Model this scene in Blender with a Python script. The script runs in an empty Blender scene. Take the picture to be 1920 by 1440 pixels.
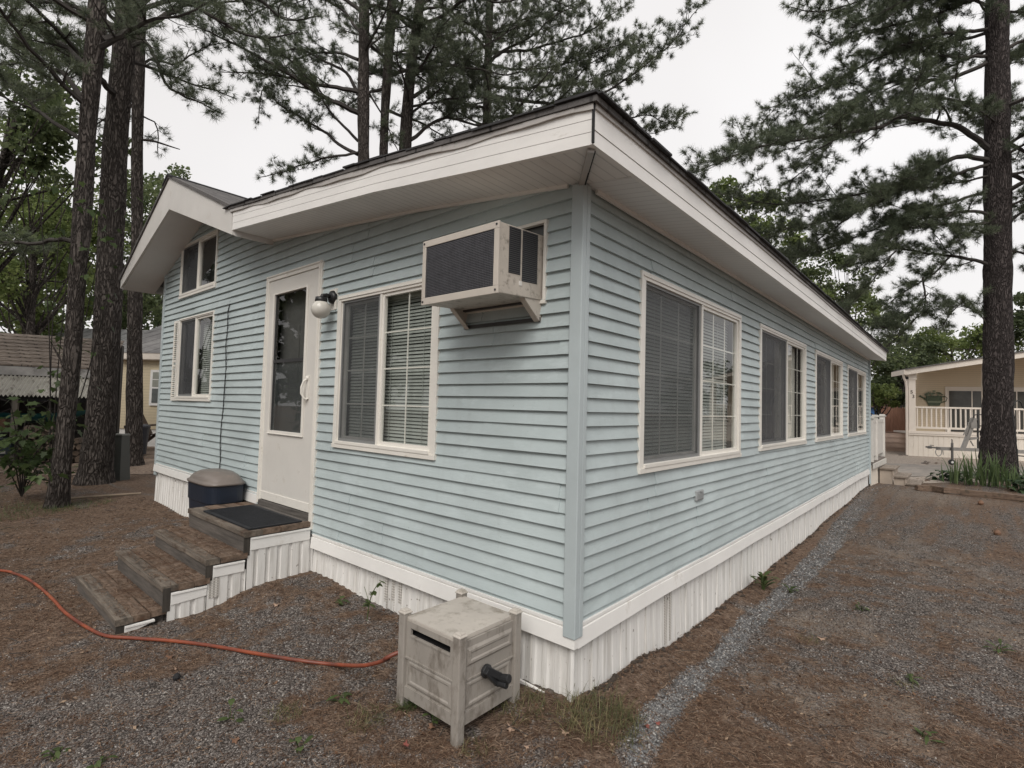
import bpy, bmesh, math, random
import numpy as np
from mathutils import Vector, Matrix
random.seed(7)
rs = np.random.RandomState(11)
SC = bpy.context.scene
COL = SC.collection

# ------------------------------------------------------------------ camera
CAMP = np.array([1.42742282, -2.14343504, 1.54008322])
CAMM = np.array([[0.75706794, 0.65283285, 0.02563975],
                 [0.00858576, -0.04918223, 0.99875292],
                 [-0.65327974, 0.75590368, 0.04283936]])     # right, up, forward
FPX = 979.3513
cd = bpy.data.cameras.new('camera')
cd.sensor_width = 36.0
cd.lens = 36.0 * FPX / 1920.0
cd.clip_start = 0.05
cd.clip_end = 2000
cam = bpy.data.objects.new('camera', cd)
COL.objects.link(cam)
mw = Matrix.Identity(4)
for i in range(3):
    mw[i][0], mw[i][1], mw[i][2], mw[i][3] = CAMM[0][i], CAMM[1][i], -CAMM[2][i], CAMP[i]
cam.matrix_world = mw
SC.camera = cam

# ------------------------------------------------------------------ sky, sun, exposure
SUN_EL, SUN_AZ = math.radians(46), math.radians(149)      # azimuth from +Y towards +X
wd = bpy.data.worlds.new("World")
SC.world = wd
wd.use_nodes = True
nt = wd.node_tree
nt.nodes.clear()
wo = nt.nodes.new('ShaderNodeOutputWorld')
bg = nt.nodes.new('ShaderNodeBackground')
bg.inputs['Strength'].default_value = 0.12
sky = nt.nodes.new('ShaderNodeTexSky')
sky.sky_type = 'NISHITA'
sky.sun_disc = False
sky.sun_elevation = SUN_EL
sky.sun_rotation = SUN_AZ
sky.dust_density = 4.0
tc = nt.nodes.new('ShaderNodeTexCoord')
cn = nt.nodes.new('ShaderNodeTexNoise')                   # cloud deck
cn.inputs['Scale'].default_value = 1.6
cn.inputs['Detail'].default_value = 3
cr = nt.nodes.new('ShaderNodeValToRGB')
cr.color_ramp.elements[0].position = 0.3
cr.color_ramp.elements[0].color = (5.1, 4.93, 4.86, 1)
cr.color_ramp.elements[1].position = 0.75
cr.color_ramp.elements[1].color = (6.15, 6.05, 6.04, 1)
mx = nt.nodes.new('ShaderNodeMix')
mx.data_type = 'RGBA'
mx.inputs['Factor'].default_value = 0.97
nt.links.new(tc.outputs['Generated'], cn.inputs['Vector'])
nt.links.new(cn.outputs['Fac'], cr.inputs['Fac'])
nt.links.new(sky.outputs['Color'], mx.inputs['A'])
nt.links.new(cr.outputs['Color'], mx.inputs['B'])
nt.links.new(mx.outputs['Result'], bg.inputs['Color'])
nt.links.new(bg.outputs['Background'], wo.inputs['Surface'])
sl = bpy.data.lights.new('sun', 'SUN')
sl.energy = 1.5
sl.angle = math.radians(35)
sl.color = (1.0, 0.95, 0.89)
so = bpy.data.objects.new('sun', sl)
COL.objects.link(so)
sdir = Vector((math.sin(SUN_AZ) * math.cos(SUN_EL), math.cos(SUN_AZ) * math.cos(SUN_EL), math.sin(SUN_EL)))
so.rotation_euler = sdir.to_track_quat('Z', 'Y').to_euler()
so.location = (0, 0, 30)
SC.view_settings.view_transform = 'Standard'
SC.view_settings.look = 'None'
SC.view_settings.exposure = 0.48
SC.view_settings.gamma = 1.0
SC.render.engine = 'CYCLES'
SC.cycles.max_bounces = 6
SC.cycles.transparent_max_bounces = 16
SC.cycles.use_denoising = True

# ------------------------------------------------------------------ pixel helpers (photo pixels, 1920 x 1440)
def ray(px, py):
    d = np.array([(px - 960) / FPX, -(py - 720) / FPX, 1.0])
    return CAMM.T @ d
def at(px, py, D):                       # the point at depth D seen at a pixel
    return CAMP + D * ray(px, py)
def onz(px, py, z=0.1):
    d = ray(px, py)
    return CAMP + (z - CAMP[2]) / d[2] * d
RT = np.array([CAMM[0][0], CAMM[0][1], 0]); RT /= np.linalg.norm(RT)
FW = np.array([-RT[1], RT[0], 0])

# ------------------------------------------------------------------ noise
def vnoise(x, y, seed=0):
    x = np.asarray(x, float); y = np.asarray(y, float)
    xi = np.floor(x).astype(np.int64); yi = np.floor(y).astype(np.int64)
    fx = x - xi; fy = y - yi
    fx = fx * fx * (3 - 2 * fx); fy = fy * fy * (3 - 2 * fy)
    def h(a, b):
        n = (a * 374761393 + b * 668265263 + seed * 974711) & 0x7fffffff
        n = ((n ^ (n >> 13)) * 1274126177) & 0x7fffffff
        return ((n ^ (n >> 16)) & 0xffff) / 65535.0
    return (h(xi, yi) * (1 - fx) + h(xi + 1, yi) * fx) * (1 - fy) + (h(xi, yi + 1) * (1 - fx) + h(xi + 1, yi + 1) * fx) * fy
def fbm(x, y, seed=0, o=4):
    s = 0; a = .5
    for i in range(o):
        s = s + a * vnoise(np.asarray(x) * 2 ** i, np.asarray(y) * 2 ** i, seed + i)
        a *= .5
    return s

# ------------------------------------------------------------------ ground height
GP = np.array([(-6.48, 0, .21), (-4.5, 0, .21), (-2.44, 0, .21), (-1.2, 0, .19), (0, 0, .15), (0, .32, .10), (0, 1.5, .037), (0, 2.7, .037),
               (0, 4.6, .05), (0, 7.3, .11), (0, 9.7, .17), (0.05, 12.5, .08), (-2.44, -1.23, .105), (-3.7, -1.2, .10),
               (-.22, -.54, .10), (-.6, -.5, .115), (-.6, -.15, .15), (1, 1, .08), (1, -1, .1), (-2, -2, .1), (1.5, 4, .1), (3, 2, .1),
               (1, 9, .13), (-7, -1, .15), (-9, 0, .17), (-11, 2, .2), (-3, -3, .1), (2, 14, .12), (5, 8, .12), (-5, -2, .12)])
def gz(x, y):
    x = np.asarray(x, float); y = np.asarray(y, float)
    num = np.full(x.shape, .12 * .06); den = np.full(x.shape, .06)
    for a, b, z in GP:
        w = 1.0 / ((x - a) ** 2 + (y - b) ** 2 + .02)
        w = w * w * .2
        num = num + w * z; den = den + w
    return num / den
def gz1(x, y):
    return float(gz(np.array(x), np.array(y)))

# ------------------------------------------------------------------ materials
MATS = {}
def new_mat(name):
    m = bpy.data.materials.new(name)
    m.use_nodes = True
    t = m.node_tree
    b = t.nodes['Principled BSDF']
    return m, t, b
def N(t, kind, **kw):
    n = t.nodes.new(kind)
    for k, v in kw.items():
        if k in n.inputs: n.inputs[k].default_value = v
        else: setattr(n, k, v)
    return n
def ramp(t, src, stops, interp='LINEAR'):
    r = t.nodes.new('ShaderNodeValToRGB')
    r.color_ramp.interpolation = interp
    while len(r.color_ramp.elements) < len(stops): r.color_ramp.elements.new(0.5)
    for e, (p, c) in zip(r.color_ramp.elements, stops):
        e.position = p
        e.color = (*c, 1) if len(c) == 3 else c
    t.links.new(src, r.inputs['Fac'])
    return r.outputs['Color']
def coords(t, scale=(1, 1, 1), rot=(0, 0, 0), which='Object'):
    c = t.nodes.new('ShaderNodeTexCoord')
    m = t.nodes.new('ShaderNodeMapping')
    m.inputs['Scale'].default_value = scale
    m.inputs['Rotation'].default_value = rot
    t.links.new(c.outputs[which], m.inputs['Vector'])
    return m.outputs['Vector']
def noise(t, vec, scale, detail=4, rough=.6):
    n = N(t, 'ShaderNodeTexNoise', Scale=scale, Detail=detail, Roughness=rough)
    t.links.new(vec, n.inputs['Vector'])
    return n.outputs['Fac']
def mixc(t, fac, a, b):
    m = t.nodes.new('ShaderNodeMix'); m.data_type = 'RGBA'
    for s, v in (('A', a), ('B', b)):
        if isinstance(v, tuple): m.inputs[s].default_value = (*v, 1)
        else: t.links.new(v, m.inputs[s])
    if isinstance(fac, float): m.inputs['Factor'].default_value = fac
    else: t.links.new(fac, m.inputs['Factor'])
    return m.outputs['Result']
def bump(t, b, h, strength=.3, dist=.01):
    n = N(t, 'ShaderNodeBump', Strength=strength, Distance=dist)
    t.links.new(h, n.inputs['Height'])
    t.links.new(n.outputs['Normal'], b.inputs['Normal'])
def darker(c, f): return tuple(x * f for x in c)

def mat(name, c, rough=.6, var=.12, scale=6, metallic=0., dirt=None, dirt_scale=9, dirt_lo=.55, stretch=(1, 1, 1), bmp=0., bscale=60, spec=.5):
    """painted / plain surface with mottling, optional dirt stains and fine bump"""
    if name in MATS: return MATS[name]
    m, t, b = new_mat(name)
    v = coords(t, stretch)
    col = ramp(t, noise(t, v, scale), [(.3, darker(c, 1 - var)), (.7, darker(c, 1 + var))])
    if dirt:
        f = ramp(t, noise(t, v, dirt_scale, 8, .7), [(dirt_lo, (0, 0, 0)), (min(dirt_lo + .16, 1), (1, 1, 1))])
        col = mixc(t, f, col, dirt)
    t.links.new(col, b.inputs['Base Color'])
    b.inputs['Roughness'].default_value = rough
    b.inputs['Metallic'].default_value = metallic
    b.inputs['Specular IOR Level'].default_value = spec
    if bmp: bump(t, b, noise(t, coords(t), bscale, 5), bmp, .004)
    MATS[name] = m
    return m

def wood_mat(name, c1, c2, axis=0, rough=.85, moss=None):
    if name in MATS: return MATS[name]
    m, t, b = new_mat(name)
    s = [14, 14, 14]; s[axis] = 1.2
    v = coords(t, tuple(s))
    g = noise(t, v, 2.2, 8, .65)
    col = ramp(t, g, [(.3, c1), (.52, tuple((a + b_) / 2 for a, b_ in zip(c1, c2))), (.72, c2)])
    if moss:
        f = ramp(t, noise(t, coords(t), 7, 6, .65), [(.52, (0, 0, 0)), (.66, (1, 1, 1))])
        col = mixc(t, f, col, moss)
    t.links.new(col, b.inputs['Base Color'])
    b.inputs['Roughness'].default_value = rough
    bump(t, b, g, .5, .006)
    MATS[name] = m
    return m

def siding_mat(name, c, hue=.06):
    m, t, b = new_mat(name)
    v = coords(t)
    a = noise(t, v, 1.3, 5, .6)
    col = ramp(t, a, [(.3, darker(c, .86)), (.7, darker(c, 1.1))])
    chalk = ramp(t, noise(t, coords(t, (1, 1, 3)), 3.2, 8, .7), [(.52, (0, 0, 0)), (.78, (1, 1, 1))])
    col = mixc(t, chalk, col, tuple(min(1, x * 1.12 + .03) for x in c))
    grime = ramp(t, noise(t, coords(t, (7, 7, .8)), 1.4, 7, .7), [(.55, (0, 0, 0)), (.85, (.5, .5, .5))])
    col = mixc(t, grime, col, (.30, .33, .33))
    specks = ramp(t, noise(t, v, 55, 2, .5), [(.74, (0, 0, 0)), (.78, (.6, .6, .6))])
    col = mixc(t, specks, col, (.22, .24, .24))
    t.links.new(col, b.inputs['Base Color'])
    b.inputs['Roughness'].default_value = .5
    b.inputs['Specular IOR Level'].default_value = .35
    bump(t, b, noise(t, coords(t, (3, 3, 40)), 5, 4), .14, .003)
    return m

def bark_mat(name, c1, c2):
    m, t, b = new_mat(name)
    v = coords(t, (1, 1, .2))
    d = N(t, 'ShaderNodeTexNoise', Scale=7, Detail=4)
    t.links.new(v, d.inputs['Vector'])
    add = t.nodes.new('ShaderNodeMix'); add.data_type = 'RGBA'; add.blend_type = 'ADD'; add.inputs['Factor'].default_value = .3
    t.links.new(v, add.inputs['A']); t.links.new(d.outputs['Color'], add.inputs['B'])
    vo = N(t, 'ShaderNodeTexVoronoi', Scale=24, feature='DISTANCE_TO_EDGE')
    t.links.new(add.outputs['Result'], vo.inputs['Vector'])
    crack = ramp(t, vo.outputs['Distance'], [(.0, (0, 0, 0)), (.24, (1, 1, 1))])
    n1 = noise(t, coords(t, (1, 1, .5)), 22, 7, .7)
    plate = ramp(t, n1, [(.3, c1), (.7, c2)])
    col = mixc(t, crack, darker(c1, .5), plate)
    lich = ramp(t, noise(t, coords(t), 3.5, 7, .7), [(.6, (0, 0, 0)), (.75, (.5, .5, .5))])
    col = mixc(t, lich, col, darker(c2, 1.5))
    t.links.new(col, b.inputs['Base Color'])
    b.inputs['Roughness'].default_value = .95
    b.inputs['Specular IOR Level'].default_value = .15
    h = t.nodes.new('ShaderNodeMath'); h.operation = 'ADD'
    t.links.new(crack, h.inputs[0]); t.links.new(n1, h.inputs[1])
    bump(t, b, h.outputs[0], 1.0, .03)
    return m

def leaf_mat(name, stops, trans=.35, rough=.55, clump=1.1):
    m, t, b = new_mat(name)
    g = t.nodes.new('ShaderNodeNewGeometry')
    mth = t.nodes.new('ShaderNodeMath'); mth.operation = 'MULTIPLY_ADD'
    cl = noise(t, coords(t), clump, 2)
    t.links.new(g.outputs['Random Per Island'], mth.inputs[0])
    mth.inputs[1].default_value = .55
    sb = t.nodes.new('ShaderNodeMath'); sb.operation = 'MULTIPLY_ADD'
    t.links.new(cl, sb.inputs[0]); sb.inputs[1].default_value = .9; sb.inputs[2].default_value = -.22
    t.links.new(sb.outputs[0], mth.inputs[2])
    col = ramp(t, mth.outputs[0], stops)
    t.links.new(col, b.inputs['Base Color'])
    b.inputs['Roughness'].default_value = rough
    b.inputs['Specular IOR Level'].default_value = .3
    tr = t.nodes.new('ShaderNodeBsdfTranslucent')
    t.links.new(col, tr.inputs['Color'])
    ms = t.nodes.new('ShaderNodeMixShader'); ms.inputs['Fac'].default_value = trans
    t.links.new(b.outputs[0], ms.inputs[1]); t.links.new(tr.outputs[0], ms.inputs[2])
    t.links.new(ms.outputs[0], t.nodes['Material Output'].inputs['Surface'])
    return m

def glass_mat(name, tint=(.93, .95, .94), refl=.05):
    m, t, b = new_mat(name)
    t.nodes.remove(b)
    tr = N(t, 'ShaderNodeBsdfTransparent'); tr.inputs['Color'].default_value = (*tint, 1)
    gl = N(t, 'ShaderNodeBsdfGlossy'); gl.inputs['Roughness'].default_value = .015
    lw = N(t, 'ShaderNodeLayerWeight', Blend=.5)
    pw = t.nodes.new('ShaderNodeMath'); pw.operation = 'POWER'; pw.inputs[1].default_value = 4.2
    t.links.new(lw.outputs['Facing'], pw.inputs[0])
    ad = t.nodes.new('ShaderNodeMath'); ad.operation = 'MULTIPLY_ADD'
    t.links.new(pw.outputs[0], ad.inputs[0]); ad.inputs[1].default_value = .75; ad.inputs[2].default_value = refl
    ad.use_clamp = True
    ms = t.nodes.new('ShaderNodeMixShader')
    t.links.new(ad.outputs[0], ms.inputs['Fac'])
    t.links.new(tr.outputs[0], ms.inputs[1]); t.links.new(gl.outputs[0], ms.inputs[2])
    n = noise(t, coords(t), 1.1, 2)
    bp = N(t, 'ShaderNodeBump', Strength=.08, Distance=.02)
    t.links.new(n, bp.inputs['Height']); t.links.new(bp.outputs['Normal'], gl.inputs['Normal'])
    t.links.new(ms.outputs[0], t.nodes['Material Output'].inputs['Surface'])
    return m
def screen_mat(name, c=(.085, .092, .095), open_=.5):
    m, t, b = new_mat(name)
    b.inputs['Base Color'].default_value = (*c, 1)
    b.inputs['Roughness'].default_value = .7
    tr = N(t, 'ShaderNodeBsdfTransparent')
    ms = t.nodes.new('ShaderNodeMixShader')
    f = ramp(t, noise(t, coords(t), 1.5, 3), [(.3, (open_ - .06,) * 3), (.7, (open_ + .06,) * 3)])
    t.links.new(f, ms.inputs['Fac'])
    t.links.new(b.outputs[0], ms.inputs[1]); t.links.new(tr.outputs[0], ms.inputs[2])
    t.links.new(ms.outputs[0], t.nodes['Material Output'].inputs['Surface'])
    return m
def shingle_mat(name, c1, c2, rot=(0, 0, 0), sc=1.0):
    m, t, b = new_mat(name)
    v = coords(t, (sc, sc, sc), rot)
    br = N(t, 'ShaderNodeTexBrick', Scale=1.0)
    br.inputs['Color1'].default_value = (*c1, 1); br.inputs['Color2'].default_value = (*c2, 1)
    br.inputs['Mortar'].default_value = (*darker(c1, .3), 1)
    br.inputs['Mortar Size'].default_value = .008
    br.inputs['Brick Width'].default_value = .28; br.inputs['Row Height'].default_value = .12
    t.links.new(v, br.inputs['Vector'])
    f = ramp(t, noise(t, coords(t), 5, 8, .7), [(.4, (0, 0, 0)), (.7, (.7, .7, .7))])
    col = mixc(t, f, br.outputs['Color'], darker(c2, 1.25))
    g = noise(t, coords(t), 160, 2)
    col = mixc(t, ramp(t, g, [(.45, (0, 0, 0)), (.65, (.5, .5, .5))]), col, darker(c1, .55))
    t.links.new(col, b.inputs['Base Color'])
    b.inputs['Roughness'].default_value = .95
    bump(t, b, br.outputs['Fac'], .6, -.012)
    return m
def lined_mat(name, c, vec_scale, period, depth=.25):
    """white vinyl panel with fine grooves"""
    m, t, b = new_mat(name)
    v = coords(t, vec_scale)
    w = N(t, 'ShaderNodeTexWave', Scale=1.0 / period / 6.2832 * 3.1416, Distortion=0.0)
    w.bands_direction = 'X'
    t.links.new(v, w.inputs['Vector'])
    line = ramp(t, w.outputs['Fac'], [(.0, (0, 0, 0)), (.06, (1, 1, 1))])
    col = ramp(t, noise(t, coords(t), 2.5, 5), [(.3, darker(c, .92)), (.7, darker(c, 1.04))])
    col = mixc(t, line, darker(c, .72), col)
    dots = ramp(t, noise(t, coords(t), 30, 3), [(.72, (0, 0, 0)), (.8, (.35, .35, .35))])
    col = mixc(t, dots, col, darker(c, .6))
    t.links.new(col, b.inputs['Base Color'])
    b.inputs['Roughness'].default_value = .55
    bump(t, b, line, depth, .004)
    return m

# ------------------------------------------------------------------ mesh builder
ORG = {}
class MB:
    def __init__(s): s.v = []; s.f = []
    def quad(s, a, b, c, d):
        n = len(s.v); s.v += [tuple(a), tuple(b), tuple(c), tuple(d)]; s.f.append((n, n + 1, n + 2, n + 3))
    def poly(s, pts):
        n = len(s.v); s.v += [tuple(p) for p in pts]; s.f.append(tuple(range(n, n + len(pts))))
    def box(s, x0, x1, y0, y1, z0, z1, W=None):
        n = len(s.v)
        P = [(x0, y0, z0), (x1, y0, z0), (x1, y1, z0), (x0, y1, z0), (x0, y0, z1), (x1, y0, z1), (x1, y1, z1), (x0, y1, z1)]
        s.v += [W(*p) for p in P] if W else P
        s.f += [tuple(n + i for i in q) for q in ((0, 3, 2, 1), (4, 5, 6, 7), (0, 1, 5, 4), (1, 2, 6, 5), (2, 3, 7, 6), (3, 0, 4, 7))]
    def obox(s, c, ax, ay, az):
        c, ax, ay, az = (np.array(q, float) for q in (c, ax, ay, az))
        n = len(s.v)
        for sz in (-1, 1):
            for sx, sy in ((-1, -1), (1, -1), (1, 1), (-1, 1)):
                s.v.append(tuple(c + sx * ax + sy * ay + sz * az))
        s.f += [tuple(n + i for i in q) for q in ((0, 3, 2, 1), (4, 5, 6, 7), (0, 1, 5, 4), (1, 2, 6, 5), (2, 3, 7, 6), (3, 0, 4, 7))]
    def beam(s, a, b, w, h, up=(0, 0, 1)):
        a = np.array(a, float); b = np.array(b, float); d = b - a; L = np.linalg.norm(d); d /= L
        u = np.array(up, float)
        if abs(u @ d) > .95: u = np.array([1., 0, 0])
        r = np.cross(d, u); r /= np.linalg.norm(r); u = np.cross(r, d)
        s.obox((a + b) / 2, d * L / 2, r * w / 2, u * h / 2)
    def prism(s, pts, ext):
        pts = [np.array(p, float) for p in pts]; e = np.array(ext, float); k = len(pts); n = len(s.v)
        s.v += [tuple(p) for p in pts] + [tuple(p + e) for p in pts]
        s.f.append(tuple(range(n + k - 1, n - 1, -1))); s.f.append(tuple(range(n + k, n + 2 * k)))
        for i in range(k):
            j = (i + 1) % k
            s.f.append((n + i, n + j, n + k + j, n + k + i))
    def tube(s, pts, rad, n=8, cap=True, wob=0., seed=0):
        pts = np.array(pts, float); k = len(pts)
        rad = np.full(k, rad) if np.isscalar(rad) else np.array(rad, float)
        tg = np.gradient(pts, axis=0) if k > 2 else np.repeat((pts[1] - pts[0])[None], k, 0)
        tg /= np.linalg.norm(tg, axis=1)[:, None] + 1e-9
        u = np.cross(tg[0], [0, 0, 1.]);
        if np.linalg.norm(u) < .1: u = np.cross(tg[0], [1., 0, 0])
        u /= np.linalg.norm(u)
        base = len(s.v); an = np.arange(n) * 2 * np.pi / n
        for i in range(k):
            u = u - tg[i] * (u @ tg[i]); u /= np.linalg.norm(u) + 1e-9
            w = np.cross(tg[i], u)
            r = rad[i]
            if wob:
                rr = r * (1 + wob * (vnoise(an * n / 4.5 + 50, np.full(n, i * .55), seed) - .5) * 2)
            else: rr = np.full(n, r)
            ring = pts[i] + rr[:, None] * (np.cos(an)[:, None] * u + np.sin(an)[:, None] * w)
            s.v += [tuple(q) for q in ring]
        for i in range(k - 1):
            for j in range(n):
                a = base + i * n + j; b = base + i * n + (j + 1) % n
                s.f.append((a, b, b + n, a + n))
        if cap:
            s.f.append(tuple(base + j for j in range(n - 1, -1, -1)))
            s.f.append(tuple(base + (k - 1) * n + j for j in range(n)))
    def lathe(s, prof, c, n=20, ax=(1, 0, 0), ay=(0, 1, 0), az=(0, 0, 1)):
        c, ax, ay, az = (np.array(q, float) for q in (c, ax, ay, az)); base = len(s.v)
        for r, h in prof:
            for j in range(n):
                a = 2 * math.pi * j / n
                s.v.append(tuple(c + ax * r * math.cos(a) + ay * r * math.sin(a) + az * h))
        for i in range(len(prof) - 1):
            for j in range(n):
                a = base + i * n + j; b = base + i * n + (j + 1) % n
                s.f.append((a, b, b + n, a + n))
        s.f.append(tuple(base + j for j in range(n - 1, -1, -1)))
        s.f.append(tuple(base + (len(prof) - 1) * n + j for j in range(n)))

def props(o, label=None, cat=None, group=None, kind=None):
    if label: o['label'] = label
    if cat: o['category'] = cat
    if group: o['group'] = group
    if kind: o['kind'] = kind
    return o
def raw_obj(name, verts, faces, m, parent=None, org=None, smooth=False, bevel=0.):
    """verts: (N,3) world coordinates; faces: list of tuples or (F,k) array"""
    v = np.array(verts, float).reshape(-1, 3)
    if parent is not None: org = ORG[parent.name]
    if org is None: org = np.zeros(3)
    org = np.array(org, float)
    v = v - org
    me = bpy.data.meshes.new(name)
    if isinstance(faces, np.ndarray):
        nf, k = faces.shape
        me.vertices.add(len(v)); me.vertices.foreach_set('co', v.astype(np.float32).ravel())
        me.loops.add(nf * k); me.loops.foreach_set('vertex_index', faces.astype(np.int32).ravel())
        me.polygons.add(nf)
        me.polygons.foreach_set('loop_start', np.arange(0, nf * k, k, dtype=np.int32))
        me.polygons.foreach_set('loop_total', np.full(nf, k, dtype=np.int32))
        me.update(calc_edges=True)
        if smooth: me.polygons.foreach_set('use_smooth', np.ones(nf, bool))
    else:
        me.from_pydata([tuple(q) for q in v], [], faces)
        me.update()
        if smooth:
            for p in me.polygons: p.use_smooth = True
    for q in (m if isinstance(m, (list, tuple)) else [m]): me.materials.append(q)
    o = bpy.data.objects.new(name, me)
    COL.objects.link(o)
    if parent is not None: o.parent = parent
    else: o.location = org
    ORG[o.name] = org
    if bevel:
        b = o.modifiers.new('bevel', 'BEVEL'); b.width = bevel; b.segments = 2; b.limit_method = 'ANGLE'
    return o
def part(name, mb, m, parent, smooth=False, bevel=0., label=None):
    o = raw_obj(name, mb.v, mb.f, m, parent, None, smooth, bevel)
    if label: o['label'] = label
    return o
def single(name, mb, m, label, cat, org=None, group=None, kind=None, smooth=False, bevel=0.):
    v = np.array(mb.v)
    if org is None: org = ((v[:, 0].min() + v[:, 0].max()) / 2, (v[:, 1].min() + v[:, 1].max()) / 2, v[:, 2].min())
    o = raw_obj(name, mb.v, mb.f, m, None, org, smooth, bevel)
    return props(o, label, cat, group, kind)
def thing(name, label, cat, loc=(0, 0, 0), group=None):
    o = bpy.data.objects.new(name, None)
    o.empty_display_size = .2
    o.location = loc
    COL.objects.link(o)
    ORG[o.name] = np.array(loc, float)
    return props(o, label, cat, group)
def copy_thing(src, loc, rz=0, label=None, sc=1.0):
    r = src.copy(); COL.objects.link(r); r.location = loc; r.rotation_euler = (0, 0, rz); r.scale = (sc, sc, sc)
    if label: r['label'] = label
    for ch in list(src.children):
        c = ch.copy(); COL.objects.link(c); c.parent = r
        for g in list(ch.children):
            d = g.copy(); COL.objects.link(d); d.parent = c
    return r
WA = lambda s, d, z: (s, -d, z)          # front wall: s = x, outward = -Y
WB = lambda s, d, z: (d, s, z)           # long wall:  s = y, outward = +X

# ================================================================== GROUND
def grade(lo, hi, a, b, fine, far):
    """coordinates: fine step in [a, b], growing outside"""
    xs = list(np.arange(a, b, fine))
    s = fine; x = xs[-1]
    while x < hi: s = min(s * 1.16, far); x += s; xs.append(x)
    s = fine; x = a
    while x > lo: s = min(s * 1.16, far); x -= s; xs.insert(0, x)
    return np.array(xs)
STREAM = np.array([onz(*p)[:2] for p in ((1190, 1440), (1206, 1397), (1267, 1306), (1350, 1220), (1414, 1147), (1481, 1092), (1542, 1030), (1600, 965), (1640, 918))])
def seg_dist(x, y, P):
    d = np.full(np.shape(x), 1e9)
    for (ax, ay), (bx, by) in zip(P[:-1], P[1:]):
        vx, vy = bx - ax, by - ay
        t = np.clip(((x - ax) * vx + (y - ay) * vy) / (vx * vx + vy * vy), 0, 1)
        d = np.minimum(d, np.hypot(x - ax - t * vx, y - ay - t * vy))
    return d
BLOBS = []          # (px, py, radius, amount): + gravel, - needle litter
for q in ((200, 1330, .55, .5), (420, 1330, .5, .42), (560, 1150, .5, .30), (330, 1420, .4, .4), (650, 1380, .35, .3), (950, 1420, .22, .35), (520, 1250, .4, .3),
          (230, 1030, .9, .22), (1600, 1180, 1.0, .34), (1780, 1150, 1.0, .3), (1750, 1030, 2.0, .2), (1850, 960, 2.5, .15), (1420, 1360, .22, .35), (1650, 1250, .35, .2), (1560, 1150, .4, .25), (1850, 1300, .4, .2),
          (60, 1180, .6, -.35), (120, 1010, 1.2, -.35), (700, 1300, .3, -.35), (900, 1380, .25, -.25), (1060, 1370, .3, -.4), (1300, 1280, .22, -.35), (1350, 1400, .3, -.5),
          (1500, 1420, .35, -.5), (1750, 1400, .5, -.35), (1480, 1180, .4, -.45), (330, 1240, .25, -.3), (450, 1105, .2, -.5), (1900, 1200, .6, -.1), (1380, 1080, .4, -.3), (250, 950, 1.5, -.4)):
    p = onz(q[0], q[1]); BLOBS.append((p[0], p[1], q[2], q[3]))
def gravel_amount(x, y):
    x = np.asarray(x, float); y = np.asarray(y, float)
    n1 = fbm(x * 2.6, y * 2.6, 3); n2 = fbm(x * 9, y * 9, 8); n3 = fbm(x * .8 + 7, y * .8, 21)
    g = .33 + (n1 - .47) * .8 + (n2 - .47) * 1.7 + (n3 - .47) * .3
    for bx, by, r, a in BLOBS:
        g = g + a * .72 * np.exp(-((x - bx) ** 2 + (y - by) ** 2) / (r * r))
    near_b = np.exp(-((x - .12) / .16) ** 2) * (y > 0) * (y < 10.5)
    g = g - .5 * near_b
    sd = seg_dist(x, y, STREAM)
    wid = .075 + .018 * np.clip(y, 0, 9) * .4 + .06 * (fbm(x * 5, y * 5, 33) - .45)
    s = np.clip((wid - sd) / .035 + .5, 0, 1)
    fade = np.clip(1.15 - np.clip(y - 5.5, 0, 9) * .18, .2, 1)
    g = np.maximum(np.clip(g, 0, .78), s * fade * 1.0)
    return np.clip(g, 0, 1)
def sand_amount(x, y):
    s = 0
    for px, py, r, a in ((1560, 1160, .35, .8), (1620, 1300, .25, .55), (1900, 1190, .5, .5), (1750, 1060, .8, .5), (1650, 1010, .7, .4), (1450, 1260, .2, .5), (1700, 1350, .3, .5), (1560, 1350, .22, .5), (1720, 930, 1.5, .6), (1480, 1300, .15, .4)):
        p = onz(px, py)
        s = s + 1.9 * a * np.exp(-((x - p[0]) ** 2 + (y - p[1]) ** 2) / (r * r))
    return np.clip(s * (fbm(x * 7, y * 7, 61) * 1.7 - .2), 0, 1)
gx = grade(-160, 160, -4.6, 2.4, .03, 14)
gy = grade(-60, 220, -1.95, 3.6, .03, 14)
GX, GY = np.meshgrid(gx, gy)
def relief(x, y):
    r = (fbm(x * 3, y * 3, 5) - .47) * .03 + (fbm(x * 14, y * 14, 6, 3) - .44) * .016
    sd = seg_dist(x, y, STREAM)
    return r - .014 * np.exp(-(sd / .09) ** 2) + .02 * np.exp(-((x - .07) / .06) ** 2) * (y > .2) * (y < 10.3)
GZ = gz(GX, GY) + relief(GX, GY)
far = np.hypot(GX, GY)
GZ = np.where(far > 40, .12, GZ)
ny, nx = GX.shape
gi = np.arange(ny * nx).reshape(ny, nx)
gf = np.stack([gi[:-1, :-1], gi[:-1, 1:], gi[1:, 1:], gi[1:, :-1]], -1).reshape(-1, 4)
gm, t, b = new_mat('ground_gravel_and_needles')
att = N(t, 'ShaderNodeAttribute', attribute_name='cover')
sep = t.nodes.new('ShaderNodeSeparateColor')
t.links.new(att.outputs['Color'], sep.inputs[0])
vc = coords(t)
vo = N(t, 'ShaderNodeTexVoronoi', Scale=85.0)
t.links.new(vc, vo.inputs['Vector'])
stone = ramp(t, vo.outputs['Color'], [(.1, (.085, .073, .066)), (.5, (.195, .172, .155)), (.8, (.30, .272, .248)), (.95, (.47, .44, .41))])
stone = mixc(t, ramp(t, vo.outputs['Distance'], [(.35, (0, 0, 0)), (.75, (.85, .85, .85))]), stone, (.022, .018, .016))
litn = noise(t, coords(t, (1, 1, 1)), 34, 9, .75)
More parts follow.
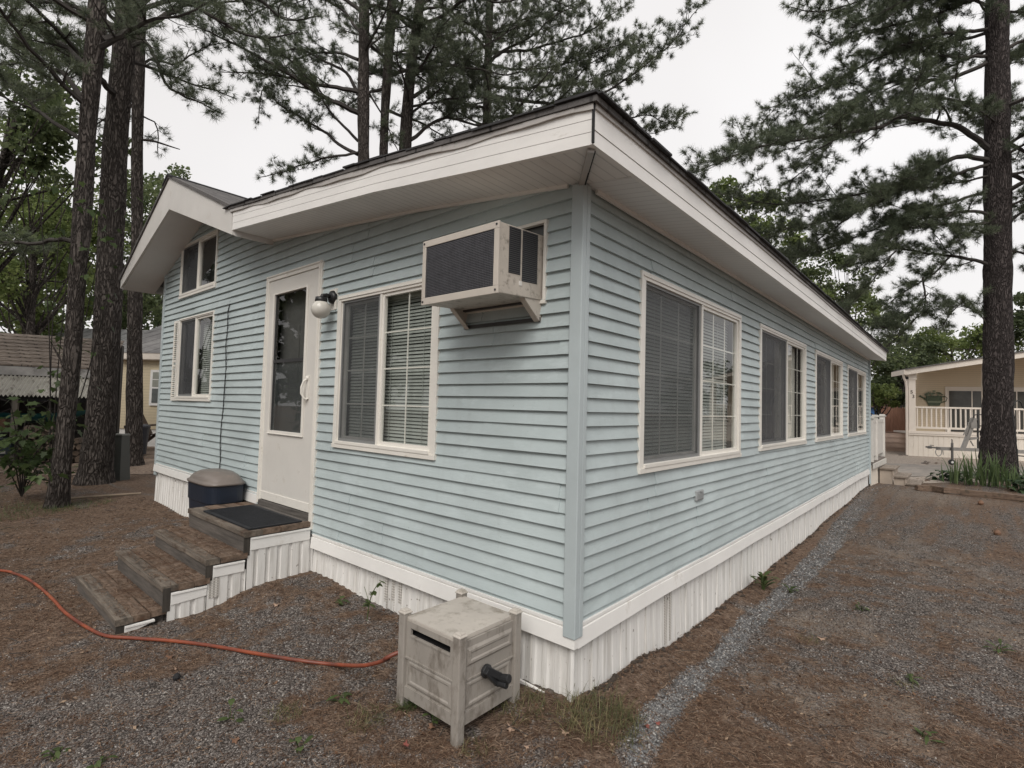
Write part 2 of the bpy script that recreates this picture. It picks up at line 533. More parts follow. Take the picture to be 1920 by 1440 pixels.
lit = ramp(t, litn, [(.34, (.055, .037, .027)), (.5, (.148, .102, .074)), (.62, (.235, .170, .126)), (.75, (.36, .285, .225))])
sand = ramp(t, noise(t, vc, 60, 6, .7), [(.35, (.13, .105, .085)), (.65, (.30, .25, .205))])
nf = noise(t, vc, 26, 6, .7)
ma = t.nodes.new('ShaderNodeMath'); ma.operation = 'MULTIPLY_ADD'
t.links.new(nf, ma.inputs[0]); ma.inputs[1].default_value = .9; ma.inputs[2].default_value = -.45
mb_ = t.nodes.new('ShaderNodeMath'); mb_.operation = 'ADD'
t.links.new(ma.outputs[0], mb_.inputs[0]); t.links.new(sep.outputs[0], mb_.inputs[1])
gfac = ramp(t, mb_.outputs[0], [(.22, (0, 0, 0)), (.66, (1, 1, 1))])
gcol = mixc(t, gfac, lit, stone)
sf = t.nodes.new('ShaderNodeMath'); sf.operation = 'ADD'
t.links.new(ma.outputs[0], sf.inputs[0]); t.links.new(sep.outputs[1], sf.inputs[1])
gcol = mixc(t, ramp(t, sf.outputs[0], [(.25, (0, 0, 0)), (.8, (.8, .8, .8))]), gcol, sand)
mf = t.nodes.new('ShaderNodeMath'); mf.operation = 'ADD'
t.links.new(ma.outputs[0], mf.inputs[0]); t.links.new(sep.outputs[2], mf.inputs[1])
gcol = mixc(t, ramp(t, mf.outputs[0], [(.4, (0, 0, 0)), (.7, (.8, .8, .8))]), gcol, ramp(t, litn, [(.35, (.015, .02, .008)), (.65, (.06, .075, .03))]))
t.links.new(gcol, b.inputs['Base Color'])
b.inputs['Roughness'].default_value = .95
b.inputs['Specular IOR Level'].default_value = .2
hm = t.nodes.new('ShaderNodeMath'); hm.operation = 'MULTIPLY_ADD'
t.links.new(vo.outputs['Distance'], hm.inputs[0]); hm.inputs[1].default_value = -1.0
t.links.new(litn, hm.inputs[2])
bump(t, b, hm.outputs[0], .9, .012)
GROUND = raw_obj('ground', np.stack([GX, GY, GZ], -1).reshape(-1, 3), gf, gm, None, (0, 0, 0), True)
props(GROUND, 'brown pine needle yard with grey gravel patches around the blue house', 'ground', kind='structure')
ca = GROUND.data.color_attributes.new('cover', 'FLOAT_COLOR', 'POINT')
gr = gravel_amount(GX, GY)
mossp = np.exp(-((GX + 6.6) / 1.3) ** 2 - ((GY + 1.7) / 1.3) ** 2) * .6 + np.exp(-((GX + 9.5) / 2.5) ** 2 - ((GY + 2.5) / 2) ** 2) * .7
cv = np.stack([gr, sand_amount(GX, GY), np.clip(mossp * (fbm(GX * 3, GY * 3, 77) * 1.6), 0, 1), np.ones_like(gr)], -1)
ca.data.foreach_set('color', cv.astype(np.float32).ravel())
def ground_z(x, y):
    return gz(x, y) + relief(np.asarray(x, float), np.asarray(y, float))

# pale gravel verge and road beyond the yard (sheets that follow the ground)
def strip(name, D0, D1, s0, s1, lift, m, label, cat, wob=.25):
    us = np.linspace(s0, s1, 90); vs = np.linspace(0, 1, 26)
    U, V = np.meshgrid(us, vs)
    a = D0 + wob * (fbm(U * .9, U * 0 + 3, 41) - .5) * 2; b_ = D1 + wob * (fbm(U * .9, U * 0 + 9, 42) - .5) * 2
    D = a + (b_ - a) * V
    X = CAMP[0] + U * RT[0] + D * FW[0]; Y = CAMP[1] + U * RT[1] + D * FW[1]
    Z = ground_z(X, Y) + lift
    k = np.arange(U.size).reshape(U.shape)
    f = np.stack([k[:-1, :-1], k[:-1, 1:], k[1:, 1:], k[1:, :-1]], -1).reshape(-1, 4)
    o = raw_obj(name, np.stack([X, Y, Z], -1).reshape(-1, 3), f, m, None, (0, 0, 0), True)
    return props(o, label, cat, kind='structure')
verge_m = mat('pale_gravel', (.33, .28, .235), .95, .3, 30, dirt=(.12, .095, .075), dirt_scale=22, dirt_lo=.5, bmp=.8, bscale=40)
road_m = mat('worn_asphalt', (.21, .19, .17), .95, .14, 7, dirt=(.29, .255, .22), dirt_scale=4, dirt_lo=.48, bmp=.3, bscale=120, stretch=(1, 1, 1))
strip('gravel_verge', 11.6, 30, 4.2, 34, .006, verge_m, 'pale stony gravel between the road and the yellow porch', 'gravel')
strip('road', 12.6, 15.6, 4.2, 40, .014, road_m, 'narrow worn asphalt lane passing in front of the yellow porch', 'road', .12)
leafbed_m = mat('leaf_litter_bed', (.22, .165, .125), .95, .35, 26, dirt=(.09, .055, .035), dirt_scale=18, dirt_lo=.48, bmp=.8, bscale=35)
strip('gravel_path', 9.2, 20, -13.5, -6.0, .006, leafbed_m, 'tan stone and leaf strewn path behind the three pines', 'path', .4)

# ================================================================== BLUE HOUSE
M_sideA = siding_mat('vinyl_siding_blue_front', (.448, .515, .523))
M_sideB = M_sideA
M_post = mat('vinyl_post_blue', (.445, .505, .52), .45, .05, 3, bmp=.05)
M_white = mat('white_vinyl', (.81, .80, .775), .5, .05, 3, dirt=(.6, .57, .52), dirt_scale=6, dirt_lo=.6)
M_fascia = mat('white_fascia', (.81, .795, .77), .5, .06, 2.5, dirt=(.56, .53, .48), dirt_scale=5, dirt_lo=.62, stretch=(1, 1, 3))
M_frame = mat('window_frame_white', (.76, .735, .68), .4, .05, 4, dirt=(.55, .5, .42), dirt_scale=14, dirt_lo=.62)
M_dark = mat('dark_void', (.012, .012, .013), .8, .1)
M_blind = mat('blind_white', (.36, .38, .355), .5, .05)
M_soffA = lined_mat('soffit_front', (.78, .765, .745), (1, 0, 0), .1)
M_soffB = lined_mat('soffit_side', (.66, .65, .64), (0, 1, 0), .1) if False else None
def soffit_side():
    m, t, b = new_mat('soffit_side')
    v = coords(t, (1, 1, 1), (0, 0, math.radians(90)))
    w = N(t, 'ShaderNodeTexWave', Scale=5.0)
    t.links.new(v, w.inputs['Vector'])
    line = ramp(t, w.outputs['Fac'], [(.0, (0, 0, 0)), (.05, (1, 1, 1))])
    col = mixc(t, line, (.6, .59, .58), ramp(t, noise(t, coords(t), 2.5, 5), [(.3, (.73, .725, .715)), (.7, (.80, .795, .785))]))
    t.links.new(col, b.inputs['Base Color'])
    b.inputs['Roughness'].default_value = .55
    return m
M_soffB = soffit_side()
M_glass = glass_mat('window_glass')
M_screen = screen_mat('insect_screen')
M_screen_dark = screen_mat('insect_screen_dense', (.058, .061, .066), .3)
M_sframe = mat('screen_frame_grey', (.20, .205, .205), .5, .08)
M_shingleA = shingle_mat('roof_shingles', (.085, .082, .082), (.13, .122, .118))
M_shingle_dark = mat('shingle_edge', (.035, .035, .037), .95, .35, 12, bmp=.5, bscale=90)
def skirt_mat():
    m, t, b = new_mat('skirting_vinyl')
    c = (.77, .76, .735)
    col = ramp(t, noise(t, coords(t), 2, 4), [(.3, darker(c, .93)), (.7, darker(c, 1.04))])
    st = ramp(t, noise(t, coords(t, (9, 9, .55)), 2.4, 7, .7), [(.48, (0, 0, 0)), (.72, (.7, .7, .7))])
    col = mixc(t, st, col, (.40, .375, .33))
    sp = ramp(t, noise(t, coords(t), 26, 5, .6), [(.66, (0, 0, 0)), (.71, (.9, .9, .9))])
    col = mixc(t, sp, col, (.16, .13, .10))
    t.links.new(col, b.inputs['Base Color'])
    b.inputs['Roughness'].default_value = .6
    return m
M_skirt = skirt_mat()

HOUSE = thing('mobile_home', 'pale blue clapboard mobile home with white trim and a long eave', 'house', (-3.2, 5.1, .1))
PITCH, LIP0 = .0711, .598
def zs_front(x):                                    # soffit height along the front wall
    if x > -3.34: return float(np.interp(x, [-3.34, -1.24, .3], [3.0, 2.803, 2.612]))
    return 3.585 - .352 * abs(x + 5.12)
def siding(W, s0, s1, zlo, top, openings, seed, dx=.3):
    mb = MB(); r = random.Random(seed)
    brk = sorted(set([round(s0, 4), round(s1, 4)] + [round(s0 + i * dx, 4) for i in range(1, int((s1 - s0) / dx) + 1)] + [round(v, 4) for o in openings for v in o[:2] if s0 < v < s1]))
    brk = [v for v in brk if s0 <= v <= s1]
    k0 = int(math.floor((zlo - LIP0) / PITCH))
    zmax = max(top(s) for s in brk)
    k = k0
    while LIP0 + k * PITCH < zmax:
        zl = LIP0 + k * PITCH; zh = zl + PITCH
        seams = [];
        if (k % 2) == 0 or not seams:
            if k % 2 == 0 or k == k0:
                x = s0 + r.uniform(.5, 2.2); base = []
                while x < s1: base.append(x); x += r.choice((1.2, 2.4, 3.6)) + r.uniform(-.2, .2)
                cur = base
        seams = cur
        for a, b_ in zip(brk[:-1], brk[1:]):
            mid = (a + b_) / 2
            cuts = [a] + [q for q in seams if a < q < b_] + [b_]
            ints = [(max(zl, zlo), zh)]
            for o in openings:
                if o[0] <= mid <= o[1]:
                    n = []
                    for p, q in ints:
                        if o[3] <= p or o[2] >= q: n.append((p, q)); continue
                        if o[2] > p: n.append((p, o[2]))
                        if o[3] < q: n.append((o[3], q))
                    ints = n
            for p, q in ints:
                for c0, c1 in zip(cuts[:-1], cuts[1:]):
                    lift = .0042 * (sum(1 for w in seams if w < (c0 + c1) / 2) % 2)
                    def pt(s, z):
                        z = min(z, top(s))
                        f = (z - zl) / PITCH
                        rip = .0016 * (math.sin(s * 5.1 + k * 1.7) + math.sin(s * 11.3 + k * 3.1) * .5)
                        return W(s, .0200 - .0170 * f + lift + rip * (1 - f), z)
                    if min(p, top(c0)) >= min(q, top(c0)) and min(p, top(c1)) >= min(q, top(c1)): continue
                    mb.quad(pt(c0, p), pt(c1, p), pt(c1, q), pt(c0, q))
                    if p == zl:
                        e0, e1 = pt(c0, p), pt(c1, p)
                        mb.quad(W(c0, 0.0, zl - .0), W(c1, 0.0, zl), e1, e0)
                    if lift and c0 in seams: mb.quad(pt(c0, p), pt(c0, q), W(c0, .0, q), W(c0, .0, p))
                    if lift and c1 in seams: mb.quad(pt(c1, p), pt(c1, q), W(c1, .0, q), W(c1, .0, p))
        k += 1
    return mb
WIN_A = dict(s0=-2.184, s1=-1.014, z0=1.20, z1=2.346)
WIN_L = dict(s0=-5.76, s1=-4.667, z0=1.509, z1=2.493)
WIN_U = dict(s0=-5.82, s1=-4.675, z0=2.742, z1=3.39)
WB_LIST = [(.611, 2.410, 1.554), (2.953, 4.818, 3.951), (5.347, 7.310, 6.398), (7.779, 9.845, 8.858)]
WBZ = [(1.172, 2.352), (1.19, 2.364), (1.19, 2.36), (1.19, 2.358)]
DOOR = dict(s0=-3.418, s1=-2.428, z0=.62, z1=2.67)
AC_OP = (-.80, -.21, 2.10, 2.50)
i_ = .012
opA = [(w['s0'] + i_, w['s1'] - i_, w['z0'] + i_, w['z1'] - i_) for w in (WIN_A, WIN_L, WIN_U)] + [(DOOR['s0'] + i_, DOOR['s1'] - i_, DOOR['z0'] - .03, DOOR['z1'] - i_), AC_OP, (-6.6, -3.42, 0, .64)]
opB = [(a + i_, b + i_ * -1, z0 + i_, z1 - i_) for (a, b, m_), (z0, z1) in zip(WB_LIST, WBZ)]
part('front_siding', siding(WA, -6.42, -.03, .5, lambda x: zs_front(x) + .012, opA, 3, .25), M_sideA, HOUSE)
part('side_siding', siding(WB, .032, 10.3, .49, lambda y: 2.66, opB, 5, .4), M_sideB, HOUSE)
WL = lambda s, d, z: (-6.42 - d, s, z)
WK = lambda s, d, z: (s, 10.3 + d, z)
part('left_siding', siding(WL, 0.0, 10.3, .5, lambda y: 3.2, [], 8, 1.2), M_sideB, HOUSE)
part('rear_siding', siding(WK, -6.42, -.0, .5, lambda x: zs_front(x) + .012, [], 9, .5), M_sideB, HOUSE)
mb = MB()                                            # dark sheathing core keeps the inside closed
mb.box(-6.40, -.22, .25, 10.28, .12, 2.60)
part('core', mb, M_dark, HOUSE)
mb = MB()
mb.box(-.034, .036, -.036, 0.0, .446, 2.645); mb.box(0.0, .036, 0.0005, .034, .446, 2.645)
part('corner_post', mb, M_post, HOUSE, bevel=.004)
mb = MB()
mb.box(-6.445, -6.385, -.024, 0.0, .55, 3.19); mb.box(-6.445, -6.42, 0.001, .06, .55, 3.19)
part('corner_post', mb, M_post, HOUSE, bevel=.003)
mb = MB()
mb.box(0, .022, 10.265, 10.325, .43, 2.655); mb.box(.022, .05, 10.27, 10.30, .2, 2.66)
part('corner_post', mb, M_post, HOUSE, bevel=.003)

# belly band trim, gently wavy
def band(W, s0, s1, zb, zt, step, amp, seed, name='belly_band'):
    mb = MB(); n = max(2, int((s1 - s0) / step)); ss = np.linspace(s0, s1, n + 1)
    prof = [(.0, zt + .0), (.022, zt), (.022, zt - .014), (.013, zt - .016), (.013, zt - .02), (.026, zt - .022), (.033, zb), (.0, zb)]
    r = np.array([amp * (fbm(s * .9, 4.0, seed) - .47) for s in ss])
    base = len(mb.v); k = len(prof)
    for s, q in zip(ss, r):
        for d, z in prof: mb.v.append(W(s, d, z + q * (1.0 if z < zt - .015 else .3)))
    for i in range(n):
        for j in range(k):
            a = base + i * k + j; b = base + i * k + (j + 1) % k
            mb.f.append((a, b, b + k, a + k))
    mb.f.append(tuple(base + j for j in range(k))); mb.f.append(tuple(base + n * k + j for j in range(k - 1, -1, -1)))
    return mb
part('belly_band', band(WA, -2.43, .0325, .402, .506, .3, .008, 2), M_white, HOUSE)
def band_left():
    mb = band(WA, -6.44, -3.42, .60, .70, .3, .01, 6); return mb
part('belly_band', band_left(), M_white, HOUSE)
def wavyB():
    mb = band(WB, .0005, 10.31, .402, .502, .25, .03, 9)
    return mb
part('belly_band', wavyB(), M_white, HOUSE)
part('belly_band', band(WL, 0.0, 10.3, .58, .68, 1, .01, 12), M_white, HOUSE)

# ribbed skirting
def skirting(W, s0, s1, zt, per, seed, joint=0, rib=1.0):
    mb = MB(); s = s0; r = random.Random(seed); pts = []
    while s < s1:
        q = -.004 - .009 * rib; pts += [(s, -.004), (s + per * .36, -.004), (s + per * .46, q), (s + per * .88, q), (s + per * .98, -.004)]
        s += per
    pts = [p for p in pts if p[0] <= s1] + [(s1, -.004)]
    cols = []
    for i, (q, d) in enumerate(pts):
        bow = .008 * (fbm(q * 2.2, 1.0, seed) - .5)
        p = W(q, d + bow, 0)
        g = gz1(W(q, .02, 0)[0], W(q, .02, 0)[1])
        cols.append((W(q, d + bow, zt), W(q, d + bow + .008, g - .06)))
    for (t0, b0), (t1, b1) in zip(cols[:-1], cols[1:]): mb.quad(b0, b1, t1, t0)
    if joint:
        q = s0 + joint * .6
        while q < s1:
            g = gz1(W(q, .02, 0)[0], W(q, .02, 0)[1])
            mb.box(q, q + .006, -.003, .004, g - .05, zt, W)
            q += joint
    return mb
part('skirting', skirting(WA, -2.44, .0, .41, .078, 4, .39), M_skirt, HOUSE)
part('skirting', skirting(WA, -6.44, -3.6, .61, .078, 6, .39), M_skirt, HOUSE)
part('skirting', skirting(WB, .0, 10.3, .41, .0985, 7, .2955, .4), M_skirt, HOUSE)
part('skirting', skirting(WL, .0, 10.3, .6, .4, 8), M_skirt, HOUSE)
part('skirting', skirting(WK, -6.42, .0, .6, .4, 8), M_skirt, HOUSE)
mb = MB(); r = random.Random(2)                      # bottom channel lying at the foot of the skirting
mb.beam((-.36, -.028, .145), (.012, -.035, .135), .014, .016); mb.beam((.018, -.03, .135), (.022, .34, .098), .014, .016)
part('bottom_channel', mb, M_white, HOUSE)
mb = MB(); mb.tube([(.0, -.001, .4), (.002, -.003, .3), (.0, -.001, .1)], .012, 8)
part('corner_trim', mb, M_skirt, HOUSE)
def vent_mat():
    m, t, b = new_mat('skirt_vent_holes')
    w1 = N(t, 'ShaderNodeTexChecker', Scale=85.0)
    w1.inputs['Color1'].default_value = (.68, .66, .62, 1); w1.inputs['Color2'].default_value = (.36, .34, .31, 1)
    t.links.new(coords(t, (1, 1, 1), (0, math.radians(45), 0)), w1.inputs['Vector'])
    t.links.new(w1.outputs['Color'], b.inputs['Base Color'])
    return m
M_vent = vent_mat()
for s0 in (-1.50, -1.425, -1.35):
    mb = MB(); mb.box(s0, s0 + .032, -.003, .002, .17, .40, WA)
    part('skirt_vent', mb, M_vent, HOUSE)
mb = MB()
mb.box(1.02, 1.05, -.003, .004, .08, .40, WB); mb.box(1.09, 1.12, -.003, .004, .08, .40, WB)
part('skirt_vent', mb, M_vent, HOUSE)

# roofs: addition slope and gable
YF, YB = -.375, 10.34
def strip_roof(name, xs, zs, th, m, over=.02):
    top = [(x, YF - over, z) for x, z in zip(xs, zs)]; bot = [(x, YF - over, z - th) for x, z in zip(xs, zs)][::-1]
    mb = MB(); mb.prism(top + bot, (0, YB - YF + 2 * over, 0))
    return part(name, mb, m, HOUSE)
XR, ZR = [.325, -1.24, -3.40], [2.800, 2.986, 3.212]
strip_roof('addition_roof', XR, ZR, .024, M_shingleA)
strip_roof('gable_roof', [-3.38, -5.13, -6.96], [3.228, 3.975, 3.085], .03, M_shingleA)
mb = MB(); r = random.Random(5)                      # ragged shingle edges: front rake and long eave
x = .33
while x > -3.4:
    w = r.uniform(.10, .28); z = float(np.interp(x, XR[::-1], ZR[::-1])); z2 = float(np.interp(x - w, XR[::-1], ZR[::-1]))
    y0 = YF - .02 - r.uniform(.004, .012); h = r.uniform(.005, .010); dr = r.uniform(-.008, .004)
    mb.prism([(x, y0, z + .002 + dr), (x - w + .004, y0, z2 + .002 + dr), (x - w + .004, y0, z2 + .004 + h + dr), (x, y0, z + .004 + h + dr)], (0, .35, 0))
    x -= w
y = -.39
while y < 10.34:
    w = r.uniform(.14, .34); x1 = .335 + r.uniform(.0, .016); h = r.uniform(.005, .012); dr = r.uniform(-.006, .003)
    zz = 2.800 - .119 * (x1 - .325)
    mb.prism([(x1, y, zz + .002 + dr), (x1, y, zz + .004 + h + dr), (x1 - .4, y, zz + .0476 + .004 + h), (x1 - .4, y, zz + .0476)], (0, w - .004, 0))
    y += w
part('shingle_edge', mb, M_shingle_dark, HOUSE)
mb = MB()                                            # ridge cap and gable rake shingle edge
mb.prism([(-5.13, YF - .03, 3.985), (-4.97, YF - .03, 3.92), (-4.97, YF - .03, 3.905), (-5.13, YF - .03, 3.965), (-5.29, YF - .03, 3.885), (-5.29, YF - .03, 3.905)], (0, YB - YF + .05, 0))
part('ridge_cap', mb, M_shingle_dark, HOUSE)
# fascias
def rake(name, x, zb, zt, y0, th, m, planks=3):
    mb = MB()
    for p in range(planks):
        f0, f1 = p / planks, (p + 1) / planks
        lo = [b + (t_ - b) * f0 + (.0012 if p else 0) for b, t_ in zip(zb, zt)]; hi = [b + (t_ - b) * f1 for b, t_ in zip(zb, zt)]
        yo = y0 - .0014 * p
        for i in range(len(x) - 1):
            mb.prism([(x[i], yo, lo[i]), (x[i + 1], yo, lo[i + 1]), (x[i + 1], yo, hi[i + 1]), (x[i], yo, hi[i])], (0, th, 0))
    return part(name, mb, m, HOUSE)
fx = [.297, -.35, -1.24, -2.3, -3.34]
rake('rake_fascia', fx, [2.612, 2.688, 2.803, 2.905, 3.002], [2.768, 2.855, 2.950, 3.062, 3.176], YF, .022, M_fascia)
mb = MB()                                            # drip edge strip, a little buckled
for i in range(40):
    xa, xb = .305 - i * 3.68 / 40, .305 - (i + 1) * 3.68 / 40
    za = float(np.interp(xa, XR[::-1], ZR[::-1])) - .026; zb_ = float(np.interp(xb, XR[::-1], ZR[::-1])) - .026
    wa = .006 * math.sin(i * .55) + .004 * math.sin(i * 1.3); wb = .006 * math.sin((i + 1) * .55) + .004 * math.sin((i + 1) * 1.3)
    ya = YF - .012 - .003 * math.sin(i * .7)
    mb.prism([(xa, ya, za - .026 + wa), (xb, ya, zb_ - .026 + wb), (xb, ya, zb_), (xa, ya, za)], (0, .012, 0))
M_drip = mat('drip_edge_metal', (.42, .40, .38), .45, .12, 5, dirt=(.2, .17, .14), dirt_scale=20, dirt_lo=.62)
part('drip_edge', mb, M_drip, HOUSE)
mb = MB()
n = 36; ys = np.linspace(YF + .002, 10.34, n + 1)
for i in range(n):
    a, c = ys[i], ys[i + 1]
    w0 = .016 * (fbm(a * .7, 2.0, 15) - .47) * (a > 2) ; w1 = .016 * (fbm(c * .7, 2.0, 15) - .47) * (c > 2)
    mb.prism([(.30, a, 2.612 + w0), (.30, c, 2.612 + w1), (.30, c, 2.672), (.30, a, 2.672)], (-.022, 0, 0))
    mb.prism([(.303, a, 2.674), (.303, c, 2.674), (.303, c, 2.775), (.303, a, 2.775)], (-.024, 0, 0))
    if abs(i - 22) < 1: mb.box(.304, .306, a, a + .006, 2.612, 2.775)
part('eave_fascia', mb, M_fascia, HOUSE)
mb = MB()
for i in range(n):
    a, c = ys[i], ys[i + 1]
    mb.prism([(.312, a, 2.756 + .004 * math.sin(i)), (.312, c, 2.756 + .004 * math.sin(i + 1)), (.312, c, 2.788), (.312, a, 2.788)], (-.012, 0, 0))
part('drip_edge', mb, M_drip, HOUSE)
mb = MB(); mb.box(.298, .3065, YF - .0085, YF + .0015, 2.615, 2.776)
part('fascia_gap', mb, M_dark, HOUSE)
# gable fascia boards
mb = MB()
mb.prism([(-5.082, YF - .004, 3.585), (-3.338, YF - .004, 2.96), (-3.36, YF - .004, 3.20), (-5.13, YF - .004, 3.945)], (0, .024, 0))
mb.prism([(-5.0825, YF - .004, 3.585), (-5.1305, YF - .004, 3.945), (-6.93, YF - .004, 3.062), (-6.94, YF - .004, 2.955)], (0, .024, 0))
part('gable_fascia', mb, mat('gable_fascia_white', (.62, .60, .57), .5, .06, 3, dirt=(.5, .46, .41), dirt_scale=5, dirt_lo=.62), HOUSE)
mb = MB(); mb.prism([(-6.93, YF, 2.955), (-6.95, YF, 3.06), (-6.93, YF, 3.06), (-6.91, YF, 2.955)], (0, YB - YF, 0))
part('eave_fascia', mb, M_fascia, HOUSE)
# soffits
mb = MB()
for xa, xb in ((.278, -1.24), (-1.24, -3.339)):
    za, zb_ = zs_front(xa), zs_front(xb)
    mb.prism([(xa, YF + .022, za + .004), (xb, YF + .022, zb_ + .004), (xb, YF + .022, zb_ + .016), (xa, YF + .022, za + .016)], (0, -YF - .022, 0))
part('front_soffit', mb, M_soffA, HOUSE)
mb = MB()
for xa, xb in ((-3.342, -5.082), (-5.082, -6.92)):
    za, zb_ = 3.585 - .352 * abs(xa + 5.085), 3.585 - .352 * abs(xb + 5.085)
    mb.prism([(xa, YF + .02, za + .004), (xb, YF + .02, zb_ + .004), (xb, YF + .02, zb_ + .016), (xa, YF + .02, za + .016)], (0, -YF - .02, 0))
mb.prism([(-3.335, YF + .02, 2.955), (-3.335, -.0, 2.958), (-3.335, -.0, 3.02), (-3.335, YF + .02, 3.0)], (-.012, 0, 0))
part('gable_soffit', mb, mat('gable_soffit_vinyl', (.66, .645, .63), .55, .05, 3, bmp=.05), HOUSE)
mb = MB(); mb.prism([(.278, 0.001, 2.616), (0, 0.001, 2.655), (0, 0.001, 2.667), (.278, 0.001, 2.628)], (0, 10.33, 0))
part('side_soffit', mb, M_soffB, HOUSE)
mb = MB(); mb.beam((.012, -.02, 2.640), (.272, -.345, 2.603), .028, .012)
part('soffit_miter', mb, M_drip, HOUSE)
mb = MB(); mb.beam((.026, -.012, 2.636), (.284, -.335, 2.601), .008, .006)
part('miter_gap', mb, M_dark, HOUSE)
mb = MB()                                            # white J trim where soffits meet the walls
for xa, xb in ((-.065, -1.24), (-1.24, -3.33)):
    mb.beam((xa, -.024, zs_front(xa) - .002), (xb, -.024, zs_front(xb) - .002), .014, .022)
mb.beam((.03, .09, 2.640), (.03, 10.3, 2.640), .014, .024)
part('soffit_trim', mb, M_white, HOUSE)

# ------------------------------------------------------------------ windows and door
def blinds(W, s0, s1, z0, z1, d, tilt=.6, pitch=.0235):
    mb = MB(); z = z1 - .04; r = random.Random(int(s0 * 100) + 3)
    mb.box(s0, s1, d - .012, d + .014, z1 - .035, z1, W)
    while z > z0:
        h = .0108; c, s_ = math.cos(tilt), math.sin(tilt); j = r.uniform(-.0012, .0012)
        pts = [(d - h * c, z + h * s_ + j), (d + h * c, z - h * s_ + j)]
        mb.quad(W(s0, pts[0][0], pts[0][1]), W(s1, pts[0][0], pts[0][1] + j), W(s1, pts[1][0], pts[1][1] + j), W(s0, pts[1][0], pts[1][1]))
        z -= pitch
    for f in (.16, .5, .84): mb.box(s0 + (s1 - s0) * f, s0 + (s1 - s0) * f + .003, d + .012, d + .0135, z0, z1, W)
    return mb
def sash(W, s0, s1, z0, z1, d, cols, rows, fw=.03):
    mb = MB()
    mb.box(s0, s0 + fw, d - .016, d + .008, z0, z1, W); mb.box(s1 - fw, s1, d - .016, d + .008, z0, z1, W)
    mb.box(s0 + fw, s1 - fw, d - .016, d + .008, z0, z0 + fw * 1.2, W); mb.box(s0 + fw, s1 - fw, d - .016, d + .008, z1 - fw, z1, W)
    for c in range(1, cols):
        q = s0 + fw + (s1 - s0 - 2 * fw) * c / cols
        mb.box(q - .005, q + .005, d - .012, d - .007, z0 + fw, z1 - fw, W)
    for k in range(1, rows):
        q = z0 + fw + (z1 - z0 - 2 * fw) * k / rows
        mb.box(s0 + fw, s1 - fw, d - .0125, d - .0065, q - .005, q + .005, W)
    return mb
def make_window(W, s0, s1, z0, z1, mull, cols=2, rows=4, blind=(0, 1), screen=None, grid=True, cw=.042, parent=None, tilt=1.12, sill=True):
    mb = MB(); D0, D1 = -.03, .026
    mb.box(s0, s0 + cw, D0, D1, z0 + .03, z1, W); mb.box(s1 - cw, s1, D0, D1, z0 + .03, z1, W)
    mb.box(s0 + cw, s1 - cw, D0, D1 - .0005, z1 - cw, z1, W)
    mb.box(s0 - .002, s1 + .002, D0, D1 + .006, z0, z0 + .03, W)                       # sill band
    mb.box(s0 + cw, s1 - cw, D0, D1 + .01, z0 + .03, z0 + .052, W)
    mb.box(s0 + cw * .4, s1 - cw * .4, D1 - .002, D1 + .006, z1 - cw * .62, z1 - cw * .42, W)
    mb.box(s0 + cw, s0 + cw + .012, D0, .012, z0 + .052, z1 - cw, W); mb.box(s1 - cw - .012, s1 - cw, D0, .012, z0 + .052, z1 - cw, W)
    mb.box(mull - .011, mull + .011, D0, D1 - .004, z0 + .052, z1 - cw, W)
    win = part('window', mb, M_frame, parent, bevel=.0015)
    a, b_, c, d = s0 + cw + .012, s1 - cw - .012, z0 + .052, z1 - cw
    g = (cols, rows) if grid else (1, 1)
    part('sash', sash(W, mull + .011, b_, c, d, .006, *g, fw=.022), M_frame, win)
    part('sash', sash(W, a, mull - .011, c, d, -.016, *g, fw=.03), mat('sash_recessed', (.55, .54, .51), .5), win)
    mb = MB(); mb.quad(W(mull + .03, 0, c + .022), W(b_ - .02, 0, c + .022), W(b_ - .02, 0, d - .02), W(mull + .03, 0, d - .02))
    part('glass_pane', mb, M_glass, win)
    mb = MB(); mb.quad(W(a + .03, -.02, c + .03), W(mull - .04, -.02, c + .03), W(mull - .04, -.02, d - .03), W(a + .03, -.02, d - .03))
    part('glass_pane', mb, M_glass, win)
    sc_ = screen or M_screen
    mb = MB()
    f = .016
    mb.box(a, a + f, .004, .013, c, d, W); mb.box(mull - .011 - f * 1.8, mull - .0115, .004, .013, c, d, W)
    mb.box(a + f, mull - .011 - f * 1.8, .004, .013, c, c + f * 1.3, W); mb.box(a + f, mull - .011 - f * 1.8, .004, .013, d - f, d, W)
    part('screen_frame', mb, M_sframe, win)
    mb = MB(); mb.quad(W(a + f, .008, c + f), W(mull - .012 - f, .008, c + f), W(mull - .012 - f, .008, d - f), W(a + f, .008, d - f))
    part('insect_screen', mb, sc_, win)
    if blind:
        q0 = a + (b_ - a) * blind[0]; q1 = a + (b_ - a) * blind[1]
        part('blind', blinds(W, q0 + .01, q1 - .01, c, d, -.07, tilt), M_blind, win)
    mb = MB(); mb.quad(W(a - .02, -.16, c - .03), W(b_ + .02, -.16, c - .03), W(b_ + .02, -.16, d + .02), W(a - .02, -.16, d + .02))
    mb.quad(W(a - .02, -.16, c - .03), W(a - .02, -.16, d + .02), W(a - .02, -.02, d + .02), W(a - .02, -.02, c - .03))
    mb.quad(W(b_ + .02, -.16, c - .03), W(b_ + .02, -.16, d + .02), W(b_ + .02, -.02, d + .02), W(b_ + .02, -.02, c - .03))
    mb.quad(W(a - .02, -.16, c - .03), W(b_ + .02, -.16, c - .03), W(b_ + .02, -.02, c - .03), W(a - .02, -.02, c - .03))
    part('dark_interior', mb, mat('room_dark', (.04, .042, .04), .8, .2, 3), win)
    return win
w = make_window(WA, WIN_A['s0'], WIN_A['s1'], WIN_A['z0'], WIN_A['z1'], -1.628, 2, 4, (.0, 1), parent=HOUSE, cw=.046)
